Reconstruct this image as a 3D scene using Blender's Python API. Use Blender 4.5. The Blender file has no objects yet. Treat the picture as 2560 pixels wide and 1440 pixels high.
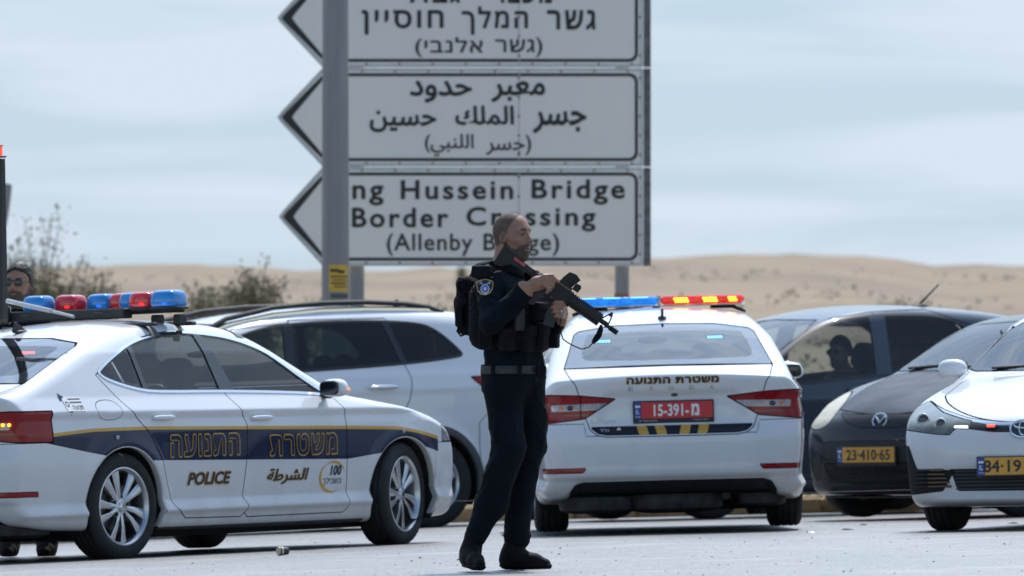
import bpy, math, random
import numpy as np
from mathutils import Vector, Matrix, Euler

SC = bpy.context.scene
COL = SC.collection
rad = math.radians

# ------------------------------------------------------------------ camera
FPX = 20000.0            # focal length in pixels of the 2560 px wide photograph
HOR = 1100.0             # horizon row
CAMH = 0.65
cd = bpy.data.cameras.new('camera')
cam = bpy.data.objects.new('camera', cd); COL.objects.link(cam)
cam.location = (0, 0, CAMH)
cam.rotation_euler = (rad(90), 0, 0)
cd.sensor_width = 36.0
cd.lens = FPX / 2560 * 36
cd.shift_y = (HOR - 720) / 2560
cd.clip_start = 1.0
cd.clip_end = 6000
cd.dof.use_dof = True
cd.dof.focus_distance = 43.5
cd.dof.aperture_fstop = 6.3
SC.camera = cam

# ------------------------------------------------------------------ light
SUN_EL, SUN_AZ = 58.0, 14.0        # azimuth measured from +Y towards +X: the sun stands behind the scene
w = bpy.data.worlds.new('World'); SC.world = w
w.use_nodes = True
nt = w.node_tree; nt.nodes.clear()
out = nt.nodes.new('ShaderNodeOutputWorld'); bg = nt.nodes.new('ShaderNodeBackground')
sky = nt.nodes.new('ShaderNodeTexSky'); sky.sky_type = 'NISHITA'; sky.sun_disc = False
sky.sun_elevation = rad(SUN_EL); sky.sun_rotation = rad(SUN_AZ)
sky.dust_density = .3; sky.air_density = 1.2; sky.ozone_density = 3.0
tc = nt.nodes.new('ShaderNodeTexCoord')
SKY_K = 0.11
# thin streaky clouds, real sky all the way round
mp = nt.nodes.new('ShaderNodeMapping'); mp.inputs['Scale'].default_value = (7, 7, 60)
nz = nt.nodes.new('ShaderNodeTexNoise'); nz.inputs['Scale'].default_value = 1.9; nz.inputs['Detail'].default_value = 7; nz.inputs['Roughness'].default_value = .5
nz.inputs['Distortion'].default_value = .5
cr = nt.nodes.new('ShaderNodeValToRGB')
cr.color_ramp.elements[0].position = .40; cr.color_ramp.elements[0].color = (0, 0, 0, 1)
cr.color_ramp.elements[1].position = .60; cr.color_ramp.elements[1].color = (.95, .95, .95, 1)
# haze veil and cloud both thin out with elevation, as they do in the real sky
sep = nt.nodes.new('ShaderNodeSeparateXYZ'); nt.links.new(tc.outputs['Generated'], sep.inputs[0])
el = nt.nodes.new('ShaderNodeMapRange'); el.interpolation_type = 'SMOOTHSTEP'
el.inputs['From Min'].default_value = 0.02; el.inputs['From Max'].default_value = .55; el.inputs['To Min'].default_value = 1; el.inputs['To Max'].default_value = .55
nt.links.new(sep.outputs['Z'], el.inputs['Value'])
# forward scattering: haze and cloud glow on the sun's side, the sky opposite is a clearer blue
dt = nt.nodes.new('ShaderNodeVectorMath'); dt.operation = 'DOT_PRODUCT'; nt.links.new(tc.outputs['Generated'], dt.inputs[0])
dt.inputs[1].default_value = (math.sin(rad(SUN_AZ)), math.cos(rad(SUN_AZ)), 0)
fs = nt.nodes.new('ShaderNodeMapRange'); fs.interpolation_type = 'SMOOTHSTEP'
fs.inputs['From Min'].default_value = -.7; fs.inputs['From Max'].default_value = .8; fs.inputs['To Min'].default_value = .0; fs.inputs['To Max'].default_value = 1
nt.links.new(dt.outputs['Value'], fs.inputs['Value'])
def _mul(a, k):
    n = nt.nodes.new('ShaderNodeMath'); n.operation = 'MULTIPLY'; nt.links.new(a, n.inputs[0])
    if isinstance(k, float): n.inputs[1].default_value = k
    else: nt.links.new(k, n.inputs[1])
    return n.outputs[0]
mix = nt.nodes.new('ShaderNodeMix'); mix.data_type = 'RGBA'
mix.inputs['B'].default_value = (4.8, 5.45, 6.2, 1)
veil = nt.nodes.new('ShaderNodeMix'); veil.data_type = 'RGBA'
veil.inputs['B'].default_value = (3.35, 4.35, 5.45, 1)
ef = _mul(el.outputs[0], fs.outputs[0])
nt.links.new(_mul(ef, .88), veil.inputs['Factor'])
nt.links.new(tc.outputs['Generated'], mp.inputs['Vector']); nt.links.new(mp.outputs[0], nz.inputs['Vector'])
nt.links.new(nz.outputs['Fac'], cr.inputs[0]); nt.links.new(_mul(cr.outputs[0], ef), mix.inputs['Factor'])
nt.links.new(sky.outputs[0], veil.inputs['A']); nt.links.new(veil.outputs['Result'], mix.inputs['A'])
# bright aureole of thin cirrus round the sun itself
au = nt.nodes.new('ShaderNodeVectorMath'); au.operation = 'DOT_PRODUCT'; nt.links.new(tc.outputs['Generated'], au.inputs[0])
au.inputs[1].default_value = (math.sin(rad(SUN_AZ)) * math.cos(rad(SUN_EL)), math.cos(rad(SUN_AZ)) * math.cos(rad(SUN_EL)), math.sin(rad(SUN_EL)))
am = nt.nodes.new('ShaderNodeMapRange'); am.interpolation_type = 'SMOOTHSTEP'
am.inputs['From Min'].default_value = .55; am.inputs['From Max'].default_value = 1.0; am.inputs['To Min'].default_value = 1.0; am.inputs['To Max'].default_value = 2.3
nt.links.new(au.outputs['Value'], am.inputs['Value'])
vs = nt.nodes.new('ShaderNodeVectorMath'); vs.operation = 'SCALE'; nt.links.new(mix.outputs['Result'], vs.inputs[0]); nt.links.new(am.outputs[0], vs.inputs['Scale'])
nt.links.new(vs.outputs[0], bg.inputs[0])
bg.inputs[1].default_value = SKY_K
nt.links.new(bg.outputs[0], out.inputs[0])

ld = bpy.data.lights.new('sun', 'SUN'); ld.energy = 3.35; ld.angle = rad(.55); ld.color = (1, .965, .92)
sun = bpy.data.objects.new('sun', ld); COL.objects.link(sun)
_sd = Vector((math.sin(rad(SUN_AZ)) * math.cos(rad(SUN_EL)), math.cos(rad(SUN_AZ)) * math.cos(rad(SUN_EL)), math.sin(rad(SUN_EL))))
sun.rotation_euler = _sd.to_track_quat('Z', 'Y').to_euler()
SC.view_settings.view_transform = 'Standard'
SC.view_settings.look = 'None'
SC.view_settings.exposure = 0.40
SC.view_settings.gamma = 1.0
SC.render.use_motion_blur = False
try:
    SC.cycles.max_bounces = 8; SC.cycles.transparent_max_bounces = 16
    SC.cycles.caustics_reflective = False; SC.cycles.caustics_refractive = False
    SC.cycles.sample_clamp_indirect = 6
except Exception: pass

# ------------------------------------------------------------------ helpers: placing
def gz(x):                                   # height of the road, it rises to the right
    k = .006
    return .029 * x - .006 * (math.sqrt(x * x + .25) - .5)
def PX(px, py, s):                           # point seen at pixel (px,py) at scale s pixels per metre
    return Vector(((px - 1280) / s, FPX / s, CAMH + (HOR - py) / s))

def tag(o, label=None, cat=None, group=None, kind=None):
    if label: o['label'] = label
    if cat: o['category'] = cat
    if group: o['group'] = group
    if kind: o['kind'] = kind
    return o
def empty(name, loc=(0, 0, 0), **k):
    o = bpy.data.objects.new(name, None); COL.objects.link(o)
    o.location = loc; o.empty_display_size = .2
    return tag(o, **k)

# ------------------------------------------------------------------ helpers: materials
def mat(name, col, rough=.6, metal=0.0, coat=0.0, noise=0.0, nscale=8.0, bump=0.0, bscale=60.0, spec=.5, emit=None, estr=0.0,
        trans=0.0, alpha=1.0, dust=0.0, dustz=(.0, .55), dustcol=(.42, .38, .32), col2=None, ior=1.5, rnoise=0.0, detail=6, stretch=None):
    m = bpy.data.materials.new(name); m.use_nodes = True
    t = m.node_tree; b = t.nodes['Principled BSDF']
    c4 = tuple(col) + (1,) if len(col) == 3 else tuple(col)
    b.inputs['Base Color'].default_value = c4
    b.inputs['Roughness'].default_value = rough; b.inputs['Metallic'].default_value = metal
    b.inputs['Coat Weight'].default_value = coat; b.inputs['Coat Roughness'].default_value = .03
    b.inputs['Specular IOR Level'].default_value = spec; b.inputs['IOR'].default_value = ior
    b.inputs['Transmission Weight'].default_value = trans; b.inputs['Alpha'].default_value = alpha
    if emit:
        b.inputs['Emission Color'].default_value = tuple(emit) + (1,); b.inputs['Emission Strength'].default_value = estr
    tcn = t.nodes.new('ShaderNodeTexCoord'); vec = tcn.outputs['Object']
    if stretch:
        mm = t.nodes.new('ShaderNodeMapping'); mm.inputs['Scale'].default_value = stretch
        t.links.new(vec, mm.inputs['Vector']); vec = mm.outputs[0]
    last = None
    if noise or col2:
        n = t.nodes.new('ShaderNodeTexNoise'); n.inputs['Scale'].default_value = nscale; n.inputs['Detail'].default_value = detail
        t.links.new(vec, n.inputs['Vector'])
        r = t.nodes.new('ShaderNodeMapRange'); r.inputs['From Min'].default_value = .3; r.inputs['From Max'].default_value = .7
        t.links.new(n.outputs['Fac'], r.inputs['Value'])
        mx = t.nodes.new('ShaderNodeMix'); mx.data_type = 'RGBA'
        t.links.new(r.outputs[0], mx.inputs['Factor'])
        mx.inputs['A'].default_value = tuple(max(0, v * (1 - noise)) for v in c4[:3]) + (1,) if not col2 else c4
        mx.inputs['B'].default_value = tuple(min(1, v * (1 + noise)) for v in c4[:3]) + (1,) if not col2 else tuple(col2) + (1,)
        last = mx.outputs['Result']
    if dust:
        sp = t.nodes.new('ShaderNodeSeparateXYZ'); t.links.new(tcn.outputs['Object'], sp.inputs[0])
        r = t.nodes.new('ShaderNodeMapRange'); r.inputs['From Min'].default_value = dustz[0]; r.inputs['From Max'].default_value = dustz[1]
        r.inputs['To Min'].default_value = 1; r.inputs['To Max'].default_value = 0
        t.links.new(sp.outputs['Z'], r.inputs['Value'])
        n = t.nodes.new('ShaderNodeTexNoise'); n.inputs['Scale'].default_value = 7; n.inputs['Detail'].default_value = 9; n.inputs['Roughness'].default_value = .65
        t.links.new(tcn.outputs['Object'], n.inputs['Vector'])
        mu = t.nodes.new('ShaderNodeMath'); mu.operation = 'MULTIPLY'; t.links.new(r.outputs[0], mu.inputs[0]); t.links.new(n.outputs['Fac'], mu.inputs[1])
        m3 = t.nodes.new('ShaderNodeMath'); m3.operation = 'MULTIPLY_ADD'; m3.inputs[1].default_value = dust * 1.4; m3.inputs[2].default_value = .04 * dust; m3.use_clamp = True
        t.links.new(mu.outputs[0], m3.inputs[0])
        mx = t.nodes.new('ShaderNodeMix'); mx.data_type = 'RGBA'
        if last: t.links.new(last, mx.inputs['A'])
        else: mx.inputs['A'].default_value = c4
        mx.inputs['B'].default_value = tuple(dustcol) + (1,)
        t.links.new(m3.outputs[0], mx.inputs['Factor']); last = mx.outputs['Result']
        ra = t.nodes.new('ShaderNodeMath'); ra.operation = 'MULTIPLY_ADD'; ra.inputs[1].default_value = .5; ra.inputs[2].default_value = rough; ra.use_clamp = True
        t.links.new(m3.outputs[0], ra.inputs[0]); t.links.new(ra.outputs[0], b.inputs['Roughness'])
        ct = t.nodes.new('ShaderNodeMath'); ct.operation = 'MULTIPLY_ADD'; ct.inputs[1].default_value = -coat; ct.inputs[2].default_value = coat; ct.use_clamp = True
        t.links.new(m3.outputs[0], ct.inputs[0]); t.links.new(ct.outputs[0], b.inputs['Coat Weight'])
    if last: t.links.new(last, b.inputs['Base Color'])
    if rnoise:
        n = t.nodes.new('ShaderNodeTexNoise'); n.inputs['Scale'].default_value = nscale * 2; n.inputs['Detail'].default_value = 5
        t.links.new(vec, n.inputs['Vector'])
        r = t.nodes.new('ShaderNodeMapRange'); r.inputs['To Min'].default_value = max(0, rough - rnoise); r.inputs['To Max'].default_value = min(1, rough + rnoise)
        t.links.new(n.outputs['Fac'], r.inputs['Value']); t.links.new(r.outputs[0], b.inputs['Roughness'])
    if bump:
        n = t.nodes.new('ShaderNodeTexNoise'); n.inputs['Scale'].default_value = bscale; n.inputs['Detail'].default_value = 5
        t.links.new(vec, n.inputs['Vector'])
        bp = t.nodes.new('ShaderNodeBump'); bp.inputs['Strength'].default_value = bump; bp.inputs['Distance'].default_value = .01
        t.links.new(n.outputs['Fac'], bp.inputs['Height']); t.links.new(bp.outputs[0], b.inputs['Normal'])
    return m

def glass(name, tint, refl=1.0, haze=0.0, ior=1.6):
    """thin car glass: tinted see-through mixed with a Fresnel reflection"""
    m = bpy.data.materials.new(name); m.use_nodes = True
    t = m.node_tree; t.nodes.clear()
    o = t.nodes.new('ShaderNodeOutputMaterial'); mx = t.nodes.new('ShaderNodeMixShader')
    tr = t.nodes.new('ShaderNodeBsdfTransparent'); tr.inputs[0].default_value = tuple(tint) + (1,)
    gl = t.nodes.new('ShaderNodeBsdfGlossy'); gl.inputs['Roughness'].default_value = .02; gl.inputs[0].default_value = (refl, refl, refl, 1)
    fr = t.nodes.new('ShaderNodeFresnel'); fr.inputs[0].default_value = ior
    last = tr.outputs[0]
    if haze:
        df = t.nodes.new('ShaderNodeBsdfDiffuse'); df.inputs[0].default_value = (.45, .43, .4, 1)
        n = t.nodes.new('ShaderNodeTexNoise'); n.inputs['Scale'].default_value = 3.5; n.inputs['Detail'].default_value = 6
        tcn = t.nodes.new('ShaderNodeTexCoord'); t.links.new(tcn.outputs['Object'], n.inputs['Vector'])
        r = t.nodes.new('ShaderNodeMapRange'); r.inputs['From Min'].default_value = .3; r.inputs['From Max'].default_value = .75
        r.inputs['To Min'].default_value = haze * .5; r.inputs['To Max'].default_value = haze * 1.5
        t.links.new(n.outputs['Fac'], r.inputs['Value'])
        m2 = t.nodes.new('ShaderNodeMixShader'); t.links.new(r.outputs[0], m2.inputs[0])
        t.links.new(tr.outputs[0], m2.inputs[1]); t.links.new(df.outputs[0], m2.inputs[2]); last = m2.outputs[0]
    t.links.new(fr.outputs[0], mx.inputs[0]); t.links.new(last, mx.inputs[1]); t.links.new(gl.outputs[0], mx.inputs[2])
    t.links.new(mx.outputs[0], o.inputs[0])
    return m

M = {}
M['white'] = mat('white_car_paint', (.74, .76, .79), .3, coat=1.0, spec=.15, dust=.55, dustz=(.1, .75), noise=.015, nscale=3)
M['white2'] = mat('white_suv_paint', (.74, .76, .79), .3, coat=1.0, spec=.15, dust=.4, noise=.015, nscale=3)
M['grey'] = mat('dark_grey_metallic_paint', (.050, .066, .088), .4, metal=.2, spec=.1, coat=1.0, dust=.12, dustcol=(.2, .19, .18), noise=.1, nscale=3)
M['black'] = mat('faded_black_paint', (.018, .022, .028), .35, coat=.8, spec=.1, dust=.15, dustz=(.1, .8), dustcol=(.10, .10, .10), noise=.2, nscale=4, rnoise=0)
M['navy'] = mat('navy_stripe_film', (.010, .020, .058), .4, spec=.1, coat=.7, noise=.1)
M['gold'] = mat('yellow_stripe_film', (.62, .34, .03), .35, coat=.5)
M['gap'] = mat('dark_underbody', (.012, .012, .013), .85, noise=.3, nscale=12)
M['plastic'] = mat('black_plastic', (.02, .021, .023), .55, noise=.25, nscale=15, bump=.15)
M['greyplastic'] = mat('grey_plastic', (.07, .075, .08), .6, noise=.15, nscale=10, bump=.1)
M['gloss'] = mat('gloss_black', (.012, .013, .016), .12, coat=.6)
M['rubber'] = mat('tyre_rubber', (.018, .019, .020), .82, noise=.35, nscale=9, bump=.3, bscale=120)
M['chrome'] = mat('chrome', (.75, .77, .8), .12, metal=1)
M['alloy'] = mat('alloy_rim', (.55, .57, .6), .28, metal=.9, noise=.08, nscale=20)
M['disc'] = mat('brake_disc', (.18, .17, .16), .45, metal=.8, noise=.3, nscale=15)
M['red_lamp'] = mat('red_lamp', (.27, .004, .008), .15, coat=.35, spec=.3, noise=.12, nscale=22)
M['dark_red'] = mat('dark_red_lamp', (.09, .006, .01), .12, coat=1, noise=.2, nscale=30)
M['clear_lamp'] = mat('clear_lamp', (.36, .37, .40), .2, metal=.5, coat=.4, noise=.3, nscale=40)
M['amber'] = mat('amber_lamp', (.55, .20, .05), .2, coat=1)
M['seat'] = mat('seat_cloth', (.028, .028, .030), .9, noise=.3, nscale=30)
M['trim'] = mat('interior_trim', (.05, .05, .052), .8, noise=.2, nscale=10)
M['glass_side'] = glass('tinted_side_glass', (.78, .83, .80), .85, .010)
M['glass_dark'] = glass('privacy_glass', (.26, .34, .32), .8, .006)
M['glass_rear'] = glass('rear_window_glass', (.82, .89, .90), 1.0, .02, 1.9)
M['glass_clear'] = glass('windscreen_glass', (.78, .87, .86), 1.0, .02, 1.9)
M['decal_dark'] = mat('dark_lettering', (.02, .02, .03), .4)
M['silver_letter'] = mat('silver_lettering', (.5, .52, .55), .25, metal=.8)
M['plate_red'] = mat('red_plate', (.58, .03, .04), .4, noise=.05)
M['plate_yellow'] = mat('yellow_plate', (.72, .36, .05), .45, noise=.1, nscale=20)
M['plate_blue'] = mat('blue_plate_band', (.02, .07, .32), .4)
M['white_letter'] = mat('white_lettering', (.8, .8, .8), .5)
M['cream'] = mat('cream_print', (.55, .5, .40), .6)

# ------------------------------------------------------------------ helpers: meshes
def mesh_obj(name, V, T, mats, parent=None, N=None, mi=None, smooth=True):
    V = np.asarray(V, dtype=np.float32); T = np.asarray(T, dtype=np.int32)
    me = bpy.data.meshes.new(name)
    k = T.shape[1] if len(T) else 3
    me.vertices.add(len(V)); me.vertices.foreach_set('co', V.ravel())
    me.loops.add(T.size); me.loops.foreach_set('vertex_index', T.ravel())
    me.polygons.add(len(T)); me.polygons.foreach_set('loop_start', np.arange(0, T.size, k, dtype=np.int32))
    if not isinstance(mats, (list, tuple)): mats = [mats]
    for m in mats: me.materials.append(M[m] if isinstance(m, str) else m)
    if mi is not None: me.polygons.foreach_set('material_index', np.asarray(mi, dtype=np.int32))
    me.polygons.foreach_set('use_smooth', np.full(len(T), smooth))
    me.update(calc_edges=True); me.validate()
    if N is not None and len(me.vertices) == len(V):
        n = np.asarray(N, dtype=np.float32); n = n / np.maximum(np.linalg.norm(n, axis=1, keepdims=True), 1e-9)
        me.normals_split_custom_set_from_vertices(n.tolist())
    o = bpy.data.objects.new(name, me); COL.objects.link(o)
    if parent: o.parent = parent
    return o

class MB:
    """collects simple solids (n-gon lists) with material ids and links them as one mesh object"""
    def __init__(s): s.v = []; s.f = []; s.m = []
    def add(s, V, F, mi=0, Mx=None):
        b = len(s.v)
        for p in V:
            p = Vector(p)
            s.v.append(tuple(Mx @ p) if Mx is not None else tuple(p))
        for f in F: s.f.append(tuple(b + i for i in f)); s.m.append(mi)
        return s
    def box(s, c, d, mi=0, Mx=None, bev=0.0):
        x, y, z = [q / 2 for q in d]
        if bev <= 0:
            V = [(c[0] + a * x, c[1] + b * y, c[2] + e * z) for a in (-1, 1) for b in (-1, 1) for e in (-1, 1)]
            F = [(0, 1, 3, 2), (4, 6, 7, 5), (0, 4, 5, 1), (2, 3, 7, 6), (0, 2, 6, 4), (1, 5, 7, 3)]
            return s.add(V, F, mi, Mx)
        r = min(bev, x * .98, y * .98, z * .98)
        V = []; idx = {}
        for a in (-1, 1):
            for b in (-1, 1):
                for e in (-1, 1):
                    for k in range(3):
                        p = [a * (x - (r if k != 0 else 0)), b * (y - (r if k != 1 else 0)), e * (z - (r if k != 2 else 0))]
                        idx[(a, b, e, k)] = len(V); V.append((c[0] + p[0], c[1] + p[1], c[2] + p[2]))
        F = []
        I = idx
        for a in (-1, 1):
            q = [I[(a, -1, -1, 0)], I[(a, 1, -1, 0)], I[(a, 1, 1, 0)], I[(a, -1, 1, 0)]]; F.append(q if a > 0 else q[::-1])
            q = [I[(-1, a, -1, 1)], I[(1, a, -1, 1)], I[(1, a, 1, 1)], I[(-1, a, 1, 1)]]; F.append(q[::-1] if a > 0 else q)
            q = [I[(-1, -1, a, 2)], I[(1, -1, a, 2)], I[(1, 1, a, 2)], I[(-1, 1, a, 2)]]; F.append(q if a > 0 else q[::-1])
        for a in (-1, 1):
            for b in (-1, 1):
                F.append([I[(a, b, -1, 0)], I[(a, b, 1, 0)], I[(a, b, 1, 1)], I[(a, b, -1, 1)]][::(-1 if a * b > 0 else 1)])
                F.append([I[(a, -1, b, 0)], I[(a, 1, b, 0)], I[(a, 1, b, 2)], I[(a, -1, b, 2)]][::(1 if a * b > 0 else -1)])
                F.append([I[(-1, a, b, 1)], I[(1, a, b, 1)], I[(1, a, b, 2)], I[(-1, a, b, 2)]][::(-1 if a * b > 0 else 1)])
                for e in (-1, 1):
                    F.append([I[(a, b, e, 0)], I[(a, b, e, 1)], I[(a, b, e, 2)]][::(1 if a * b * e > 0 else -1)])
        return s.add(V, F, mi, Mx)
    def tube(s, pts, r, mi=0, n=8, cap=True, Mx=None, flat=None):
        """swept tube through pts; r a number or list; flat=(a,b) squashes the section"""
        P = [Vector(p) for p in pts]; k = len(P)
        R = r if isinstance(r, (list, tuple)) else [r] * k
        V = []; F = []; up = None
        for i in range(k):
            t = (P[min(i + 1, k - 1)] - P[max(i - 1, 0)]).normalized()
            if up is None:
                up = Vector((0, 0, 1)) if abs(t.z) < .9 else Vector((0, 1, 0))
            a = t.cross(up).normalized(); b = a.cross(t).normalized(); up = b
            fa, fb = flat if flat else (1, 1)
            for j in range(n):
                q = 2 * math.pi * (j + .5) / n
                V.append(P[i] + a * math.cos(q) * R[i] * fa + b * math.sin(q) * R[i] * fb)
        for i in range(k - 1):
            for j in range(n):
                j2 = (j + 1) % n
                F.append((i * n + j, i * n + j2, (i + 1) * n + j2, (i + 1) * n + j))
        if cap: F.append(tuple(range(n - 1, -1, -1))); F.append(tuple((k - 1) * n + j for j in range(n)))
        return s.add(V, F, mi, Mx)
    def lathe(s, prof, n=32, mi=0, Mx=None, mis=None, closed=False):
        """prof [(r, h)] around local Y axis"""
        V = []; F = []
        k = len(prof)
        for i, (r, h) in enumerate(prof):
            for j in range(n):
                q = 2 * math.pi * j / n; V.append((r * math.cos(q), h, r * math.sin(q)))
        b0 = len(s.f)
        for i in range(k if closed else k - 1):
            i2 = (i + 1) % k
            for j in range(n):
                j2 = (j + 1) % n; F.append((i * n + j, i * n + j2, i2 * n + j2, i2 * n + j))
        s.add(V, F, mi, Mx)
        if mis:
            for i in range(k if closed else k - 1):
                for j in range(n): s.m[b0 + i * n + j] = mis[i]
        return s
    def prism(s, poly, h0, h1, mi=0, Mx=None):
        """polygon in local XZ extruded along local Y from h0 to h1"""
        n = len(poly)
        V = [(p[0], h0, p[1]) for p in poly] + [(p[0], h1, p[1]) for p in poly]
        F = [tuple(range(n)), tuple(range(2 * n - 1, n - 1, -1))]
        F += [(j, j + n, (j + 1) % n + n, (j + 1) % n) for j in range(n)]
        return s.add(V, F, mi, Mx)
    def build(s, name, mats, parent=None, smooth=False, bevel=0, auto=True):
        me = bpy.data.meshes.new(name); me.from_pydata(s.v, [], s.f)
        if not isinstance(mats, (list, tuple)): mats = [mats]
        for m in mats: me.materials.append(M[m] if isinstance(m, str) else m)
        me.polygons.foreach_set('material_index', s.m)
        me.update()
        if smooth:
            me.polygons.foreach_set('use_smooth', [True] * len(s.f))
            try: me.set_sharp_from_angle(angle=rad(38))
            except Exception: pass
        o = bpy.data.objects.new(name, me); COL.objects.link(o)
        if parent: o.parent = parent
        return o

def dup(root, parent=None):
    c = root.copy(); COL.objects.link(c)
    if parent: c.parent = parent
    for ch in root.children: dup(ch, c)
    return c

# ------------------------------------------------------------------ helpers: writing
_AR = {'ا': (0xFE8D, 0xFE8E), 'ب': (0xFE8F, 0xFE90, 0xFE91, 0xFE92), 'ة': (0xFE93, 0xFE94), 'ج': (0xFE9D, 0xFE9E, 0xFE9F, 0xFEA0),
       'ح': (0xFEA1, 0xFEA2, 0xFEA3, 0xFEA4), 'د': (0xFEA9, 0xFEAA), 'ر': (0xFEAD, 0xFEAE), 'س': (0xFEB1, 0xFEB2, 0xFEB3, 0xFEB4),
       'ش': (0xFEB5, 0xFEB6, 0xFEB7, 0xFEB8), 'ط': (0xFEC1, 0xFEC2, 0xFEC3, 0xFEC4), 'ع': (0xFEC9, 0xFECA, 0xFECB, 0xFECC),
       'ك': (0xFED9, 0xFEDA, 0xFEDB, 0xFEDC), 'ل': (0xFEDD, 0xFEDE, 0xFEDF, 0xFEE0), 'م': (0xFEE1, 0xFEE2, 0xFEE3, 0xFEE4),
       'ن': (0xFEE5, 0xFEE6, 0xFEE7, 0xFEE8), 'و': (0xFEED, 0xFEEE), 'ي': (0xFEF1, 0xFEF2, 0xFEF3, 0xFEF4)}
def shape_rtl(s):
    out = []
    for i, c in enumerate(s):
        if c in _AR:
            f = _AR[c]
            prev = i > 0 and s[i - 1] in _AR and len(_AR[s[i - 1]]) == 4
            nxt = i + 1 < len(s) and s[i + 1] in _AR and len(f) == 4
            k = (3 if nxt else 1) if prev else (2 if nxt else 0)
            out.append(chr(f[k]))
        else: out.append({'(': ')', ')': '('}.get(c, c))
    return ''.join(reversed(out))
def is_rtl(s): return any('\u0590' <= c <= '\u06ff' for c in s)
def text2d(body, w, h, bold=0.0, shear=0.0, res=3, space=1.0):
    """flat lettering fitted to a w x h box centred on the origin -> (verts Nx3 with a hair of layering, faces)"""
    if is_rtl(body): body = shape_rtl(body)
    c = bpy.data.curves.new('t', 'FONT'); c.body = body; c.resolution_u = res; c.shear = shear; c.space_character = space
    c.fill_mode = 'FRONT'
    o = bpy.data.objects.new('t', c); COL.objects.link(o)
    bpy.context.view_layer.update()
    dg = bpy.context.evaluated_depsgraph_get()
    me = bpy.data.meshes.new_from_object(o.evaluated_get(dg))
    V0 = np.array([v.co[:2] for v in me.vertices]); F0 = [tuple(p.vertices) for p in me.polygons]
    bpy.data.objects.remove(o); bpy.data.curves.remove(c); bpy.data.meshes.remove(me)
    Vs, F = [], []
    sh = [(0, 0)] + ([(math.cos(k * math.pi / 4) * bold, math.sin(k * math.pi / 4) * bold) for k in range(8)] if bold > 0 else [])
    for k, (dx, dy) in enumerate(sh):
        b = k * len(V0); Vs.append(np.column_stack([V0 + (dx, dy), np.full(len(V0), k * .00007)])); F += [tuple(b + i for i in f) for f in F0]
    V = np.concatenate(Vs)
    lo, hi = V[:, :2].min(0), V[:, :2].max(0)
    V[:, :2] = (V[:, :2] - (lo + hi) / 2) / (hi - lo) * np.array([w, h])
    return V, F
# ------------------------------------------------------------------ smooth solids: distance fields meshed with surface nets
def smax(a, b, k):
    h = np.maximum(k - np.abs(a - b), 0.0); return np.maximum(a, b) + h * h / (4 * k)
def smin(a, b, k):
    h = np.maximum(k - np.abs(a - b), 0.0); return np.minimum(a, b) - h * h / (4 * k)
def sdpoly(pts):
    P = np.asarray(pts, dtype=np.float64)
    def f(u, v):
        u = np.asarray(u, dtype=np.float64); v = np.asarray(v, dtype=np.float64)
        d = np.full(u.shape, 1e18); inside = np.zeros(u.shape, dtype=bool)
        n = len(P)
        for i in range(n):
            ax, ay = P[i]; bx, by = P[(i + 1) % n]
            ex, ey = bx - ax, by - ay; wx, wy = u - ax, v - ay
            l2 = ex * ex + ey * ey
            if l2 < 1e-14: continue
            t = np.clip((wx * ex + wy * ey) / l2, 0, 1)
            dx, dy = wx - ex * t, wy - ey * t
            d = np.minimum(d, dx * dx + dy * dy)
            c = ((ay <= v) & (by > v)) | ((by <= v) & (ay > v))
            if abs(ey) > 1e-14:
                inside ^= c & (u < ax + (v - ay) * ex / ey)
        return np.where(inside, -1.0, 1.0) * np.sqrt(d)
    return f
def chaikin(pts, it=2, closed=True, k=.25):
    P = [np.array(p, dtype=float) for p in pts]
    for _ in range(it):
        Q = []
        n = len(P)
        rng = range(n if closed else n - 1)
        if not closed: Q.append(P[0])
        for i in rng:
            a, b = P[i], P[(i + 1) % n]
            Q += [a + (b - a) * k, a + (b - a) * (1 - k)]
        if not closed: Q.append(P[-1])
        P = Q
    return [tuple(p) for p in P]
class Grid2:
    """smooth (cubic B-spline) lookup of a 2D table"""
    def __init__(s, lo, hi, h, fn):
        s.lo = np.array(lo, float); s.h = h
        s.n = [int(math.ceil((hi[i] - lo[i]) / h)) + 4 for i in (0, 1)]
        u = lo[0] + (np.arange(s.n[0]) - 1) * h; v = lo[1] + (np.arange(s.n[1]) - 1) * h
        s.d = fn(*np.meshgrid(u, v, indexing='ij'))
    def __call__(s, x, z):
        a = np.clip((x - s.lo[0]) / s.h + 1, 1.001, s.n[0] - 2.01); b = np.clip((z - s.lo[1]) / s.h + 1, 1.001, s.n[1] - 2.01)
        i = a.astype(int); j = b.astype(int); a = a - i; b = b - j
        def w(t): return ((1 - t) ** 3 / 6, (3 * t ** 3 - 6 * t * t + 4) / 6, (-3 * t ** 3 + 3 * t * t + 3 * t + 1) / 6, t ** 3 / 6)
        wa, wb = w(a), w(b); r = 0.0
        for p in range(4):
            q = 0.0
            for k in range(4): q = q + wb[k] * s.d[i + p - 1, j + k - 1]
            r = r + wa[p] * q
        return r

class Piece:
    __slots__ = ('V', 'N', 'T')
    def __init__(s, V, N, T): s.V = V; s.N = N; s.T = T
    def compact(s):
        u, inv = np.unique(s.T.ravel(), return_inverse=True)
        return Piece(s.V[u], s.N[u], inv.reshape(-1, 3).astype(np.int32))

def grad(F, P, e):
    k = np.array([(1, 1, 1), (1, -1, -1), (-1, 1, -1), (-1, -1, 1)], float)
    g = np.zeros_like(P)
    for q in k: g += q[None] * F(P + q * e)[:, None]
    return g / (4 * e)

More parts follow.
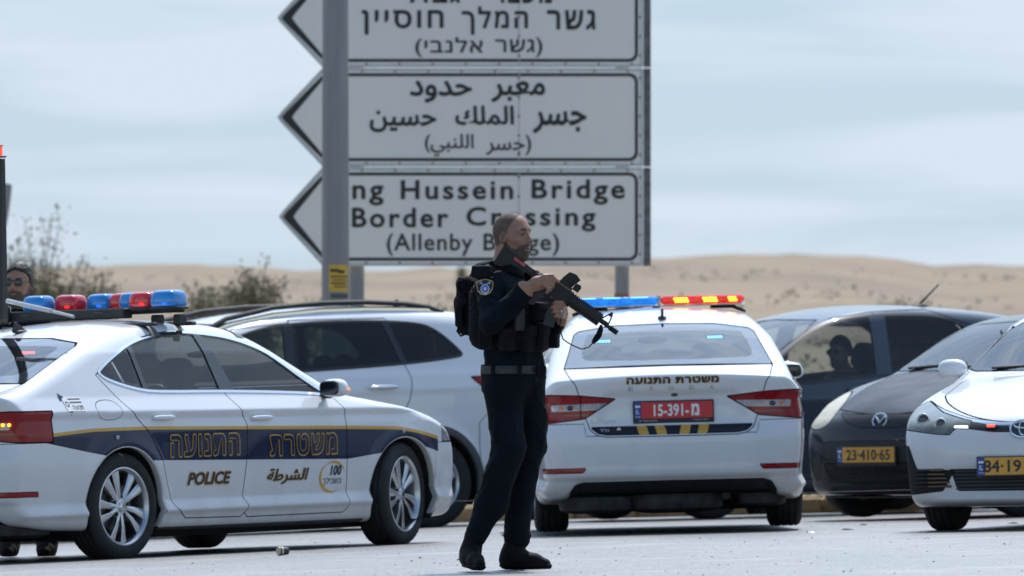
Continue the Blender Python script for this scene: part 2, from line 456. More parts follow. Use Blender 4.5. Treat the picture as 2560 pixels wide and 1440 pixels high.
def sdf_mesh(F, lo, hi, h, proj=3, thr=1.0, ne=None):
    lo = np.array(lo, float); hi = np.array(hi, float); c = 4
    n = (np.ceil((hi - lo) / (h * c)).astype(int)) * c
    nc = n // c + 1
    ax = [lo[i] + np.arange(nc[i]) * h * c for i in range(3)]
    G = np.stack(np.meshgrid(*ax, indexing='ij'), -1).reshape(-1, 3)
    Dc = F(G).reshape(nc)
    m = np.full(nc - 1, 1e9)
    for a in (0, 1):
        for b in (0, 1):
            for e in (0, 1): m = np.minimum(m, np.abs(Dc[a:nc[0] - 1 + a, b:nc[1] - 1 + b, e:nc[2] - 1 + e]))
    act = m < thr * c * h * 1.5
    A = np.zeros(n + 1, bool)
    big = np.repeat(np.repeat(np.repeat(act, c, 0), c, 1), c, 2)
    A[:-1, :-1, :-1] |= big; A[1:, :-1, :-1] |= big; A[:-1, 1:, :-1] |= big; A[:-1, :-1, 1:] |= big
    A[1:, 1:, :-1] |= big; A[1:, :-1, 1:] |= big; A[:-1, 1:, 1:] |= big; A[1:, 1:, 1:] |= big
    near = np.repeat(np.repeat(np.repeat(Dc, c, 0), c, 1), c, 2)[:n[0] + 1, :n[1] + 1, :n[2] + 1]
    D = near.astype(np.float64).copy()
    I = np.argwhere(A)
    out = np.empty(len(I))
    for s in range(0, len(I), 400000): out[s:s + 400000] = F(lo + I[s:s + 400000] * h)
    D[A] = out
    S = D < 0
    s0 = S[:-1, :-1, :-1]; mix_ = np.zeros(s0.shape, bool)
    for a in (0, 1):
        for b in (0, 1):
            for e in (0, 1): mix_ |= S[a:n[0] + a, b:n[1] + b, e:n[2] + e] != s0
    C = np.argwhere(mix_)
    vid = np.full(s0.shape, -1, np.int64); vid[mix_] = np.arange(len(C))
    acc = np.zeros((len(C), 3)); cnt = np.zeros(len(C))
    corners = [(a, b, e) for a in (0, 1) for b in (0, 1) for e in (0, 1)]
    for p in corners:
        for ax_ in range(3):
            if p[ax_]: continue
            q = list(p); q[ax_] = 1
            a = D[C[:, 0] + p[0], C[:, 1] + p[1], C[:, 2] + p[2]]; b = D[C[:, 0] + q[0], C[:, 1] + q[1], C[:, 2] + q[2]]
            x = (a < 0) != (b < 0); t = np.where(x, a / np.where(x, a - b, 1), 0)
            pt = np.repeat(np.array(p, float)[None], len(C), 0); pt[:, ax_] += t
            acc += pt * x[:, None]; cnt += x
    V = lo + (C + acc / cnt[:, None]) * h
    T = []
    for ax_ in range(3):
        b_, c_ = (ax_ + 1) % 3, (ax_ + 2) % 3
        sl0 = [slice(None)] * 3; sl1 = [slice(None)] * 3; sl0[ax_] = slice(0, -1); sl1[ax_] = slice(1, None)
        E_ = np.argwhere(S[tuple(sl0)] != S[tuple(sl1)])
        ok = (E_[:, b_] > 0) & (E_[:, c_] > 0) & (E_[:, b_] < n[b_]) & (E_[:, c_] < n[c_]); E_ = E_[ok]
        def g(db, dc):
            q = E_.copy(); q[:, b_] -= db; q[:, c_] -= dc; return vid[q[:, 0], q[:, 1], q[:, 2]]
        a0, a1, a2, a3 = g(1, 1), g(0, 1), g(0, 0), g(1, 0)
        fl = S[E_[:, 0], E_[:, 1], E_[:, 2]]
        Q = np.stack([a0, a1, a2, a3], 1); Q[~fl] = Q[~fl][:, ::-1]
        T.append(Q)
    Q = np.concatenate(T); Q = Q[(Q >= 0).all(1)]
    for it in range(proj):
        g_ = grad(F, V, h * .25); f = F(V); l2 = np.maximum((g_ ** 2).sum(1), .15)
        st = np.clip(f / l2, -h * .7, h * .7); V = V - g_ * st[:, None]
    N = grad(F, V, ne or h * .6); N /= np.maximum(np.linalg.norm(N, axis=1, keepdims=True), 1e-9)
    d1 = ((V[Q[:, 0]] - V[Q[:, 2]]) ** 2).sum(1); d2 = ((V[Q[:, 1]] - V[Q[:, 3]]) ** 2).sum(1)
    c1 = d1 <= d2
    T = np.concatenate([Q[c1][:, [0, 1, 2]], Q[c1][:, [0, 2, 3]], Q[~c1][:, [0, 1, 3]], Q[~c1][:, [1, 2, 3]]])
    return Piece(V, N, T.astype(np.int32))

def split(P, fv):
    """cut a piece along fv = 0 -> (inside, outside)"""
    T = P.T; s = fv < 0; st = s[T]; k = st.sum(1)
    ins = T[k == 3]; outs = T[k == 0]
    X = T[(k == 1) | (k == 2)]
    if not len(X): return Piece(P.V, P.N, ins).compact() if len(ins) else Piece(P.V[:0], P.N[:0], ins), Piece(P.V, P.N, outs).compact() if len(outs) else Piece(P.V[:0], P.N[:0], outs)
    sx = s[X]; lone_in = sx.sum(1) == 1
    lone = np.where(lone_in, np.argmax(sx, 1), np.argmax(~sx, 1))
    r = np.arange(len(X)); a = X[r, lone]; b = X[r, (lone + 1) % 3]; c = X[r, (lone + 2) % 3]
    tab = fv[a] / (fv[a] - fv[b]); tac = fv[a] / (fv[a] - fv[c])
    tab = np.clip(tab, .002, .998)[:, None]; tac = np.clip(tac, .002, .998)[:, None]
    n0 = len(P.V); m = len(X)
    V = np.concatenate([P.V, P.V[a] * (1 - tab) + P.V[b] * tab, P.V[a] * (1 - tac) + P.V[c] * tac])
    N = np.concatenate([P.N, P.N[a] * (1 - tab) + P.N[b] * tab, P.N[a] * (1 - tac) + P.N[c] * tac])
    ab = n0 + r; ac = n0 + m + r
    one = np.stack([a, ab, ac], 1); two = np.concatenate([np.stack([ab, b, c], 1), np.stack([ab, c, ac], 1)]); l2 = np.concatenate([lone_in, lone_in])
    ins = np.concatenate([ins, one[lone_in], two[~l2]]); outs = np.concatenate([outs, one[~lone_in], two[l2]])
    I = Piece(V, N, ins.astype(np.int32)); O = Piece(V, N, outs.astype(np.int32))
    return (I.compact() if len(ins) else Piece(V[:0], N[:0], ins)), (O.compact() if len(outs) else Piece(V[:0], N[:0], outs))

# ------------------------------------------------------------------ car body solid.  local frame: x rearwards from the front axle, y to the car's right, z up
class Body:
    def __init__(s, sp):
        s.sp = sp; s.wb = sp['wb']
        prof = chaikin(sp['prof'], 3)
        xs = [p[0] for p in prof]; s.x0, s.x1 = min(xs), max(xs)
        zs = [p[1] for p in prof]; s.z1 = max(zs)
        sd = sdpoly(prof)
        s.P = Grid2((s.x0 - .3, 0), (s.x1 + .3, s.z1 + .3), .02, lambda u, v: sd(u, v))
        px, pw = zip(*sp['plan_w'])
        sec = sp['sec']                      # [(z front, z rear, inset front, inset rear)]
        def yfn(U, Vv):
            r = np.empty_like(U)
            for i in range(U.shape[0]):
                x = U[i, 0]; t = np.clip((x - s.x0) / (s.x1 - s.x0), 0, 1)
                zk = [a + (b - a) * t for a, b, _, _ in sec]; ik = [c + (d - c) * t for _, _, c, d in sec]
                r[i] = np.interp(x, px, pw) - np.interp(Vv[i], zk, ik)
            return r
        s.Yb = Grid2((s.x0 - .3, 0), (s.x1 + .3, s.z1 + .3), .011, yfn)
        s.pl = sp['plan']; s.k = sp.get('k', .05)
        s.crown = sp.get('crown', [(.6, 0), (1.0, .05), (1.45, .12)])
        s.Ra = sp['Ra']
    def Y(s, x, z):
        y = s.Yb(x, z)
        for ax in (0, s.wb):                 # flared arches
            r = np.sqrt((x - ax) ** 2 + (z - s.sp['Rw']) ** 2)
            y = y + s.sp.get('flare', .012) * np.exp(-((r - s.Ra - .02) / .05) ** 2)
        return y
    def F(s, p):
        x, y, z = p[:, 0], p[:, 1], p[:, 2]
        ay = np.abs(y); y2 = y * y
        q = [v[0] for v in s.pl]
        A = np.interp(x, q, [v[1] for v in s.pl]); B = np.interp(x, q, [v[2] for v in s.pl])
        xe = x - A * y2 - B * y2 ** 3
        cr = np.interp(z, [c[0] for c in s.crown], [c[1] for c in s.crown])
        ze = z + cr * y2
        f = s.P(xe, ze)
        if 'disp' in s.sp: f = f + s.sp['disp'](x, ay, z)
        kk = np.interp(z, [.6, .9, 1.2], [s.k, s.k * .9, s.sp.get('kroof', .09)])
        g = ay - s.Y(x, z)
        h = np.maximum(kk - np.abs(f - g), 0.0)
        return np.maximum(f, g) + h * h / (4 * kk)
    def mesh(s, h=.022, **k):
        return sdf_mesh(s.F, (s.x0 - .06, -1.06, .05), (s.x1 + .06, 1.06, s.z1 + .06), h, **k)
    def cast(s, o, d, tmax=6.0, step=.03):
        """first hit of rays o + t d with the body (arrays)"""
        o = np.atleast_2d(o).astype(float); d = np.atleast_2d(d).astype(float); t = np.zeros(len(o)); 
        for _ in range(90):
            f = s.F(o + d * t[:, None]); t = t + np.clip(f * .7, -.05, .25)
            if np.all((np.abs(f) < 2e-4) | (t > tmax)): break
        return o + d * t[:, None]
    def side(s, x, z, sg=1, off=0.0):
        """points on the flank at given x, z"""
        x = np.asarray(x, float); z = np.asarray(z, float)
        o = np.stack([x, np.full_like(x, 1.2 * sg), z], 1)
        p = s.cast(o, np.tile([0, -sg, 0], (len(x), 1))); p[:, 1] += off * sg
        return p
    def end(s, y, z, rear=True, off=0.0):
        y = np.asarray(y, float); z = np.asarray(z, float)
        x0 = s.x1 + .2 if rear else s.x0 - .2; sg = 1 if rear else -1
        p = s.cast(np.stack([np.full_like(y, x0), y, z], 1), np.tile([-sg, 0, 0], (len(y), 1)))
        p[:, 0] += off * sg; return p
    def top(s, x, y, off=0.0):
        x = np.asarray(x, float); y = np.asarray(y, float)
        p = s.cast(np.stack([x, y, np.full_like(x, s.z1 + .2)], 1), np.tile([0, 0, -1], (len(x), 1))); p[:, 2] += off
        return p
# ------------------------------------------------------------------ car body specifications
def _sb(v, a, b, w): return 1 / (1 + np.exp(-np.clip((v - a) / w, -30, 30))) * 1 / (1 + np.exp(np.clip((v - b) / w, -30, 30)))
def superb_disp(x, ay, z):
    rear = np.clip((x - 3.45) / .2, 0, 1)
    # plate recess between the lamps, bumper shelf, diffuser recess
    f = rear * .035 * _sb(z, .70, .935, .012) * _sb(ay, -2, .50 - (z - .70) * .25, .02)
    f = f + rear * .05 * _sb(z, -1, .335 - .12 * np.clip((ay - .62) / .1, 0, 1), .015) * _sb(ay, -1, .76, .02)
    t = np.clip((.455 - z) / .055, 0, 1) * (z > .37)
    f = f - rear * (.012 * t * _sb(z, .375, 9, .006)) + rear * .010 * _sb(z, .47, .63, .02)
    return f
SPEC = {}
SPEC['liftback'] = dict(wb=2.841, Rw=.334, Ra=.372, flare=.012, k=.05, kroof=.07,
    prof=[(-.70, .17), (-.86, .20), (-.905, .30), (-.93, .45), (-.92, .60), (-.87, .71), (-.78, .785), (-.55, .86), (-.2, .925), (.15, .975), (.42, 1.015), (.50, 1.03),
          (.75, 1.165), (1.02, 1.315), (1.27, 1.43), (1.50, 1.48), (1.85, 1.502), (2.25, 1.495), (2.6, 1.456), (2.86, 1.400), (3.10, 1.325), (3.35, 1.235), (3.58, 1.15),
          (3.74, 1.095), (3.84, 1.077), (3.925, 1.068), (3.945, 1.045), (3.915, .96), (3.905, .86), (3.915, .72), (3.945, .66), (3.958, .60), (3.955, .46), (3.93, .38), (3.89, .28), (3.80, .22), (3.3, .19), (1.4, .16)],
    plan_w=[(-.95, .76), (-.6, .87), (-.2, .922), (.6, .93), (2.3, .932), (2.85, .93), (3.2, .915), (3.6, .888), (3.95, .85)],
    plan=[(-.95, .17, .42), (-.5, .13, .26), (0, .11, .08), (.3, .12, .0), (1.0, .10, 0), (1.6, 0, 0), (2.6, -.05, 0), (3.2, -.13, 0), (3.6, -.13, -.06), (3.96, -.11, -.16)],
    sec=[(.10, .10, .10, .10), (.20, .20, .045, .045), (.27, .27, .022, .022), (.300, .295, .0, .0), (.368, .360, .034, .034), (.43, .43, .024, .024), (.60, .60, .008, .006), (.80, .80, .006, .004), (.850, .885, .016, .016), (.880, .920, .0, .0), (.888, .928, .001, .001),
         (.975, 1.02, .070, .062), (1.02, 1.07, .092, .086), (1.25, 1.30, .20, .20), (1.50, 1.50, .36, .36)],
    disp=superb_disp)
SPEC['suv'] = dict(wb=2.79, Rw=.345, Ra=.40, flare=.015, k=.06, kroof=.10,
    prof=[(-.70, .22), (-.86, .26), (-.90, .45), (-.90, .75), (-.84, .92), (-.6, 1.0), (0, 1.06), (.30, 1.10), (.60, 1.28), (.86, 1.44), (1.10, 1.555), (1.5, 1.63), (2.1, 1.67),
          (2.8, 1.66), (3.35, 1.62), (3.58, 1.585), (3.66, 1.50), (3.76, 1.25), (3.83, 1.08), (3.86, .95), (3.87, .70), (3.88, .50), (3.84, .32), (3.7, .25), (2, .22)],
    plan_w=[(-.9, .84), (-.4, .91), (.3, .92), (3.0, .92), (3.5, .90), (3.9, .86)],
    plan=[(-.9, .12, .28), (-.4, .10, .1), (.4, .12, 0), (1.2, .08, 0), (1.8, 0, 0), (3.0, -.04, 0), (3.6, -.10, -.1), (3.9, -.12, -.22)],
    sec=[(.1, .1, .06, .06), (.25, .25, .03, .03), (.45, .45, .012, .012), (.8, .8, .0, .0), (.97, 1.02, .004, .004), (1.0, 1.05, .0, .0), (1.02, 1.07, .006, .006), (1.10, 1.15, .04, .035), (1.15, 1.2, .07, .065), (1.45, 1.45, .17, .17), (1.68, 1.68, .27, .27)],
    crown=[(.8, 0), (1.1, .04), (1.65, .11)])
SPEC['hatch'] = dict(wb=2.60, Rw=.31, Ra=.345, flare=.015, k=.06, kroof=.09,
    prof=[(-.62, .19), (-.78, .23), (-.82, .45), (-.80, .68), (-.70, .82), (-.35, .93), (.05, 1.01), (.22, 1.05), (.60, 1.26), (.95, 1.45), (1.25, 1.55), (1.65, 1.60), (2.1, 1.595),
          (2.6, 1.56), (3.0, 1.50), (3.16, 1.45), (3.28, 1.25), (3.36, 1.02), (3.38, .80), (3.38, .45), (3.30, .25), (2, .18)],
    plan_w=[(-.8, .76), (-.3, .84), (.3, .855), (2.6, .855), (3.4, .79)],
    plan=[(-.8, .14, .4), (-.3, .12, .1), (.4, .14, 0), (1.2, .10, 0), (1.8, 0, 0), (2.6, -.05, 0), (3.2, -.12, -.1), (3.4, -.14, -.25)],
    sec=[(.1, .1, .05, .05), (.3, .3, .02, .02), (.6, .6, .0, .0), (.86, .92, .004, .004), (.97, 1.04, .03, .03), (1.02, 1.09, .055, .055), (1.3, 1.3, .14, .14), (1.60, 1.60, .26, .26)],
    crown=[(.8, 0), (1.1, .05), (1.6, .12)])
def mini_disp(x, ay, z):
    fr = np.clip((-.35 - x) / .2, 0, 1)
    f = fr * .03 * _sb(z, .20, .355, .012) * _sb(ay, -1, .50, .03)
    return f
SPEC['mini'] = dict(wb=2.49, Rw=.293, Ra=.33, flare=.025, k=.07, kroof=.09,
    prof=[(-.52, .16), (-.70, .19), (-.745, .30), (-.765, .42), (-.765, .55), (-.738, .68), (-.67, .775), (-.45, .88), (-.1, .975), (.18, 1.03), (.34, 1.055), (.70, 1.24), (1.0, 1.375), (1.3, 1.455), (1.7, 1.48), (2.2, 1.46),
          (2.65, 1.40), (2.86, 1.34), (3.0, 1.1), (3.12, .9), (3.14, .5), (3.05, .25), (2, .17)],
    plan_w=[(-.75, .76), (-.35, .83), (0, .84), (.6, .845), (2.4, .845), (3.1, .76)],
    plan=[(-.75, .20, .42), (-.3, .15, .12), (.4, .15, 0), (1.2, .10, 0), (1.8, 0, 0), (2.4, -.05, 0), (3.2, -.15, -.3)],
    sec=[(.1, .1, .05, .05), (.3, .3, .02, .02), (.6, .6, .0, .0), (.84, .90, .006, .006), (.93, 1.0, .03, .03), (.99, 1.06, .055, .055), (1.3, 1.3, .16, .16), (1.5, 1.5, .27, .27)],
    crown=[(.5, 0), (.75, .10), (.95, .045), (1.1, .045), (1.5, .11)], disp=mini_disp)
def sedan_disp(x, ay, z):
    fr = np.clip((-.4 - x) / .2, 0, 1)
    f = fr * .03 * _sb(z, .24, .40, .012) * _sb(ay, -1, .60, .03)
    f = f - fr * .02 * _sb(z, .185, .225, .01) * _sb(ay, -1, .62, .03)
    return f
SPEC['sedan'] = dict(wb=2.70, Rw=.317, Ra=.355, flare=.015, k=.05, kroof=.08,
    prof=[(-.62, .15), (-.86, .175), (-.90, .25), (-.915, .40), (-.92, .52), (-.90, .62), (-.86, .69), (-.78, .74), (-.5, .84), (-.1, .925), (.25, .985), (.42, 1.015), (.75, 1.17), (1.05, 1.31), (1.35, 1.415), (1.65, 1.45), (2.0, 1.455),
          (2.4, 1.42), (2.75, 1.34), (3.2, 1.17), (3.45, 1.10), (3.68, 1.07), (3.72, 1.0), (3.73, .6), (3.66, .3), (2, .16)],
    plan_w=[(-.9, .80), (-.5, .87), (0, .885), (2.6, .888), (3.7, .80)],
    plan=[(-.9, .20, .32), (-.4, .15, .12), (.4, .13, 0), (1.2, .09, 0), (1.8, 0, 0), (2.6, -.06, 0), (3.7, -.12, -.2)],
    sec=[(.1, .1, .06, .06), (.3, .3, .02, .02), (.6, .6, .0, .0), (.84, .88, .006, .006), (.94, .99, .03, .03), (1.0, 1.05, .06, .06), (1.3, 1.3, .18, .18), (1.5, 1.5, .3, .3)],
    crown=[(.6, 0), (.9, .07), (1.1, .09), (1.5, .12)], disp=sedan_disp)

def _zs(sp, k, z0=.3):
    f = lambda z: z if z < z0 else z0 + (z - z0) * k
    sp['prof'] = [(x, f(z)) for x, z in sp['prof']]
    sp['sec'] = [(f(a), f(b), c, d) for a, b, c, d in sp['sec']]
    sp['crown'] = [(f(a), b) for a, b in sp['crown']]
SPEC['liftback']['prof'] = [(x if x > -.3 else -.3 + (x + .3) * .86, z) for x, z in SPEC['liftback']['prof']]
SPEC['hatch']['prof'] = [(x if x > -.3 else -.3 + (x + .3) * .8, z) for x, z in SPEC['hatch']['prof']]
_zs(SPEC['suv'], 1.045); _zs(SPEC['mini'], 1.02)

def pose(rear_dir_deg, anchor_local, anchor_world, slope_r=0.0, pitch=0.0):
    """4x4 matrix placing a car so that anchor_local lands on anchor_world; rear_dir_deg: world heading of the car's rearward axis"""
    a = math.radians(rear_dir_deg)
    X = np.array([math.cos(a), math.sin(a), pitch]); X /= np.linalg.norm(X)
    Yv = np.array([-math.sin(a), math.cos(a), slope_r]); Yv -= X * (X @ Yv); Yv /= np.linalg.norm(Yv)
    Z = np.cross(X, Yv)
    R = np.stack([X, Yv, Z], 1); Mx = np.eye(4); Mx[:3, :3] = R
    Mx[:3, 3] = np.array(anchor_world) - R @ np.array(anchor_local)
    return Mx
def PXn(px, py, s): return ((px - 1280) / s, FPX / s, CAMH + (HOR - py) / s)
POSE = {}
# left patrol car: right wheels' outer faces
_r = np.array(PXn(312, 1266, 405)); _f = np.array(PXn(1011, 1235, 388))
_d = _r - _f; _ang = math.degrees(math.atan2(_d[1], _d[0]))
POSE['A'] = pose(233.5, (2.841, .90, .334), _r, slope_r=.018, pitch=-.022)
# centre patrol car: middle of the rear bumper on the ground
POSE['B'] = pose(-88.7, (3.95, 0, 0), (1.085, FPX / 376, .0275), slope_r=.026, pitch=-.018)
POSE['C'] = pose(29, (2.79, -.88, .345), PXn(1081, 1208, 326), slope_r=-.01, pitch=.027)
POSE['D'] = pose(30, (0, -.82, 0), (1.56, 61.7, .040), slope_r=-.01, pitch=.025)
POSE['D'][:3, 3] = POSE['D'][:3, 3] * 1.025 - np.array([1.56, 61.7, .04]) * .025; POSE['D'][:3, :3] *= 1.025
POSE['E'] = pose(50, (0, .72, .293), (2.592, 59.2, .372), slope_r=-.01, pitch=.02)
POSE['F'] = pose(71, (-.92, 0, 0), (3.24, 50.6, .073), slope_r=-.02, pitch=.01)
# ------------------------------------------------------------------ car building
def combine(parts):
    V, N, T, mi = [], [], [], []; b = 0
    for P, m in parts:
        if not len(P.T): continue
        V.append(P.V); N.append(P.N); T.append(P.T + b); mi.append(np.full(len(P.T), m)); b += len(P.V)
    return np.concatenate(V), np.concatenate(N), np.concatenate(T), np.concatenate(mi)
def piece_obj(name, P, m, parent, layers=(), off=0.0, inv=False):
    """layers: [(function, material)] printed films cut exactly into the panel"""
    if len(P.T) and np.abs(P.V[:, 1]).min() > .08 and P.V[:, 1].min() < 0 < P.V[:, 1].max():      # a left and a right piece: two parts
        a, b_ = split(P, P.V[:, 1]); o1 = piece_obj(name, a, m, parent, layers, off); piece_obj(name, b_, m, parent, layers, off); return o1
    if name in ('door_pillar_cover', 'window_seal') and len(P.T):          # separate pillars, separate parts
        xs = np.sort(P.V[:, 0]); gp = np.diff(xs); k = int(np.argmax(gp))
        if gp[k] > .08:
            a, b_ = split(P, P.V[:, 0] - (xs[k] + xs[k + 1]) / 2); o1 = piece_obj(name, a, m, parent, layers, off); piece_obj(name, b_, m, parent, layers, off); return o1
    todo = [(P, 0)]; mats = [m]
    for f, lm in layers:
        mats.append(lm); k = len(mats) - 1; nxt = []
        for Q, i in todo:
            if not len(Q.T): continue
            a, b_ = split(Q, f(Q)); nxt += [(a, k), (b_, i)]
        todo = nxt
    todo = [q for q in todo if len(q[0].T)]
    if not todo: return None
    V, N, T, mi = combine(todo)
    if off: V = V + N * off
    return mesh_obj(name, V, T, mats, parent, N, mi)

class Car:
    def __init__(s, key, name, h=.022):
        s.b = Body(SPEC[key]); s.root = empty(name); s.sh = s.b.mesh(h, ne=.008)
        s.liner_cuts = []; s.h = h
        s.arch()
    def arch(s):
        b = s.b
        def f(P):
            x, y, z = P.V.T
            d = np.minimum(np.hypot(x, z - b.sp['Rw']), np.hypot(x - b.wb, z - b.sp['Rw'])) - b.Ra
            return np.maximum(d, .45 - np.abs(y))
        s.archf = f; _, s.sh = split(s.sh, f(s.sh))
    def side(s, poly, sg=0, it=0, grow=0.0, ny=.45):
        if it: poly = chaikin(poly, it)
        sd = sdpoly(poly)
        def f(P):
            x, y, z = P.V.T
            r = np.maximum(sd(x, z) - grow, (ny - np.abs(P.N[:, 1])) * .3)
            r = np.maximum(r, .25 - np.abs(y))
            if sg: r = np.maximum(r, -sg * y)
            return r
        return f
    def endf(s, poly, rear=True, sym=True, it=0, grow=0.0, xlim=None, nx=None):
        if sym: poly = [(-.5 if p[0] == 0 else p[0], p[1]) for p in poly]
        if it: poly = chaikin(poly, it)
        sd = sdpoly(poly)
        def f(P):
            x, y, z = P.V.T
            r = sd(np.abs(y) if sym else y, z) - grow
            r = np.maximum(r, ((.55 * s.b.wb if xlim is None else xlim) - x) * (1 if rear else -1))
            if nx is not None: r = np.maximum(r, (nx - P.N[:, 0] * (1 if rear else -1)) * .3)
            return r
        return f
    def take(s, f, gap=0.0):
        a, b_ = split(s.sh, f(s.sh))
        if gap:
            g1, _ = split(a, f(a) + gap); _, o = split(b_, f(b_) - gap); a, b_ = g1, o
        s.sh = b_; return a
    def part(s, name, f, m, gap=0.0, layers=(), off=0.0, parent=None):
        return piece_obj(name, s.take(f, gap), m, parent or s.root, layers, off)
    def glass_cut(s, f): s.liner_cuts.append(f)
    def finish(s, m, layers=(), name='body_shell'):
        o = piece_obj(name, s.sh, m, s.root, layers)
        b = s.b
        L = sdf_mesh(lambda p: b.F(p) + .022, (b.x0 - .05, -1.0, .05), (b.x1 + .05, 1.0, b.z1 + .05), .045, proj=2)
        for f in s.liner_cuts + [s.archf]: _, L = split(L, f(L))
        mesh_obj('inner_shell', L.V, L.T, 'gap', s.root, L.N)
        for ax in (0, b.wb):
            for sg in (1, -1):
                wells = MB(); R = b.Ra + .004; n = 24; V = []; F = []
                for i in range(n + 1):
                    q = math.pi * (-.5 + 2 * i / n)
                    for yy in (.46, .87): V.append((ax + R * math.cos(q), sg * yy, max(.17, b.sp['Rw'] + R * math.sin(q))))
                for i in range(n): F.append((2 * i, 2 * i + 1, 2 * i + 3, 2 * i + 2))
                c = len(V); V.append((ax, sg * .46, b.sp['Rw']))
                for i in range(n): F.append((2 * i, 2 * i + 2, c))
                wells.add(V, F); wells.build('wheel_well', 'gap', s.root)
        # lip round each arch, following the flank
        for ax in (0, b.wb):
            for sg in (1, -1):
                q = np.linspace(math.pi * -.12, math.pi * 1.12, 40); x = ax + (b.Ra - .001) * np.cos(q); z = b.sp['Rw'] + (b.Ra - .001) * np.sin(q)
                p = b.side(x, z, sg); V = []; F = []
                for i in range(40):
                    c, d = math.cos(q[i]), math.sin(q[i])
                    for dr, dy in ((0, 0), (-.006, -.003), (-.007, -.02), (0, -.05)):
                        V.append((p[i][0] + dr * c, p[i][1] + dy * sg, p[i][2] + dr * d))
                for i in range(39):
                    for k in range(3): F.append((4 * i + k, 4 * i + k + 1, 4 * i + 5 + k, 4 * i + 4 + k))
                mb = MB(); mb.add(V, F); mb.build('arch_lip', s.arch_mat if hasattr(s, 'arch_mat') else m, s.root, smooth=True)
        return o
    def decal(s, face, c, body, w, h, m, name='lettering', bold=.02, shear=0.0, parent=None, off=.003, sg=1, outline=None, res=3, space=1.0):
        V2, F = text2d(body, w, h, bold, shear, res, space) if isinstance(body, str) else body
        return s.flat(face, c, V2, F, m, name, parent, off, sg)
    def flat(s, face, c, V2, F, m, name, parent=None, off=.003, sg=1):
        V2 = np.asarray(V2, float)
        if V2.shape[1] == 3: off = off + V2[:, 2]
        if face == 'side': P = s.b.side(c[0] - V2[:, 0] * sg, c[1] + V2[:, 1], sg, off)
        elif face == 'rear': P = s.b.end(c[0] + V2[:, 0], c[1] + V2[:, 1], True, off)
        else: P = s.b.end(c[0] - V2[:, 0], c[1] + V2[:, 1], False, off)
        mb = MB(); mb.add(P.tolist(), F); return mb.build(name, m, parent or s.root)

def superell(mb, c, r, e=3.0, n=14, mi=0, Mx=None, taper=None):
    V = []; F = []
    def sp(v, k): return math.copysign(abs(v) ** k, v)
    k = 2 / e; nu, nv = n, max(6, n // 2)
    for i in range(nv + 1):
        a = -math.pi / 2 + math.pi * i / nv
        for j in range(nu):
            b = 2 * math.pi * j / nu
            x, y, z = sp(math.cos(a), k) * sp(math.cos(b), k), sp(math.cos(a), k) * sp(math.sin(b), k), sp(math.sin(a), k)
            t = taper(z) if taper else 1
            V.append((c[0] + r[0] * x * t, c[1] + r[1] * y * t, c[2] + r[2] * z))
    for i in range(nv):
        for j in range(nu):
            j2 = (j + 1) % nu; F.append((i * nu + j, i * nu + j2, (i + 1) * nu + j2, (i + 1) * nu + j))
    return mb.add(V, F, mi, Mx)

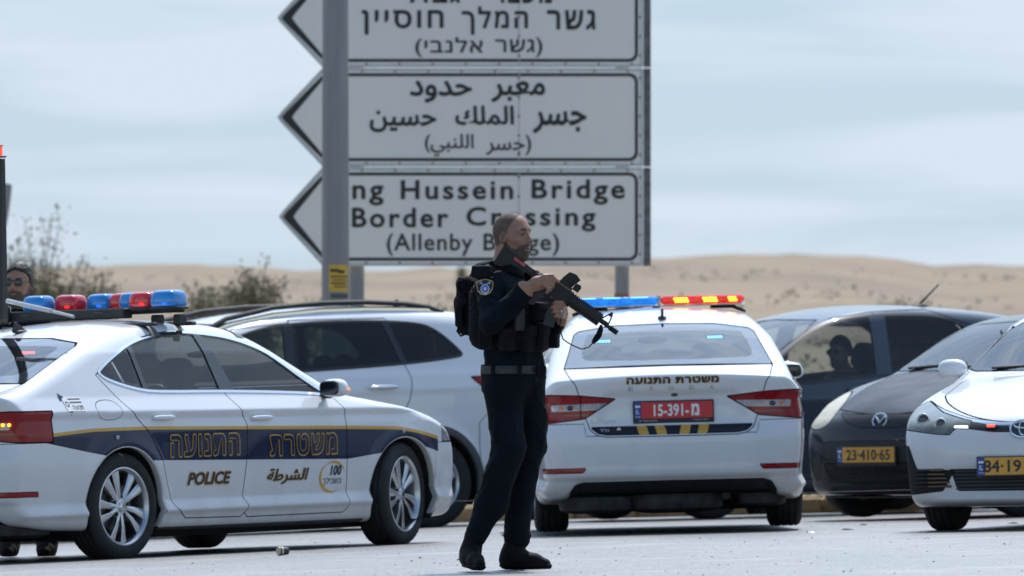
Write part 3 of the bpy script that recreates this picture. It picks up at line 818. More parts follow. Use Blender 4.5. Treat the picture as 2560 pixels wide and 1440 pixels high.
def make_wheel(R, W, rim, style, parent, x, side, steer=0.0, half=.79, cap='alloy', rimmat='alloy'):
    """wheel on the car's right (side=1) or left (-1); y of the outer face = half+W/2"""
    Mx = Matrix.Translation((x, side * half, R)) @ Matrix.Rotation(steer, 4, 'Z') @ Matrix.Scale(side, 4, (0, 1, 0))
    h = W / 2
    rm = MB()
    rm.lathe([(rim, h - .012), (rim + .004, h - .006), (rim - .004, h - .004), (rim - .014, h - .012), (rim - .022, h - .04), (rim - .03, -h + .02), (rim, -h)], 40, 0, Mx)
    face = h - .02
    if style == 'twist':
        nsp = 10
        for i in range(nsp):
            a = 2 * math.pi * i / nsp + .1 + (.07 if i % 2 else -.07); tw = .07
            pts = []
            r0, r1 = .045, rim - .012
            def q(r, off, y):
                aa = a + tw * (r / r1) ** 1.5
                return (r * math.cos(aa) - off * math.sin(aa), y, r * math.sin(aa) + off * math.cos(aa))
            V = []
            for r, wd, y in ((r0, .013, face - .008), (r1 * .55, .019, face - .002), (r1, .032, face - .006)):
                V += [q(r, -wd, y - .012), q(r, -wd * .15, y), q(r, wd, y - .004), q(r, wd * .8, y - .04), q(r, -wd * .8, y - .04)]
            F = []
            for k in range(2):
                for j in range(5):
                    j2 = (j + 1) % 5; F.append((k * 5 + j, k * 5 + j2, k * 5 + 5 + j2, k * 5 + 5 + j))
            rm.add(V, F, 0, Mx)
    else:
        nsp = 5 if style == 'five' else 7
        for i in range(nsp):
            a0 = 2 * math.pi * i / nsp + .3
            for da in ((-.10, .10) if style == 'five' else (0,)):
                a = a0 + da; r0, r1 = .05, rim - .01
                def q(r, off, y): return (r * math.cos(a) - off * math.sin(a), y, r * math.sin(a) + off * math.cos(a))
                V = []
                for r, wd, y in ((r0, .022, face), (r1, .022, face - .004)):
                    V += [q(r, -wd, y - .006), q(r, 0, y), q(r, wd, y - .006), q(r, wd * .9, y - .04), q(r, -wd * .9, y - .04)]
                rm.add(V, [(j, (j + 1) % 5, 5 + (j + 1) % 5, 5 + j) for j in range(5)], 0, Mx)
    rm.lathe([(0, face - .004), (.030, face - .004), (.035, face - .010), (.058, face - .014), (.075, face - .022), (.078, face - .05)], 24, 0, Mx)
    for i in range(5):
        a = 2 * math.pi * i / 5 + .4
        M2 = Mx @ Matrix.Translation((.062 * math.cos(a), 0, .062 * math.sin(a)))
        rm.lathe([(0, face - .010), (.013, face - .010), (.013, face - .03)], 8, 1, M2)
    w_ = rm.build('wheel', [rimmat, 'gap'], parent, smooth=True)
    t = MB(); n = 48
    prof = [(rim - .004, h - .014), (rim + .012, h - .004), (rim + (R - rim) * .35, h + .004), (R - .035, h), (R - .014, h - .010), (R - .004, h - .024)]
    for y in (.062, .022, -.022, -.062):
        yy = y * h / .11
        prof += [(R, yy + .012 * h / .11), (R, yy + .004), (R - .009, yy + .003), (R - .009, yy - .003), (R, yy - .004)]
    prof += [(R - .004, -h + .024), (R - .014, -h + .010), (R - .035, -h), (rim, -h + .005)]
    t.lathe(prof, n, 0, Mx)
    t.build('tyre', 'rubber', w_, smooth=True)
    d = MB(); d.lathe([(0, h - .085), (.155, h - .085), (.158, h - .10), (.07, h - .10), (0, h - .10)], 28, 0, Mx); d.build('brake_disc', 'disc', w_, smooth=True)
    c = MB(); c.lathe([(0, face + .001), (.022, face), (.026, face - .006)], 16, 0, Mx); c.build('hub_cap', 'chrome', w_, smooth=True)
    return w_

def interior(s, xs_front, xs_rear, zc=.62, hw=.36, steer=True, dash=.62, shelf=None, headz=.0, skip=None):
    """seats, dashboard and steering wheel; left-hand drive"""
    for x, ys, rear in ((xs_front, (hw, -hw), 0), (xs_rear, (hw, 0, -hw), 1)):
        for y in ys:
            if skip and (y > 0, rear) == skip: continue
            mb = MB(); wdt = .25 if not rear else .22
            R = Matrix.Translation((x, y, zc)) @ Matrix.Rotation(rad(14), 4, 'Y')
            superell(mb, (0, 0, .06), (.075, wdt, .36), 3.2, 16, 0, R)
            superell(mb, (-.25, 0, -.22), (.28, wdt, .08), 3, 14, 0, Matrix.Translation((x, y, zc)))
            st = mb.build('seat', 'seat', s.root, smooth=True)
            if not (rear and y == 0) or True:
                hb = MB(); superell(hb, (0, 0, .50), (.055, .135 if not rear else .12, .105 if not rear else .07), 3, 14, 0, R)
                hb.tube([(0, .06, .36), (0, .06, .45)], .006, 0, 6, Mx=R); hb.tube([(0, -.06, .36), (0, -.06, .45)], .006, 0, 6, Mx=R)
                hb.build('headrest', 'seat', st, smooth=True)
    mb = MB(); superell(mb, (dash, 0, zc + .17), (.30, .66, .13), 3.5, 18); mb.build('dashboard', 'trim', s.root, smooth=True)
    R = Matrix.Translation((dash + .36, -hw, zc + .24)) @ Matrix.Rotation(rad(68), 4, 'Y')
    mb = MB(); n = 28
    pts = [(.185 * math.cos(2 * math.pi * i / n), .185 * math.sin(2 * math.pi * i / n), 0) for i in range(n + 1)]
    mb.tube(pts, .015, 0, 8, cap=False, Mx=R); mb.box((0, 0, -.01), (.10, .12, .03), 0, R, .01); mb.box((0, 0, -.01), (.02, .34, .015), 0, R); mb.box((.08, 0, -.01), (.16, .02, .015), 0, R)
    mb.build('steering_wheel', 'plastic', s.root, smooth=True)
    mb = MB(); superell(mb, (dash + .28, 0, zc + .62), (.015, .11, .035), 3, 12); mb.tube([(dash + .26, 0, zc + .64), (dash + .2, 0, zc + .72)], .008, 0, 6); mb.build('rear_view_mirror', 'plastic', s.root, smooth=True)
    if shelf:
        mb = MB(); mb.box(((shelf[0] + shelf[1]) / 2, 0, shelf[2]), (shelf[1] - shelf[0], 1.24, .03), 0, None, .01); mb.build('parcel_shelf', 'trim', s.root)

def wing_mirror(s, x, z, y, m, sg, scale=1.0, tip='amber'):
    mb = MB(); k = scale
    superell(mb, (x + .01, sg * (y + .115 * k), z), (.085 * k, .115 * k, .075 * k), 2.8, 20, 0, None, lambda t: 1 - .12 * t)
    mb.tube([(x + .0, sg * (y - .05), z - .055 * k), (x, sg * (y + .06 * k), z - .06 * k)], .022, 1, 8)
    o = mb.build('wing_mirror', [m, 'plastic'], s.root, smooth=True)
    g = MB(); superell(g, (x + .087 * k, sg * (y + .115 * k), z), (.012, .098 * k, .06 * k), 3.5, 16); g.build('mirror_housing', 'gloss', o, smooth=True)
    t = MB(); superell(t, (x - .01, sg * (y + .215 * k), z - .01), (.045 * k, .012, .01), 3, 10); t.build('indicator', tip, o, smooth=True)
    return o

def plate(name, text, Mx, field, letter, parent, left='plate_blue', tw=None, size=(.52, .11), frame='plastic', fh=.0, fmat=None, il=True):
    """number plate; local X = reading direction, local Y = towards the reader, Z up"""
    mb = MB(); w_, h_ = size
    mb.box((0, -.006, -fh / 2), (w_ + .02, .012, h_ + .018 + fh), 0, Mx, .004)
    o = mb.build('number_plate', frame, parent)
    mb = MB(); mb.box((.0225, .0015, 0), (w_ - .045, .004, h_), 0, Mx, .001); mb.build('plate_field', field, o)
    mb = MB(); mb.box((-w_ / 2 + .0215, .0015, 0), (.043, .004, h_), 0, Mx, .001); mb.build('country_band', 'plate_blue', o)
    def put(body, cx, cz, tw_, th, m, bold, off=.0042):
        V, F = text2d(body, tw_, th, bold); mb = MB()
        mb.add([(v[0] + cx, off + v[2], v[1] + cz) for v in V], F, 0, Mx); mb.build('plate_lettering', m, o)
    for a, b, c in text: put(a, b, 0, c[0], c[1], letter, c[2])
    put('IL', -w_ / 2 + .0215, -.008, .022, .03, 'white_letter', .02)
    put('ישראל', -w_ / 2 + .0215, -.040, .032, .012, 'white_letter', .0)
    mb = MB(); mb.box((-w_ / 2 + .0215, .0038, .035), (.034, .001, .003), 0, Mx); mb.box((-w_ / 2 + .0215, .0038, .018), (.034, .001, .003), 0, Mx); mb.box((-w_ / 2 + .0215, .0036, .0265), (.034, .0006, .02), 1, Mx)
    V = [(-w_ / 2 + .0215 + .007 * math.cos(q), .0042, .0265 + .007 * math.sin(q)) for q in [math.pi / 6 * k for k in range(12)]]
    mb.build('flag_print', ['plate_blue', 'white_letter'], o)
    return o

def antenna_fin(s, x, m='plastic', y=0.0):
    z = s.b.top([x], [y])[0][2]
    mb = MB(); superell(mb, (x, y, z + .004), (.075, .03, .012), 2.2, 16)
    mb.prism([(x - .07, z), (x + .06, z), (x + .075, z + .008), (x + .055, z + .062), (x + .04, z + .064), (x - .02, z + .025)], y - .008, y + .008)
    mb.build('antenna', m, s.root, smooth=False)

def ring(poly, grow, it=2):
    sd = sdpoly(chaikin(poly, it)); return sd

# ============================================================ liftback patrol car
def build_liftback():
    s = Car('liftback', 'police_car', .0165)
    b = s.b
    g = .0032
    # glass
    RW = [(0, 1.393), (.35, 1.385), (.575, 1.352), (.61, 1.33), (.665, 1.19), (.70, 1.108), (.3, 1.118), (0, 1.120)]
    RW = RW + [(-a, c) for a, c in RW[-2:0:-1]]
    frw = s.endf(RW, True, False, xlim=2.3)
    inner = chaikin([(-.50, 1.155), (.50, 1.155), (.585, 1.17), (.54, 1.30), (.50, 1.345), (-.50, 1.345), (-.54, 1.30), (-.585, 1.17)], 2)
    band = sdpoly(inner)
    rw = s.take(frw, g); ins, outs = split(rw, band(rw.V[:, 1], rw.V[:, 2]))
    o = piece_obj('rear_window', ins, 'glass_rear', s.root); piece_obj('black_glass_border', outs, 'glass_border', o)
    s.glass_cut(s.endf(inner, True, False, grow=.01, xlim=2.3))
    WS = [(0, 1.40), (.52, 1.385), (.62, 1.33), (.80, 1.06), (.74, 1.055), (0, 1.05)]
    WS = WS + [(-a, c) for a, c in WS[-2:0:-1]]
    fws = s.endf(WS, False, False, xlim=1.35); s.part('windscreen', fws, 'glass_clear', g); s.glass_cut(fws)
    DLO = [(2.94, 1.158), (2.87, 1.105), (2.60, 1.040), (2.40, 1.026), (1.75, 1.020), (.94, .996), (.70, .972), (.735, 1.0), (.92, 1.105), (1.07, 1.21), (1.235, 1.305), (1.49, 1.380), (1.81, 1.412), (2.02, 1.418), (2.30, 1.392), (2.55, 1.338), (2.78, 1.25), (2.92, 1.185)]
    DLO = chaikin(DLO, 2)
    # trim ring then panes
    fo = s.side(DLO, grow=.0, ny=.3); fi = s.side(DLO, grow=-.017, ny=.3)
    tr = s.take(fo); pane, rg = split(tr, fi(tr))
    piece_obj('window_trim', rg, 'chrome', s.root, off=.003)
    def divs(P, lo, hi):       # pane between two slanted lines given as (x at z=1.02, x at z=1.38)
        x, z = P.V[:, 0], P.V[:, 2]; t = (z - 1.02) / .36
        return np.maximum(lo[0] + (lo[1] - lo[0]) * t - x, x - hi[0] - (hi[1] - hi[0]) * t)
    names = [('front_side_window', (-9, -9), (1.655, 1.748), 'glass_side'), ('rear_side_window', (1.805, 1.818), (2.525, 2.50), 'glass_side'), ('quarter_window', (2.56, 2.545), (9, 9), 'glass_side')]
    rest = pane
    for sg in (1, -1):
        for nm, lo, hi, gm in names:
            f = lambda P: np.maximum(divs(P, lo, hi), -sg * P.V[:, 1])
            gp, _ = split(pane, f(pane)); gp, _ = split(gp, s.side(DLO, grow=-.027, ny=.3)(gp)); piece_obj(nm, gp, gm, s.root, off=-.004)
    for nm, lo, hi, gm in names:
        f = lambda P: divs(P, lo, hi); a, rest = split(rest, f(rest)); s.glass_cut(lambda P, lo=lo, hi=hi: np.maximum(divs(P, lo, hi), fi(P) - .002))
        rb, keep = split(a, s.side(DLO, grow=-.027, ny=.3)(a)); piece_obj('window_seal', keep, 'plastic', s.root)
    piece_obj('door_pillar_cover', rest, 'gloss', s.root, off=.002)
    # stripe film
    top = [(3.62, .792), (3.53, .797), (3.14, .822), (2.63, .824), (1.65, .806), (.60, .786), (.07, .772), (-.16, .742), (-.40, .70)]
    bot = [(-.40, .60), (-.10, .655), (.30, .60), (.60, .574), (1.65, .594), (2.60, .612), (3.05, .645), (3.30, .70), (3.62, .742)]
    tx, tz = zip(*sorted(top)); bx, bz = zip(*sorted(bot))
    def stripe(d):
        def f(P):
            x, y, z = P.V.T
            r = np.maximum(z - np.interp(x, tx, tz) + d, np.interp(x, bx, bz) - z)
            return np.maximum(r, np.maximum(.25 - np.abs(y), np.maximum(x - 3.62, -.40 - x)))
        return f
    lay = [(stripe(0), 'gold'), (stripe(.021), 'navy')]
    # lamps
    LMP = [(.37, .905), (.62, .931), (.80, .938), (.93, .935), (.93, .742), (.80, .752), (.58, .776)]
    fl = s.endf(LMP, True, True, xlim=3.50)
    lp = s.take(fl, .004)
    gapx, lp2 = split(lp, np.maximum(np.abs(np.abs(lp.V[:, 1]) - .605) - .004, -9))
    fw = lambda P: np.maximum(np.maximum(np.abs(P.V[:, 2] - .852 - .02 * (.6 - np.abs(P.V[:, 1]))) - .022, .43 - np.abs(P.V[:, 1])), np.abs(P.V[:, 1]) - .80)
    fr2 = lambda P: np.maximum(np.maximum(np.abs(P.V[:, 2] - .800) - .004, .55 - np.abs(P.V[:, 1])), np.abs(P.V[:, 1]) - .83)
    for sg in (1, -1):
        q, _ = split(lp2, -sg * lp2.V[:, 1])
        piece_obj('tail_lamp', q, 'red_lamp', s.root, [(fw, 'clear_lamp'), (fr2, 'dark_red'), (lambda P: fw(P) + np.maximum(0, np.abs(np.abs(P.V[:, 1]) - .735) * 1.0) + (-.0), 'amber')], off=-.002)
        mb = MB(); pp = b.end([sg * .675], [.85], True, .002)[0]; superell(mb, pp, (.008, .021, .017), 2.2, 14); mb.build('reversing_bulb', 'gloss', s.root, smooth=True)
    # headlamps
    HL = [(.42, .70), (.60, .735), (.95, .78), (.95, .67), (.60, .645), (.45, .635)]
    for sg in (1, -1):
        s.part('headlamp', lambda P, sg=sg: np.maximum(s.endf(HL, False, True, xlim=-.45)(P), -sg * P.V[:, 1]), 'clear_lamp', .003)
    s.part('radiator_grille', s.endf([(0, .72), (.40, .70), (.38, .50), (0, .48)], False, True, xlim=-.5), 'plastic', .003)
    s.part('air_intake', s.endf([(0, .36), (.55, .36), (.5, .25), (0, .25)], False, True, xlim=-.5), 'plastic', .003)
    # boot lid, with stripe band
    LID = [(0, 1.120), (.70, 1.108), (.665, 1.04), (.635, 1.0), (.605, .90), (.58, .80), (.545, .70), (.50, .664), (.44, .652), (0, .648)]
    band_ = sdpoly([(-.60, .722), (.60, .722), (.60, .64), (-.60, .64)])
    inl = s.endf(LID, True, True, grow=-.010, xlim=3.3)
    def ys(c, lean):
        P0 = [(c - .033 - lean, .725), (c + .033 - lean, .725), (c + .033 + lean, .65), (c - .033 + lean, .65)]; sd = sdpoly(P0)
        return lambda P: np.maximum(sd(P.V[:, 1], P.V[:, 2]), np.maximum(band_(P.V[:, 1], P.V[:, 2]), inl(P)))
    s.part('boot_lid', s.endf(LID, True, True, xlim=3.3), 'white', g, [(lambda P: np.maximum(band_(P.V[:, 1], P.V[:, 2]), inl(P)), 'band_black')] + [(ys(c, l), 'gold') for c, l in ((-.195, .010), (-.075, .010), (.085, -.010), (.205, -.010))])
    # reflectors and diffuser
    RF = [(.57, .450), (.90, .446), (.90, .414), (.60, .416)]
    s.part('rear_reflector', s.endf(RF, True, True, xlim=3.62), 'red_lamp', .002)
    DF = [(0, .357), (.60, .352), (.655, .335), (.69, .28), (.70, .15), (0, .15)]
    s.part('rear_diffuser', s.endf(DF, True, True, xlim=3.4), 'plastic', .002)
    # bumper / doors / bonnet / flap
    for sg in (1, -1):
        fd = s.side([(.74, 1.03), (.66, .93), (.622, .88), (.615, .80), (.605, .40), (.600, .262), (.64, .235), (1.63, .235), (1.665, .262), (1.64, .304), (1.672, .37), (1.645, .60), (1.635, .82), (1.70, .922), (1.782, 1.03)], sg, ny=.2)
        rd = s.side([(1.782, 1.03), (1.70, .922), (1.635, .82), (1.645, .60), (1.672, .37), (1.64, .304), (1.665, .262), (1.70, .238), (2.25, .245), (2.30, .275), (2.366, .32), (2.44, .46), (2.489, .607), (2.56, .72), (2.634, .806), (2.787, .933), (2.90, 1.07), (2.96, 1.15), (2.93, 1.165), (2.85, 1.11), (2.6, 1.055)], sg, ny=.2)
        d1 = s.part('door', fd, 'white', g, lay); d2 = s.part('door', rd, 'white', g, lay)
        for d, x, z in ((d1, 1.49, .852), (d2, 2.47, .872)):
            p = b.side([x], [z], sg)[0]; mb = MB()
            superell(mb, (x, p[1] + sg * .020, z + .003), (.105, .012, .016), 2.6, 18)
            for dx in (-.085, .085): superell(mb, (x + dx, p[1] + sg * .008, z), (.018, .014, .013), 2.4, 10)
            h_ = mb.build('handle', 'white', d, smooth=True)
            mb = MB(); superell(mb, (x, p[1] - sg * .004, z - .004), (.055, .008, .028), 2.2, 16); mb.build('handle_recess', 'recess_white', h_, smooth=True)
        s.part('rocker_panel', s.side([(.40, .190), (2.52, .195), (2.52, .05), (.40, .05)], sg, ny=-1), 'greyplastic')
    s.part('fuel_flap', s.side(chaikin([(2.88, .998), (3.10, .99), (3.085, .868), (2.855, .872)], 2), 1, ny=.2), 'white', .002, lay)
    RB = [(-1, .742), (.58, .70)]
    fb = lambda P: np.maximum(P.V[:, 2] - np.where(np.abs(P.V[:, 1]) > .58, .742 - np.clip((3.56 - P.V[:, 0]), 0, 1) * .17, .66), 2.9 - P.V[:, 0])
    s.part('rear_bumper', fb, 'white', .0022)
    fbn = lambda P: np.maximum(np.maximum(P.V[:, 0] - .50, -.80 - P.V[:, 0]), np.maximum(np.abs(P.V[:, 1]) - .79 - .04 * P.V[:, 0], .70 - P.V[:, 2]))
    s.part('bonnet', fbn, 'white', g)
    fbf = lambda P: np.maximum(P.V[:, 2] - .66, P.V[:, 0] + .36)
    s.part('front_bumper', fbf, 'white', .0022, lay)
    s.finish('white', lay)
    # sill shadow line pieces
    # writing on the flank
    for sg in (1,):
        pass
    def outl(c, body, w_, h_, w2, h2, f, sg=1, inner='navy', outer='gold', bi=.022, bo=.05, space=1.12, shear=0):
        s.decal(f, c, body, w_, h_, outer, 'lettering', bo, shear, sg=sg, off=.0035, space=space)
        s.decal(f, c, body, w2, h2, inner, 'lettering', bi, shear, sg=sg, off=.0052, space=space)
    for sg in (1, -1):
        outl((2.065, .695), 'התנועה', .70, .146, .684, .130, 'side', sg)
        outl((1.065, .676), 'משטרת', .70, .146, .684, .130, 'side', sg)
        outl((2.02, .487), 'POLICE', .44, .088, .43, .078, 'side', sg, inner='decal_dark', bi=.03, bo=.06, shear=.22, space=1.0)
        outl((1.22, .480), 'الشرطة', .43, .105, .425, .100, 'side', sg, inner='decal_dark', bi=.02, bo=.05, space=1.0, shear=.25)
        s.decal('side', (.725, .505), '100', .115, .065, 'decal_dark', 'lettering', .03, .2, sg=sg)
        s.decal('side', (.76, .435), 'בשבילך', .19, .055, 'decal_dark', 'lettering', .0, .2, sg=sg)
        for a0, a1, rx, rz, w_ in ((20, 120, .13, .095, .012), (120, 300, .13, .095, .018)):
            V2 = []; F = []
            for i in range(21):
                q = rad(a0 + (a1 - a0) * i / 20); t = math.sin(math.pi * (i + .5) / 21)
                for k in (-1, 1): V2.append(((rx + k * w_ * t * .6) * math.cos(q), (rz + k * w_ * t * .6) * math.sin(q)))
            F = [(2 * i, 2 * i + 1, 2 * i + 3, 2 * i + 2) for i in range(20)]
            s.flat('side', (.755, .463), V2, F, 'gold', 'emblem_arc', sg=sg)
        # traffic branch sticker on the rear wing
        c = (3.33, .975)
        def quad(x0, x1, z0, z1, m, off=.003, skew=0):
            n = 4; V2 = []
            for i in range(n + 1):
                u = x0 + (x1 - x0) * i / n; V2 += [(u + skew, z1), (u, z0)]
            s.flat('side', c, V2, [(2 * i, 2 * i + 1, 2 * i + 3, 2 * i + 2) for i in range(n)], m, 'sticker', off=off, sg=sg)
        quad(-.03, .13, -.045, .045, 'white_letter', .003); quad(.02, .127, .026, .034, 'navy', .0045); quad(.02, .127, .006, .014, 'navy', .0045)
        s.decal('side', (c[0] - .075 * sg * sg, c[1] - .022), 'תנועה', .095, .026, 'decal_dark', 'sticker', 0, sg=sg, off=.0045)
        s.flat('side', c, [(-.05, .07), (-.05, .02), (.0, .04), (-.06, .025)], [(0, 1, 2)], 'navy', 'sticker', off=.003, sg=sg)
        s.flat('side', c, [(-.02, -.045), (.02, -.045), (.0, -.075)], [(0, 2, 1)], 'navy', 'sticker', off=.003, sg=sg)
        V2 = [(.015 * math.cos(q), .018 * math.sin(q)) for q in np.linspace(0, 6.2832, 17)[:-1]]; s.flat('side', (c[0] + .005, c[1]), V2 + [(.6 * a, .6 * e) for a, e in V2], [(i, (i + 1) % 16, 16 + (i + 1) % 16, 16 + i) for i in range(16)], 'navy', 'sticker', off=.0045, sg=sg)
        for xx, zz in ((2.93, .76), (.02, .742)):
            mb = MB(); p = b.side([xx], [zz], sg)[0]; mb.box((p[0], p[1] + sg * .004, p[2]), (.03, .008, .024), 0, None, .003); mb.build('parking_sensor', 'clear_lamp', s.root)
    # rear face writing
    outl((.01, 1.021), 'משטרת התנועה', .62, .050, .612, .043, 'rear', inner='decal_dark', bi=.035, bo=.065, space=1.1)
    for ch, y in (('E', -.27), ('X', -.135), ('O', 0), ('D', .135), ('A', .27)):
        s.decal('rear', (y, .968), ch, .030, .026, 'silver_letter', 'badge_letter', .0, off=.004)
    s.decal('rear', (-.458, .757), 'SUPERB', .17, .020, 'silver_letter', 'badge_letter', .02, off=.004)
    s.decal('rear', (-.45, .697), 'TSI', .06, .018, 'silver_letter', 'badge_letter', .02, off=.004)
    mb = MB(); p = b.end([-.355], [.70], True, .004)[0]; mb.lathe([(0, 0), (.013, 0), (.013, -.004)], 16, 0, Matrix.Translation(p) @ Matrix.Rotation(rad(-90), 4, 'Z')); mb.build('badge', 'silver_letter', s.root)
    p = b.end([.012], [.812], True, 0)[0]
    Mx = Matrix.Translation((p[0] + .012, .012, .818)) @ Matrix.Rotation(rad(-90), 4, 'Z') @ Matrix.Scale(-1, 4, (1, 0, 0))
    Mx = Matrix(((0, 1, 0, p[0] + .014), (1, 0, 0, .012), (0, 0, 1, .822), (0, 0, 0, 1)))
    po = plate('number_plate', [('15-391-', -.015, (.235, .080, .03)), ('מ', .145, (.055, .080, .05))], Mx, 'plate_red', 'white_letter', s.root, fh=.022)
    V, F = text2d('לאבי סקודה', .10, .010, 0); mb = MB(); mb.add([(v[0] + .18, .001, v[1] - .068) for v in V], F, 0, Mx)
    V, F = text2d('גבעת שאול ים', .12, .010, 0); mb.add([(v[0] - .17, .001, v[1] - .068) for v in V], F, 0, Mx); mb.build('plate_lettering', 'white_letter', po)
    mb = MB(); superell(mb, (b.end([.02], [.925], True)[0][0] - .01, .02, .925), (.02, .025, .014), 3, 12); mb.build('reversing_camera', 'gloss', s.root, smooth=True)
    # under the rear
    mb = MB()
    superell(mb, (3.55, -.50, .205), (.17, .26, .07), 4, 16); superell(mb, (3.5, .60, .215), (.15, .17, .055), 4, 16); superell(mb, (3.4, .02, .21), (.35, .34, .085), 3.5, 16)
    mb.tube([(2.7, .45, .2), (3.3, .40, .22), (3.62, .36, .24)], .03, 0, 8); mb.build('exhaust_silencer', 'dark_metal', s.root, smooth=True)
    mb = MB(); mb.box((1.4, 0, .17), (3.4, 1.45, .08), 0, None, .03); mb.tube([(2.84, -.7, .30), (2.84, .7, .30)], .05, 0, 8); mb.tube([(0, -.7, .30), (0, .7, .30)], .04, 0, 8); mb.build('chassis', 'gap', s.root)
    # cabin
    interior(s, 1.50, 2.45, zc=.66, dash=.66, shelf=(2.85, 3.45, 1.02))
    for sg in (1, -1): wing_mirror(s, .78, 1.030, .885, 'white', sg, .78, tip='amber_lit')
    antenna_fin(s, 2.72)
    z = b.end([0], [1.365], True)[0]; mb = MB(); mb.box((z[0] - .05, 0, 1.362), (.03, .32, .02), 0, None, .005); mb.build('high_brake_lamp', 'dark_red', s.root)
    return s

M['dark_metal'] = mat('dirty_silencer_metal', (.035, .035, .035), .6, metal=.4, noise=.5, nscale=12)
M['band_black'] = mat('dark_band_film', (.008, .011, .022), .4, spec=.1, coat=.4)
M['glass_border'] = mat('black_glass_border', (.02, .025, .03), .06, coat=1, spec=.8)
M['recess_white'] = mat('handle_recess_paint', (.70, .71, .73), .25, coat=1.0)  # slightly greyer white for the recess behind each handle
M['amber_lit'] = mat('lit_indicator', (.8, .2, .05), .3, emit=(1, .22, .05), estr=1.2)
# ============================================================ other vehicles
def panes(s, DLO, divs_, ny=.3, trim='plastic', tgrow=.014, gm='glass_dark', names=None, ref=(1.0, 1.4), pillar='gloss'):
    """side glass: DLO outline cut into panes between slanted lines [(x at ref0, x at ref1), ...]"""
    DLO = chaikin(DLO, 2)
    ring_ = s.take(s.side(DLO, grow=tgrow, ny=ny)); fi = s.side(DLO, ny=ny); pane, rg = split(ring_, fi(ring_))
    piece_obj('window_trim', rg, trim, s.root, off=.002)
    k = len(divs_) + 1
    def rngf(P, i):
        x, z = P.V[:, 0], P.V[:, 2]; t = (z - ref[0]) / (ref[1] - ref[0])
        lo = divs_[i - 1] if i else None; hi = divs_[i] if i < k - 1 else None
        r = np.full(len(x), -9.0)
        if lo: r = np.maximum(r, lo[0] + (lo[1] - lo[0]) * t + lo[2] - x)
        if hi: r = np.maximum(r, x - hi[0] - (hi[1] - hi[0]) * t + hi[2])
        return r
    rest = pane
    for i in range(k):
        a, rest = split(rest, rngf(rest, i)); inn, keep = split(a, s.side(DLO, grow=-.010, ny=ny)(a))
        for sg in (1, -1):
            q, _ = split(inn, -sg * inn.V[:, 1])
            piece_obj((names or ['side_window'] * k)[i], q, gm if isinstance(gm, str) else gm[i], s.root, off=-.003)
        piece_obj('window_seal', keep, 'plastic', s.root)
        s.glass_cut(lambda P, i=i: np.maximum(rngf(P, i), fi(P)))
    if len(rest.T): piece_obj('door_pillar_cover', rest, pillar, s.root, off=.001)

def handle(s, x, z, sg, m, parent, L=.10):
    p = s.b.side([x], [z], sg)[0]; mb = MB()
    superell(mb, (x, p[1] + sg * .022, z + .003), (L, .012, .017), 2.6, 18)
    for dx in (-.08, .08): superell(mb, (x + dx * L / .1, p[1] + sg * .008, z), (.018, .016, .014), 2.4, 10)
    h_ = mb.build('handle', m, parent, smooth=True)
    mb = MB(); superell(mb, (x, p[1] - sg * .004, z - .006), (.055, .008, .03), 2.2, 16); mb.build('handle_recess', 'recess_white' if m == 'chrome' else 'gap', h_, smooth=True)

def symend(pts): return pts + [(-a, c) for a, c in pts[::-1] if a > 0]

def wipers(s, x, z, ys):
    mb = MB()
    for y0, y1, dz in ys:
        a = s.b.end([y0], [z], False)[0]; c = s.b.end([y1], [z + dz], False)[0]
        mb.tube([(a[0] - .03, y0, z + .0), (c[0] - .02, y1, z + dz)], .009, 0, 6)
    mb.build('wiper', 'plastic', s.root)

def chassis(s):
    mb = MB(); wb = s.b.wb
    mb.box((wb / 2, 0, .20), (wb + .6, 1.35, .08), 0, None, .03); mb.tube([(wb, -.68, .28), (wb, .68, .28)], .05, 0, 8); mb.tube([(0, -.68, .28), (0, .68, .28)], .04, 0, 8)
    mb.build('chassis', 'gap', s.root)

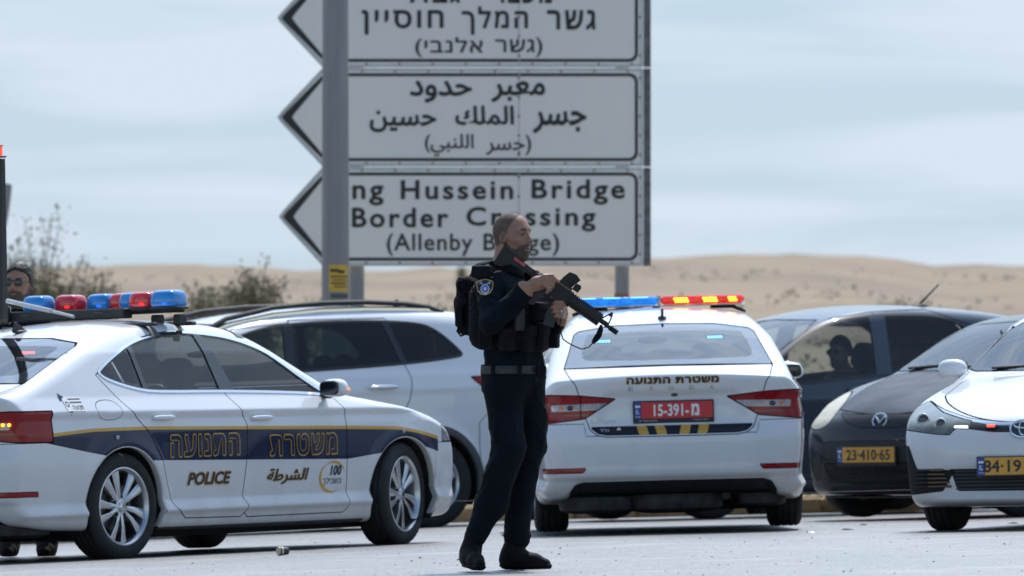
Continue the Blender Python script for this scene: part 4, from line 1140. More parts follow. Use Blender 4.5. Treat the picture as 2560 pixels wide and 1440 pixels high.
# ---- white SUV, seen from its left flank
def build_suv():
    s = Car('suv', 'suv', .025); g = .0035; b = s.b; kz = 1.045
    WS = symend([(.0, 1.62), (.55, 1.60), (.66, 1.53), (.80, 1.15), (.74, 1.14), (0, 1.13)])
    f = s.endf(WS, False, False, xlim=1.35); s.part('windscreen', f, 'glass_clear', g); s.glass_cut(f)
    RW = symend([(.0, 1.60), (.55, 1.57), (.66, 1.30), (.62, 1.24), (0, 1.24)])
    f = s.endf(RW, True, False, xlim=3.2); s.part('rear_window', f, 'glass_dark', g); s.glass_cut(f)
    panes(s, [(.62, 1.235), (1.0, 1.41), (1.35, 1.545), (1.75, 1.595), (2.3, 1.60), (2.78, 1.575), (2.93, 1.52), (3.12, 1.34), (3.10, 1.315), (2.60, 1.268), (1.8, 1.235), (.9, 1.205)], [(1.62, 1.66, .04), (2.60, 2.50, .028)], gm=['glass_side', 'glass_dark', 'glass_dark'], names=['front_side_window', 'rear_side_window', 'quarter_window'], ref=(1.26, 1.6))
    for sg in (1, -1):
        lay = []
        LMP = [(3.14, 1.155), (3.95, 1.155), (3.95, 1.02), (3.30, 1.02)]
        s.part('tail_lamp', s.side(LMP, sg, ny=-1), 'red_lamp', .004)
        fd = s.part('door', s.side([(.50, 1.20), (.42, .9), (.42, .35), (1.55, .33), (1.60, .45), (1.58, .9), (1.64, 1.22), (1.68, 1.60), (1.2, 1.56)], sg, ny=.2), 'white2', g)
        rd = s.part('door', s.side([(1.64, 1.22), (1.58, .9), (1.60, .45), (1.55, .33), (2.28, .35), (2.36, .55), (2.50, .82), (2.60, 1.0), (2.63, 1.15), (2.60, 1.26), (2.52, 1.62), (1.68, 1.62)], sg, ny=.2), 'white2', g)
        handle(s, 2.36, 1.088, sg, 'chrome', rd, .13); handle(s, 1.38, 1.07, sg, 'chrome', fd, .13)
        s.part('headlamp', lambda P, sg=sg: np.maximum(s.endf([(.42, .86), (.95, .93), (.95, .76), (.45, .74)], False, True, xlim=-.4)(P), -sg * P.V[:, 1]), 'clear_lamp', .003)
        # black cladding round the arches and along the sill
        def clad(P, sg=sg):
            x, y, z = P.V.T
            d = np.minimum(np.hypot(x, z - .345), np.hypot(x - b.wb, z - .345)) - b.Ra - .045
            return np.maximum(np.minimum(np.minimum(d, z - .42), np.maximum(z - .63, 3.30 - x)), -sg * y)
        s.part('cladding', clad, 'greyplastic', .001)
    s.part('radiator_grille', s.endf([(0, .90), (.40, .88), (.36, .62), (0, .60)], False, True, xlim=-.4), 'plastic', .003)
    s.part('bonnet', lambda P: np.maximum(np.maximum(P.V[:, 0] - .34, -.78 - P.V[:, 0]), np.maximum(np.abs(P.V[:, 1]) - .78, .85 - P.V[:, 2])), 'white2', g)
    s.part('tailgate', s.endf(symend([(0, 1.72), (.60, 1.70), (.70, 1.30), (.78, 1.10), (.60, .62), (0, .62)]), True, False, xlim=3.45), 'white2', g)
    s.part('rear_bumper', lambda P: np.maximum(P.V[:, 2] - .80 - np.clip(P.V[:, 0] - 3.2, 0, .3) * .9, 3.2 - P.V[:, 0]), 'white2', g)
    s.arch_mat = 'greyplastic'; s.finish('white2')
    for sg in (1, -1):
        mb = MB(); xs = [.80, .92, 1.2, 1.6, 2.0, 2.4, 2.75, 2.95, 3.08]; hs = [0, .035, .055, .065, .065, .062, .05, .03, 0]
        p = b.top(xs, [sg * .60] * 9); mb.tube([(x, sg * .60, p[i][2] + hs[i]) for i, x in enumerate(xs)], [.012, .02] + [.021] * 5 + [.02, .012], 0, 8)
        mb.build('roof_rail', 'plastic', s.root, smooth=True)
        mb = MB(); mb.tube([(x, sg * .60, p[i][2] + .008) for i, x in enumerate(xs)][1:-1], .02, 0, 6); mb.build('rail_base', 'chrome', s.root, smooth=True)
    antenna_fin(s, 2.95); interior(s, 1.45, 2.4, zc=.80, dash=.50, shelf=(2.8, 3.4, 1.15)); chassis(s)
    for sg in (1, -1): wing_mirror(s, .60, 1.20, .86, 'white2', sg, 1.15)
    for x in (0, b.wb):
        for sg in (1, -1): make_wheel(.345, .235, .225, 'seven', s.root, x, sg, 0, half=.785)
    return s
# ---- tall dark hatchback
def build_hatch():
    s = Car('hatch', 'hatchback', .025); g = .0035; b = s.b
    WS = symend([(0, 1.50), (.50, 1.485), (.62, 1.40), (.73, 1.075), (.68, 1.065), (0, 1.06)])
    f = s.endf(WS, False, False, xlim=1.35); s.part('windscreen', f, 'glass_clear', g); s.glass_cut(f)
    RW = symend([(0, 1.46), (.50, 1.44), (.60, 1.20), (.57, 1.12), (0, 1.12)])
    f = s.endf(RW, True, False, xlim=2.9); s.part('rear_window', f, 'glass_side', g); s.glass_cut(f)
    panes(s, [(.50, 1.02), (.62, 1.16), (.95, 1.375), (1.28, 1.482), (1.6, 1.503), (2.1, 1.502), (2.36, 1.435), (2.55, 1.25), (2.50, 1.135), (2.05, 1.085), (1.5, 1.055), (.75, 1.0)], [(1.565, 1.615, .07)], gm=['glass_side', 'glass_side'], names=['front_side_window', 'rear_side_window'], ref=(1.07, 1.48), pillar='grey')
    for sg in (1, -1):
        s.part('headlamp', lambda P, sg=sg: np.maximum(s.endf([(.40, .78), (.9, .90), (.9, .70), (.45, .66)], False, True, xlim=-.3)(P), -sg * P.V[:, 1]), 'clear_lamp', .003)
        fd = s.part('door', s.side([(.45, 1.02), (.40, .8), (.40, .28), (1.5, .28), (1.56, .6), (1.565, 1.07), (1.60, 1.54), (.9, 1.45)], sg, ny=.2), 'grey', g)
        rd = s.part('door', s.side([(1.565, 1.07), (1.56, .6), (1.5, .28), (2.1, .28), (2.2, .5), (2.4, .72), (2.55, 1.05), (2.50, 1.4), (2.1, 1.55), (1.6, 1.54)], sg, ny=.2), 'grey', g)
        handle(s, 1.30, .945, sg, 'grey', fd); handle(s, 2.30, .965, sg, 'grey', rd)
        s.part('tail_lamp', s.side([(3.1, 1.2), (3.5, 1.2), (3.5, .85), (3.2, .85)], sg, ny=-1), 'red_lamp', .003)
    s.part('bonnet', lambda P: np.maximum(np.maximum(P.V[:, 0] - .26, -.70 - P.V[:, 0]), np.maximum(np.abs(P.V[:, 1]) - .70, .80 - P.V[:, 2])), 'grey', g)
    s.part('radiator_grille', s.endf([(0, .75), (.38, .75), (.36, .64), (0, .64)], False, True, xlim=-.4), 'plastic', .003)
    s.part('air_intake', s.endf([(0, .45), (.48, .45), (.44, .30), (0, .30)], False, True, xlim=-.4), 'plastic', .003)
    s.finish('grey')
    z = b.top([2.42], [0])[0][2]; mb = MB(); superell(mb, (2.42, 0, z + .008), (.07, .03, .018), 2.4, 14); mb.tube([(2.40, 0, z + .01), (2.60, 0, z + .175)], [.010, .006], 0, 6); mb.build('antenna', 'plastic', s.root, smooth=True)
    interior(s, 1.55, 2.35, zc=.72, hw=.34, dash=.48, shelf=(2.6, 3.1, 1.05), skip=(True, 0))
    mb = MB(); R = Matrix.Translation((1.62, .34, .72)) @ Matrix.Rotation(rad(14), 4, 'Y'); superell(mb, (0, 0, .02), (.075, .25, .30), 3.2, 16, 0, R); superell(mb, (-.25, 0, -.22), (.28, .25, .08), 3, 14, 0, Matrix.Translation((1.62, .34, .72))); mb.build('seat', 'seat', s.root, smooth=True); chassis(s)
    for sg in (1, -1): wing_mirror(s, .60, 1.10, .78, 'grey', sg, 1.05)
    for x in (0, b.wb):
        for sg in (1, -1): make_wheel(.31, .195, .19, 'five', s.root, x, sg, 0, half=.735)
    return s
# ---- small black hatchback with faded bonnet, seen from the front
def build_mini():
    s = Car('mini', 'small_hatchback', .022); g = .0035; b = s.b
    WS = symend([(0, 1.43), (.48, 1.41), (.60, 1.32), (.735, 1.085), (.70, 1.075), (0, 1.075)])
    f = s.endf(WS, False, False, xlim=1.35); s.part('windscreen', f, 'glass_clear', g); s.glass_cut(f)
    panes(s, [(.56, 1.05), (.80, 1.22), (1.15, 1.37), (1.6, 1.42), (2.2, 1.38), (2.5, 1.22), (2.45, 1.12), (1.5, 1.05)], [(1.5, 1.52, .05)], gm='glass_side', ref=(1.05, 1.4))
    for sg in (1, -1):
        HLp = [(.50, .735), (.515, .81), (.55, .865), (.65, .92), (.80, .955), (.90, .92), (.90, .80), (.82, .70), (.70, .655), (.60, .662), (.53, .69)]
        q = s.take(lambda P, sg=sg: np.maximum(np.maximum(s.endf(HLp, False, True, it=1, xlim=-.12)(P), -sg * P.V[:, 1]), -.95 - P.V[:, 0]), .004)
        o = piece_obj('headlamp', q, 'faded_lens', s.root)
        s.part('door', s.side([(.40, 1.03), (.35, .8), (.36, .28), (1.45, .28), (1.5, .6), (1.5, 1.07), (1.52, 1.44), (.9, 1.35)], sg, ny=.2), 'black', g)
        mb = MB(); p = b.end([sg * .62], [.36], False)[0]; s.part('fog_lamp_recess', lambda P, sg=sg: np.maximum(np.maximum(s.endf([(.56, .47), (.66, .50), (.70, .30), (.60, .28)], False, True, it=1, xlim=-.2)(P), -sg * P.V[:, 1]), -9), 'plastic', .002)
    GR = [(0, .765), (.30, .768), (.44, .785), (.43, .765), (.30, .70), (.16, .668), (0, .660)]
    s.part('radiator_grille', s.endf(GR, False, True, xlim=-.3), 'mesh_grille', .002)
    LOW = [(0, .405), (.50, .42), (.55, .40), (.50, .285), (.42, .262), (0, .258)]
    s.part('air_intake', s.endf(LOW, False, True, it=1, xlim=-.3), 'gap', .002)
    s.part('number_plate_panel', s.endf([(0, .575), (.50, .575), (.55, .55), (.53, .415), (0, .41)], False, True, it=1, xlim=-.3), 'plastic', .002)
    s.part('bonnet', lambda P: np.maximum(np.maximum(P.V[:, 0] - .37, .752 + .10 * np.abs(P.V[:, 1]) - P.V[:, 2]), np.abs(P.V[:, 1]) - .46 - .22 * (P.V[:, 0] + .7)), 'faded', g)
    s.finish('black')
    # honeycomb of the lower intake
    V = []; mb = MB()
    for r in range(5):
        for c in range(-9, 10):
            y = c * .055 + (r % 2) * .0275; z = .28 + r * .027
            if abs(y) > .50: continue
            q = [(y + .030 * math.cos(a), z + .0155 * math.sin(a)) for a in [math.pi / 3 * k for k in range(6)]]
            V2 = np.array([(-a, e) for a, e in q] + [(-(y + (a - y) * .74), z + (e - z) * .66) for a, e in q])
            P = b.end(-V2[:, 0], V2[:, 1], False, .004)
            mb.add(P.tolist(), [(i, (i + 1) % 6, 6 + (i + 1) % 6, 6 + i) for i in range(6)])
    mb.build('intake_mesh', 'plastic', s.root)
    # oval emblem with the winged letter
    P0 = b.end([0], [.735], False)[0]
    Mx = Matrix(((0, -1, .25, P0[0] - .012), (-1, 0, 0, 0), (0, 0, 1, .722), (0, 0, 0, 1)))
    mb = MB(); n = 32
    mb.tube([(.062 * math.cos(q), .0, .05 * math.sin(q)) for q in [2 * math.pi * i / n for i in range(n + 1)]], .0065, 0, 8, cap=False, Mx=Mx)
    mb.tube([(-.055, 0, .028), (-.035, 0, .022), (-.014, 0, .0), (0, 0, -.018), (.014, 0, .0), (.035, 0, .022), (.055, 0, .028)], .0055, 0, 8, Mx=Mx)
    mb.build('emblem', 'chrome', s.root, smooth=True)
    p = b.end([.17], [.47], False)[0]
    Mx = Matrix.Translation((b.end([.08], [.47], False)[0][0] - .022, .08, .472)) @ Matrix(((0, -1, 0, 0), (-1, 0, 0, 0), (0, 0, 1, 0), (0, 0, 0, 1)))
    plate('number_plate', [('23·410·65', .022, (.40, .078, .022))], Mx, 'plate_yellow', 'decal_dark', s.root, fh=.02)
    wipers(s, 0, 1.095, [(.60, .05, .03), (.05, -.5, .03)])
    interior(s, 1.35, 2.15, zc=.64, hw=.33, dash=.58, shelf=None); chassis(s)
    wing_mirror(s, .62, 1.10, .78, 'black', -1, 1.0)
    for x in (0, b.wb):
        for sg in (1, -1): make_wheel(.293, .185, .19, 'five', s.root, x, sg, rad(-33) if x == 0 else 0, half=.735, rimmat='greyplastic')
    return s
# ---- white sedan on the right, seen from the front
def build_sedan():
    s = Car('sedan', 'sedan', .022); g = .0035; b = s.b
    WS = symend([(0, 1.40), (.52, 1.385), (.64, 1.30), (.775, 1.04), (.72, 1.025), (0, 1.02)])
    f = s.endf(WS, False, False, xlim=1.35); s.part('windscreen', f, 'glass_clear', g); s.glass_cut(f)
    panes(s, [(.58, 1.01), (.80, 1.13), (1.2, 1.31), (1.6, 1.385), (2.1, 1.375), (2.6, 1.25), (2.85, 1.08), (1.5, 1.03)], [(1.62, 1.66, .04)], gm='glass_side', ref=(1.05, 1.4), trim='chrome')
    for sg in (1, -1):
        HLp = [(.36, .705), (.44, .722), (.60, .762), (.72, .812), (.80, .84), (.86, .80), (.87, .70), (.84, .655), (.60, .625), (.50, .618), (.46, .66), (.36, .652)]
        q = s.take(lambda P, sg=sg: np.maximum(s.endf(HLp, False, True, xlim=-.12)(P), -sg * P.V[:, 1]), .003)
        led = lambda P: np.maximum(np.abs(P.V[:, 2] - .668 - .02 * (np.abs(P.V[:, 1]) - .4)) - .0085, np.maximum(.37 - np.abs(P.V[:, 1]), np.abs(P.V[:, 1]) - .475))
        o = piece_obj('headlamp', q, 'lamp_lens', s.root, [(led, 'led_white')])
        for yy, zz, r_ in ((.72, .715, .040), (.575, .690, .034)):
            pp = b.end([sg * yy], [zz], False, .0)[0]; mb = MB(); superell(mb, (pp[0] + .012, pp[1], zz), (.018, r_, r_), 2, 18); mb.tube([(pp[0] - .004, pp[1] + r_ * 1.05 * math.cos(q), zz + r_ * 1.05 * math.sin(q)) for q in np.linspace(0, 6.2832, 25)], .004, 1, 6, cap=False); mb.build('projector', ['lens_dark', 'chrome'], o, smooth=True)
        fd = s.part('door', s.side([(.48, 1.02), (.42, .8), (.42, .27), (1.55, .27), (1.6, .6), (1.60, 1.04), (1.66, 1.40), (1.0, 1.27)], sg, ny=.2), 'white', g)
        handle(s, 1.40, .88, sg, 'white', fd)
        s.part('fog_lamp_recess', lambda P, sg=sg: np.maximum(s.endf([(.47, .392), (.74, .405), (.80, .55), (.86, .56), (.90, .30), (.80, .24), (.56, .262)], False, True, xlim=-.35)(P), -sg * P.V[:, 1]), 'gap', .002)
    # chrome bar between lamps under the bonnet
    CH = [(0, .690), (.15, .695), (.38, .722), (.60, .778), (.78, .836), (.80, .815), (.60, .752), (.38, .702), (.20, .672), (0, .660)]
    s.part('chrome_bar', s.endf(CH, False, True, xlim=-.25), 'chrome_blue', .002)
    s.part('upper_grille', s.endf([(0, .664), (.20, .672), (.372, .700), (.372, .655), (.2, .632), (0, .622)], False, True, xlim=-.4), 'plastic', .002)
    s.part('lower_grille', s.endf([(0, .395), (.50, .40), (.455, .262), (0, .256)], False, True, xlim=-.4), 'gap', .002)
    s.part('bonnet', lambda P: np.maximum(np.maximum(P.V[:, 0] - .43, .690 + .35 * np.abs(P.V[:, 1]) ** 2.1 - P.V[:, 2]), np.abs(P.V[:, 1]) - .735 - .06 * P.V[:, 0]), 'white', g)
    s.finish('white')
    mb = MB()
    for k in range(6):
        z = .272 + k * .023; P = b.end(np.linspace(-.47, .47, 25), np.full(25, z), False, -.0); mb.tube([tuple(p) for p in P], .004, 0, 5)
    mb.build('grille_bars', 'greyplastic', s.root)
    for sg in (1, -1):
        mb = MB()
        for k in range(5):
            z = .292 + k * .026; ys = np.linspace(.50 + .012 * k, .75, 9) * sg; P = b.end(ys, np.full(9, z), False, .004); mb.tube([tuple(p) for p in P], .009, 0, 6)
        mb.build('fog_lamp_grille', 'gloss', s.root, smooth=True)
    # oval emblem of three ellipses
    p = b.end([0], [.655], False)[0]
    Mx = Matrix(((0, -1, .2, p[0] - .014), (-1, 0, 0, 0), (0, 0, 1, .650), (0, 0, 0, 1)))
    mb = MB(); mb.prism([(.088 * math.cos(q), .060 * math.sin(q)) for q in np.linspace(0, 6.283, 29)[:-1]], -.01, .0, 1, Mx)
    def ell(cx, cz, a, c, r=.0048): mb.tube([(cx + a * math.cos(q), .003, cz + c * math.sin(q)) for q in np.linspace(0, 2 * math.pi, 33)], r, 0, 8, cap=False, Mx=Mx)
    ell(0, 0, .084, .056, .006); ell(0, .006, .026, .046); ell(0, .024, .060, .020)
    mb.build('emblem', ['chrome', 'gloss'], s.root, smooth=True)
    # red flashing unit in the grille
    p = b.end([.225], [.666], False)[0]; mb = MB(); superell(mb, (p[0] - .01, .215, .668), (.02, .045, .014), 4, 12); o = mb.build('flashing_unit', 'dark_red', s.root, smooth=True)
    mb = MB()
    for k in range(3): superell(mb, (p[0] - .03, .195 + k * .017, .671), (.006, .0085, .0085), 2, 10)
    mb.build('lit_diode', 'led_red', o, smooth=True)
    p = b.end([0], [.41], False)[0]
    Mx = Matrix(((0, -1, 0, p[0] - .030), (-1, 0, 0, .03), (0, 0, 1, .415), (0, 0, 0, 1)))
    plate('number_plate', [('84·19', -.10, (.25, .078, .022)), ('5·01', .14, (.17, .078, .022))], Mx, 'plate_yellow', 'decal_dark', s.root, frame='greyplastic')
    wipers(s, 0, 1.045, [(.60, -.02, .02), (-.05, -.6, .02)])
    interior(s, 1.45, 2.35, zc=.62, hw=.35, dash=.62, shelf=None); chassis(s)
    for sg in (1, -1): wing_mirror(s, .66, 1.045, .80, 'white', sg, .85, tip='clear_lamp')
    for x in (0, b.wb):
        for sg in (1, -1): make_wheel(.317, .205, .20, 'five', s.root, x, sg, rad(0) if x == 0 else 0, half=.76)
    return s
M['lens_dark'] = mat('projector_lens', (.05, .06, .06), .08, coat=.6)
M['faded_lens'] = mat('yellowed_headlamp_lens', (.58, .53, .39), .45, coat=.4, noise=.12, nscale=8)
M['lamp_lens'] = mat('headlamp_lens', (.12, .14, .125), .15, coat=.45, noise=.45, nscale=9)
M['led_white'] = mat('lit_white_diodes', (.9, .88, .8), .3, emit=(1, .93, .75), estr=1.3)
M['led_red'] = mat('lit_red_diodes', (.8, .05, .03), .3, emit=(1, .06, .03), estr=3.0)
M['led_blue'] = mat('lit_blue_diodes', (.1, .3, .8), .3, emit=(.08, .45, 1), estr=4.0)
M['led_amber'] = mat('lit_amber_diodes', (.9, .5, .05), .3, emit=(1, .42, .02), estr=3.0)
M['mesh_grille'] = mat('grille_mesh', (.012, .013, .014), .5, noise=.5, nscale=60)
M['chrome_blue'] = mat('satin_chrome', (.55, .58, .62), .22, metal=1)
M['faded'] = mat('sun_faded_bonnet', (.072, .088, .108), .7, spec=.1, col2=(.13, .15, .175), nscale=3.6)
def setm(o, P): o.matrix_world = Matrix(P.tolist())
LB = build_liftback()
for x in (0, 2.841):
    for sg in (1, -1):
        w_ = make_wheel(.334, .225, .240, 'twist', LB.root, x, sg, 0)
A = LB.root
Bc = dup(A)
for o in A.children:
    if o.name.startswith('wheel') and 'well' not in o.name:
        c = sum((Vector(v.co) for v in list(o.data.vertices)[:200]), Vector()) / 200
        if abs(c.x) < .3:
            Q = Matrix.Translation((0, .79 * (1 if c.y > 0 else -1), .334)) @ Matrix.Rotation(rad(13), 4, 'Z') @ Matrix.Translation((0, -.79 * (1 if c.y > 0 else -1), -.334)); o.matrix_basis = Q
setm(A, POSE['A']); setm(Bc, POSE['B'])
SUV = build_suv(); setm(SUV.root, POSE['C'])
HAT = build_hatch(); setm(HAT.root, POSE['D'])
MIN = build_mini(); setm(MIN.root, POSE['E'])
SED = build_sedan(); setm(SED.root, POSE['F'])
# ------------------------------------------------------------------ ground
rng = np.random.default_rng(7)
def edge_y(x): return 64.3 + .12 * x
def hnoise(x, y): 
    from mathutils import noise
    return noise.fractal(Vector((x, y, 0)), 1.0, 2.0, 5)
CREST = [(-40, 6.9), (-14.7, 7.3), (-12, 7.35), (-9.5, 7.25), (-8.0, 7.0), (-5, 6.95), (0, 7.1), (6, 7.3), (9.5, 7.35), (12.5, 7.3), (14.5, 7.05), (16.3, 6.75), (17.8, 6.9), (20, 7.1), (50, 7.2)]
def terrain_z(x, y):
    e = edge_y(x)
    if y <= e: return gz(x)
    t = y - e
    base = gz(max(-8, min(8, x)))
    k = min(1, t / 1.8); k = k * k * (3 - 2 * k)
    cz = float(np.interp(x * 300 / max(y, 1), [c[0] for c in CREST], [c[1] for c in CREST]))
    z = base + .16 * k + max(0, t - 1.2) / (300 - 65) * cz * (1 if y <= 300 else 1) 
    if y > 300: z = base + cz - (y - 300) * .02
    return z + hnoise(x * .22, y * .12) * min(1, t / 8) * (.12 + .0010 * min(y, 320)) * .6
V = []; F = []
ys = list(np.linspace(8, 60, 14)) + list(np.arange(60.5, 64, .5)) + list(np.arange(64, 68, .25)) + list(np.arange(68, 80, 1.0)) + list(np.arange(80, 300, 4.0)) + list(np.arange(300, 420, 10.)) + [500, 800, 1500, 3500]
def xcol(y, u): return u * (14 + y * .45)
NX = 150
us = np.linspace(-1, 1, NX); us = np.sign(us) * np.abs(us) ** 1.8
rm_ = MB(); 
# the road: one sheet up to the edge, the dry land beyond from the edge on
V = []; F = []; ysr = [-2500, -800, -250, -80, -20, 4, 10, 18, 26, 32, 38, 42, 46, 50, 54, 58, 60, 62, 63]
for y in ysr + ['e']:
    for u in us:
        x = u * (60 if y == 'e' or y > -20 else 60 + (-20 - y) * 1.0); yy = edge_y(x) if y == 'e' else y; V.append((x, yy, gz(max(-60, min(60, x)))))
n = NX
for j in range(len(ysr)):
    for i in range(n - 1): a = j * n + i; F.append((a, a + 1, a + n + 1, a + n))
me = bpy.data.meshes.new('road'); me.from_pydata(V, [], F); me.polygons.foreach_set('use_smooth', [True] * len(F))
def asphalt():
    m = bpy.data.materials.new('worn_asphalt'); m.use_nodes = True; t = m.node_tree; b = t.nodes['Principled BSDF']
    tcn = t.nodes.new('ShaderNodeTexCoord'); L = t.links.new
    def noise(sc, det, vec=None, rough=.6):
        n = t.nodes.new('ShaderNodeTexNoise'); n.inputs['Scale'].default_value = sc; n.inputs['Detail'].default_value = det; n.inputs['Roughness'].default_value = rough
        L(vec or tcn.outputs['Object'], n.inputs['Vector']); return n.outputs['Fac']
    v = t.nodes.new('ShaderNodeTexVoronoi'); v.inputs['Scale'].default_value = 75; L(tcn.outputs['Object'], v.inputs['Vector'])
    r = t.nodes.new('ShaderNodeValToRGB'); e = r.color_ramp.elements
    e[0].position = 0; e[0].color = (.035, .035, .037, 1); e[1].position = 1; e[1].color = (.30, .298, .295, 1)
    x = r.color_ramp.elements.new(.45); x.color = (.125, .125, .128, 1)
    sepc = t.nodes.new('ShaderNodeSeparateColor'); L(v.outputs['Color'], sepc.inputs[0]); L(sepc.outputs[0], r.inputs[0])
    mp_ = t.nodes.new('ShaderNodeMapping'); mp_.inputs['Scale'].default_value = (.5, .12, 1); L(tcn.outputs['Object'], mp_.inputs['Vector'])
    big = noise(1.0, 6, mp_.outputs[0])
    r2 = t.nodes.new('ShaderNodeValToRGB'); e = r2.color_ramp.elements; e[0].position = .3; e[0].color = (.84, .83, .82, 1); e[1].position = .7; e[1].color = (1.12, 1.12, 1.12, 1)
    L(big, r2.inputs[0])
    mx = t.nodes.new('ShaderNodeMix'); mx.data_type = 'RGBA'; mx.blend_type = 'MULTIPLY'; mx.inputs['Factor'].default_value = 1
    L(r.outputs[0], mx.inputs['A']); L(r2.outputs[0], mx.inputs['B'])
    # dusty patches
    r3 = t.nodes.new('ShaderNodeMapRange'); r3.inputs['From Min'].default_value = .52; r3.inputs['From Max'].default_value = .72; L(noise(.9, 5), r3.inputs['Value'])
    mx2 = t.nodes.new('ShaderNodeMix'); mx2.data_type = 'RGBA'; L(r3.outputs[0], mx2.inputs['Factor']); L(mx.outputs['Result'], mx2.inputs['A']); mx2.inputs['B'].default_value = (.27, .25, .22, 1)
    L(mx2.outputs['Result'], b.inputs['Base Color']); b.inputs['Roughness'].default_value = .40; b.inputs['Specular IOR Level'].default_value = .9
    bp = t.nodes.new('ShaderNodeBump'); bp.inputs['Strength'].default_value = .5; bp.inputs['Distance'].default_value = .006
    L(v.outputs['Distance'], bp.inputs['Height']); L(bp.outputs[0], b.inputs['Normal'])
    return m
me.materials.append(asphalt()); o = bpy.data.objects.new('road', me); COL.objects.link(o); tag(o, kind='structure')
V = []; F = []; TYS = [0, .25, .5, .8, 1.2, 1.8, 2.5, 3.5, 5, 7, 9, 12] + list(range(16, 235, 5)) + [236, 240, 246, 255, 270, 300, 400, 700, 1500, 3400]
for t_ in TYS:
    for u in us:
        w_ = 60 + t_ * .5; x = u * w_; e_ = edge_y(x); V.append((x, e_ + t_, terrain_z(x, e_ + t_) if t_ else gz(x)))
for j in range(len(TYS) - 1):
    for i in range(n - 1): a = j * n + i; F.append((a, a + 1, a + n + 1, a + n))
me = bpy.data.meshes.new('desert_hills'); me.from_pydata(V, [], F); me.polygons.foreach_set('use_smooth', [True] * len(F))
M['desert'] = mat('dry_desert_soil', (.27, .205, .135), .95, col2=(.18, .136, .09), nscale=.16, bump=1.0, bscale=2.0, detail=10, stretch=(1, .6, 4))
me.materials.append(M['desert']); o = bpy.data.objects.new('desert_hills', me); COL.objects.link(o); tag(o, kind='structure')

# kerb of single stones along the far edge
kerb = empty('kerb', (0, 0, 0), kind='structure')
M['kerb'] = mat('ochre_kerb_stone', (.46, .32, .17), .85, noise=.25, nscale=6, bump=.3, bscale=40)
M['kerb2'] = mat('grey_kerb_stone', (.36, .33, .28), .85, noise=.2, nscale=6, bump=.3, bscale=40)
kb = MB(); kb.box((0, 0, .04), (.492, .16, .20), 0, None, .026); first = None
for i in range(-26, 22):
    x = i * .5 + .25; y = edge_y(x) + .05
    if first is None:
        so = kb.build('kerb_stone', 'kerb', kerb); first = so
    else: so = first.copy(); COL.objects.link(so)
    so.location = (x, y, gz(x) - .005 + rng.uniform(-.006, .006)); so.rotation_euler = (0, -.029 + rng.uniform(-.01, .01), math.atan(.12))

# dry grass on the bank
mb = MB(); M['drygrass'] = mat('dry_grass', (.47, .35, .17), .9, col2=(.30, .22, .11), nscale=2)
V = []; F = []
for _ in range(9000):
    x = rng.uniform(-7, 6); t_ = rng.uniform(.12, 3.2) ; y = edge_y(x) + t_
    if math.sin(x * 2.3) + math.sin(x * 5.1 + t_ * 3) + rng.uniform(-1, 1.2) < -.2: continue
    z = terrain_z(x, y); h_ = rng.uniform(.05, .17); a = rng.uniform(0, 6.28); w_ = rng.uniform(.004, .010)
    lx, ly = rng.normal(0, .05), rng.normal(0, .05); b = len(V)
    V += [(x - w_ * math.cos(a), y - w_ * math.sin(a), z - .01), (x + w_ * math.cos(a), y + w_ * math.sin(a), z - .01), (x + lx, y + ly, z + h_)]; F.append((b, b + 1, b + 2))
me = bpy.data.meshes.new('dry_grass'); me.from_pydata(V, [], F); me.materials.append(M['drygrass']); o = bpy.data.objects.new('dry_grass', me); COL.objects.link(o); tag(o, kind='stuff')

# grit and small stones on the asphalt
V = []; F = []
for k in range(420):
    y = rng.uniform(35, 60); x = rng.uniform(-.066, .066) * y; r = rng.uniform(.002, .006) * (2.0 if rng.random() < .06 else 1)
    b = len(V); z = gz(x)
    for q in range(5):
        a = q * 1.257 + rng.uniform(-.3, .3); V.append((x + r * math.cos(a) * 1.3, y + r * math.sin(a), z))
    V.append((x + r * .2, y, z + r * .9)); F += [(b + q, b + (q + 1) % 5, b + 5) for q in range(5)]
me = bpy.data.meshes.new('gravel'); me.from_pydata(V, [], F); me.materials.append(mat('dark_grit', (.16, .15, .14), .8, noise=.5, nscale=5)); o = bpy.data.objects.new('gravel', me); COL.objects.link(o); tag(o, kind='stuff')
# tar flecks and scraps lying flat
def ground_pt(px, py):
    y = 45.0
    for _ in range(30):
        s = FPX / y; x = (px - 1280) / s; s = (py - HOR) / (CAMH - gz(x)); y = FPX / s
    return x, y, gz(x)
for px, py, w_, nm, lb in ((2025, 1331, 14, 'crumpled_scrap', 'crumpled foil scrap on the road beside the right rear tyre of the patrol car'), (2120, 1325, 18, 'tar_scrap', 'thin dark torn scrap lying on the road in front of the small black hatchback'),
                       (2010, 1334, 10, 'dark_scrap', None), (2160, 1313, 13, 'tar_scrap', 'small dark strip on the road close to the small black hatchback'), (2535, 1309, 16, 'stone', 'dark stone on the road under the white sedan')):
    if not lb: continue
    x, y, z = ground_pt(px, py); s = FPX / y; r = w_ / s; mb = MB()
    pts = [(x + r * math.cos(q) * rng.uniform(.6, 1.1), y + r * 1.2 * math.sin(q) * rng.uniform(.5, 1)) for q in np.linspace(0, 6.28, 10)[:-1]]
    V = [(a, b_, z) for a, b_ in pts] + [(x + (a - x) * .6, y + (b_ - y) * .6, z + .004 + .006 * rng.random()) for a, b_ in pts]
    mb.add(V, [(i, (i + 1) % 9, 9 + (i + 1) % 9, 9 + i) for i in range(9)] + [tuple(range(9, 18))])
    tag(mb.build(nm, 'chrome' if 'foil' in lb else 'gap'), lb, 'litter' if nm != 'stone' else 'stone')
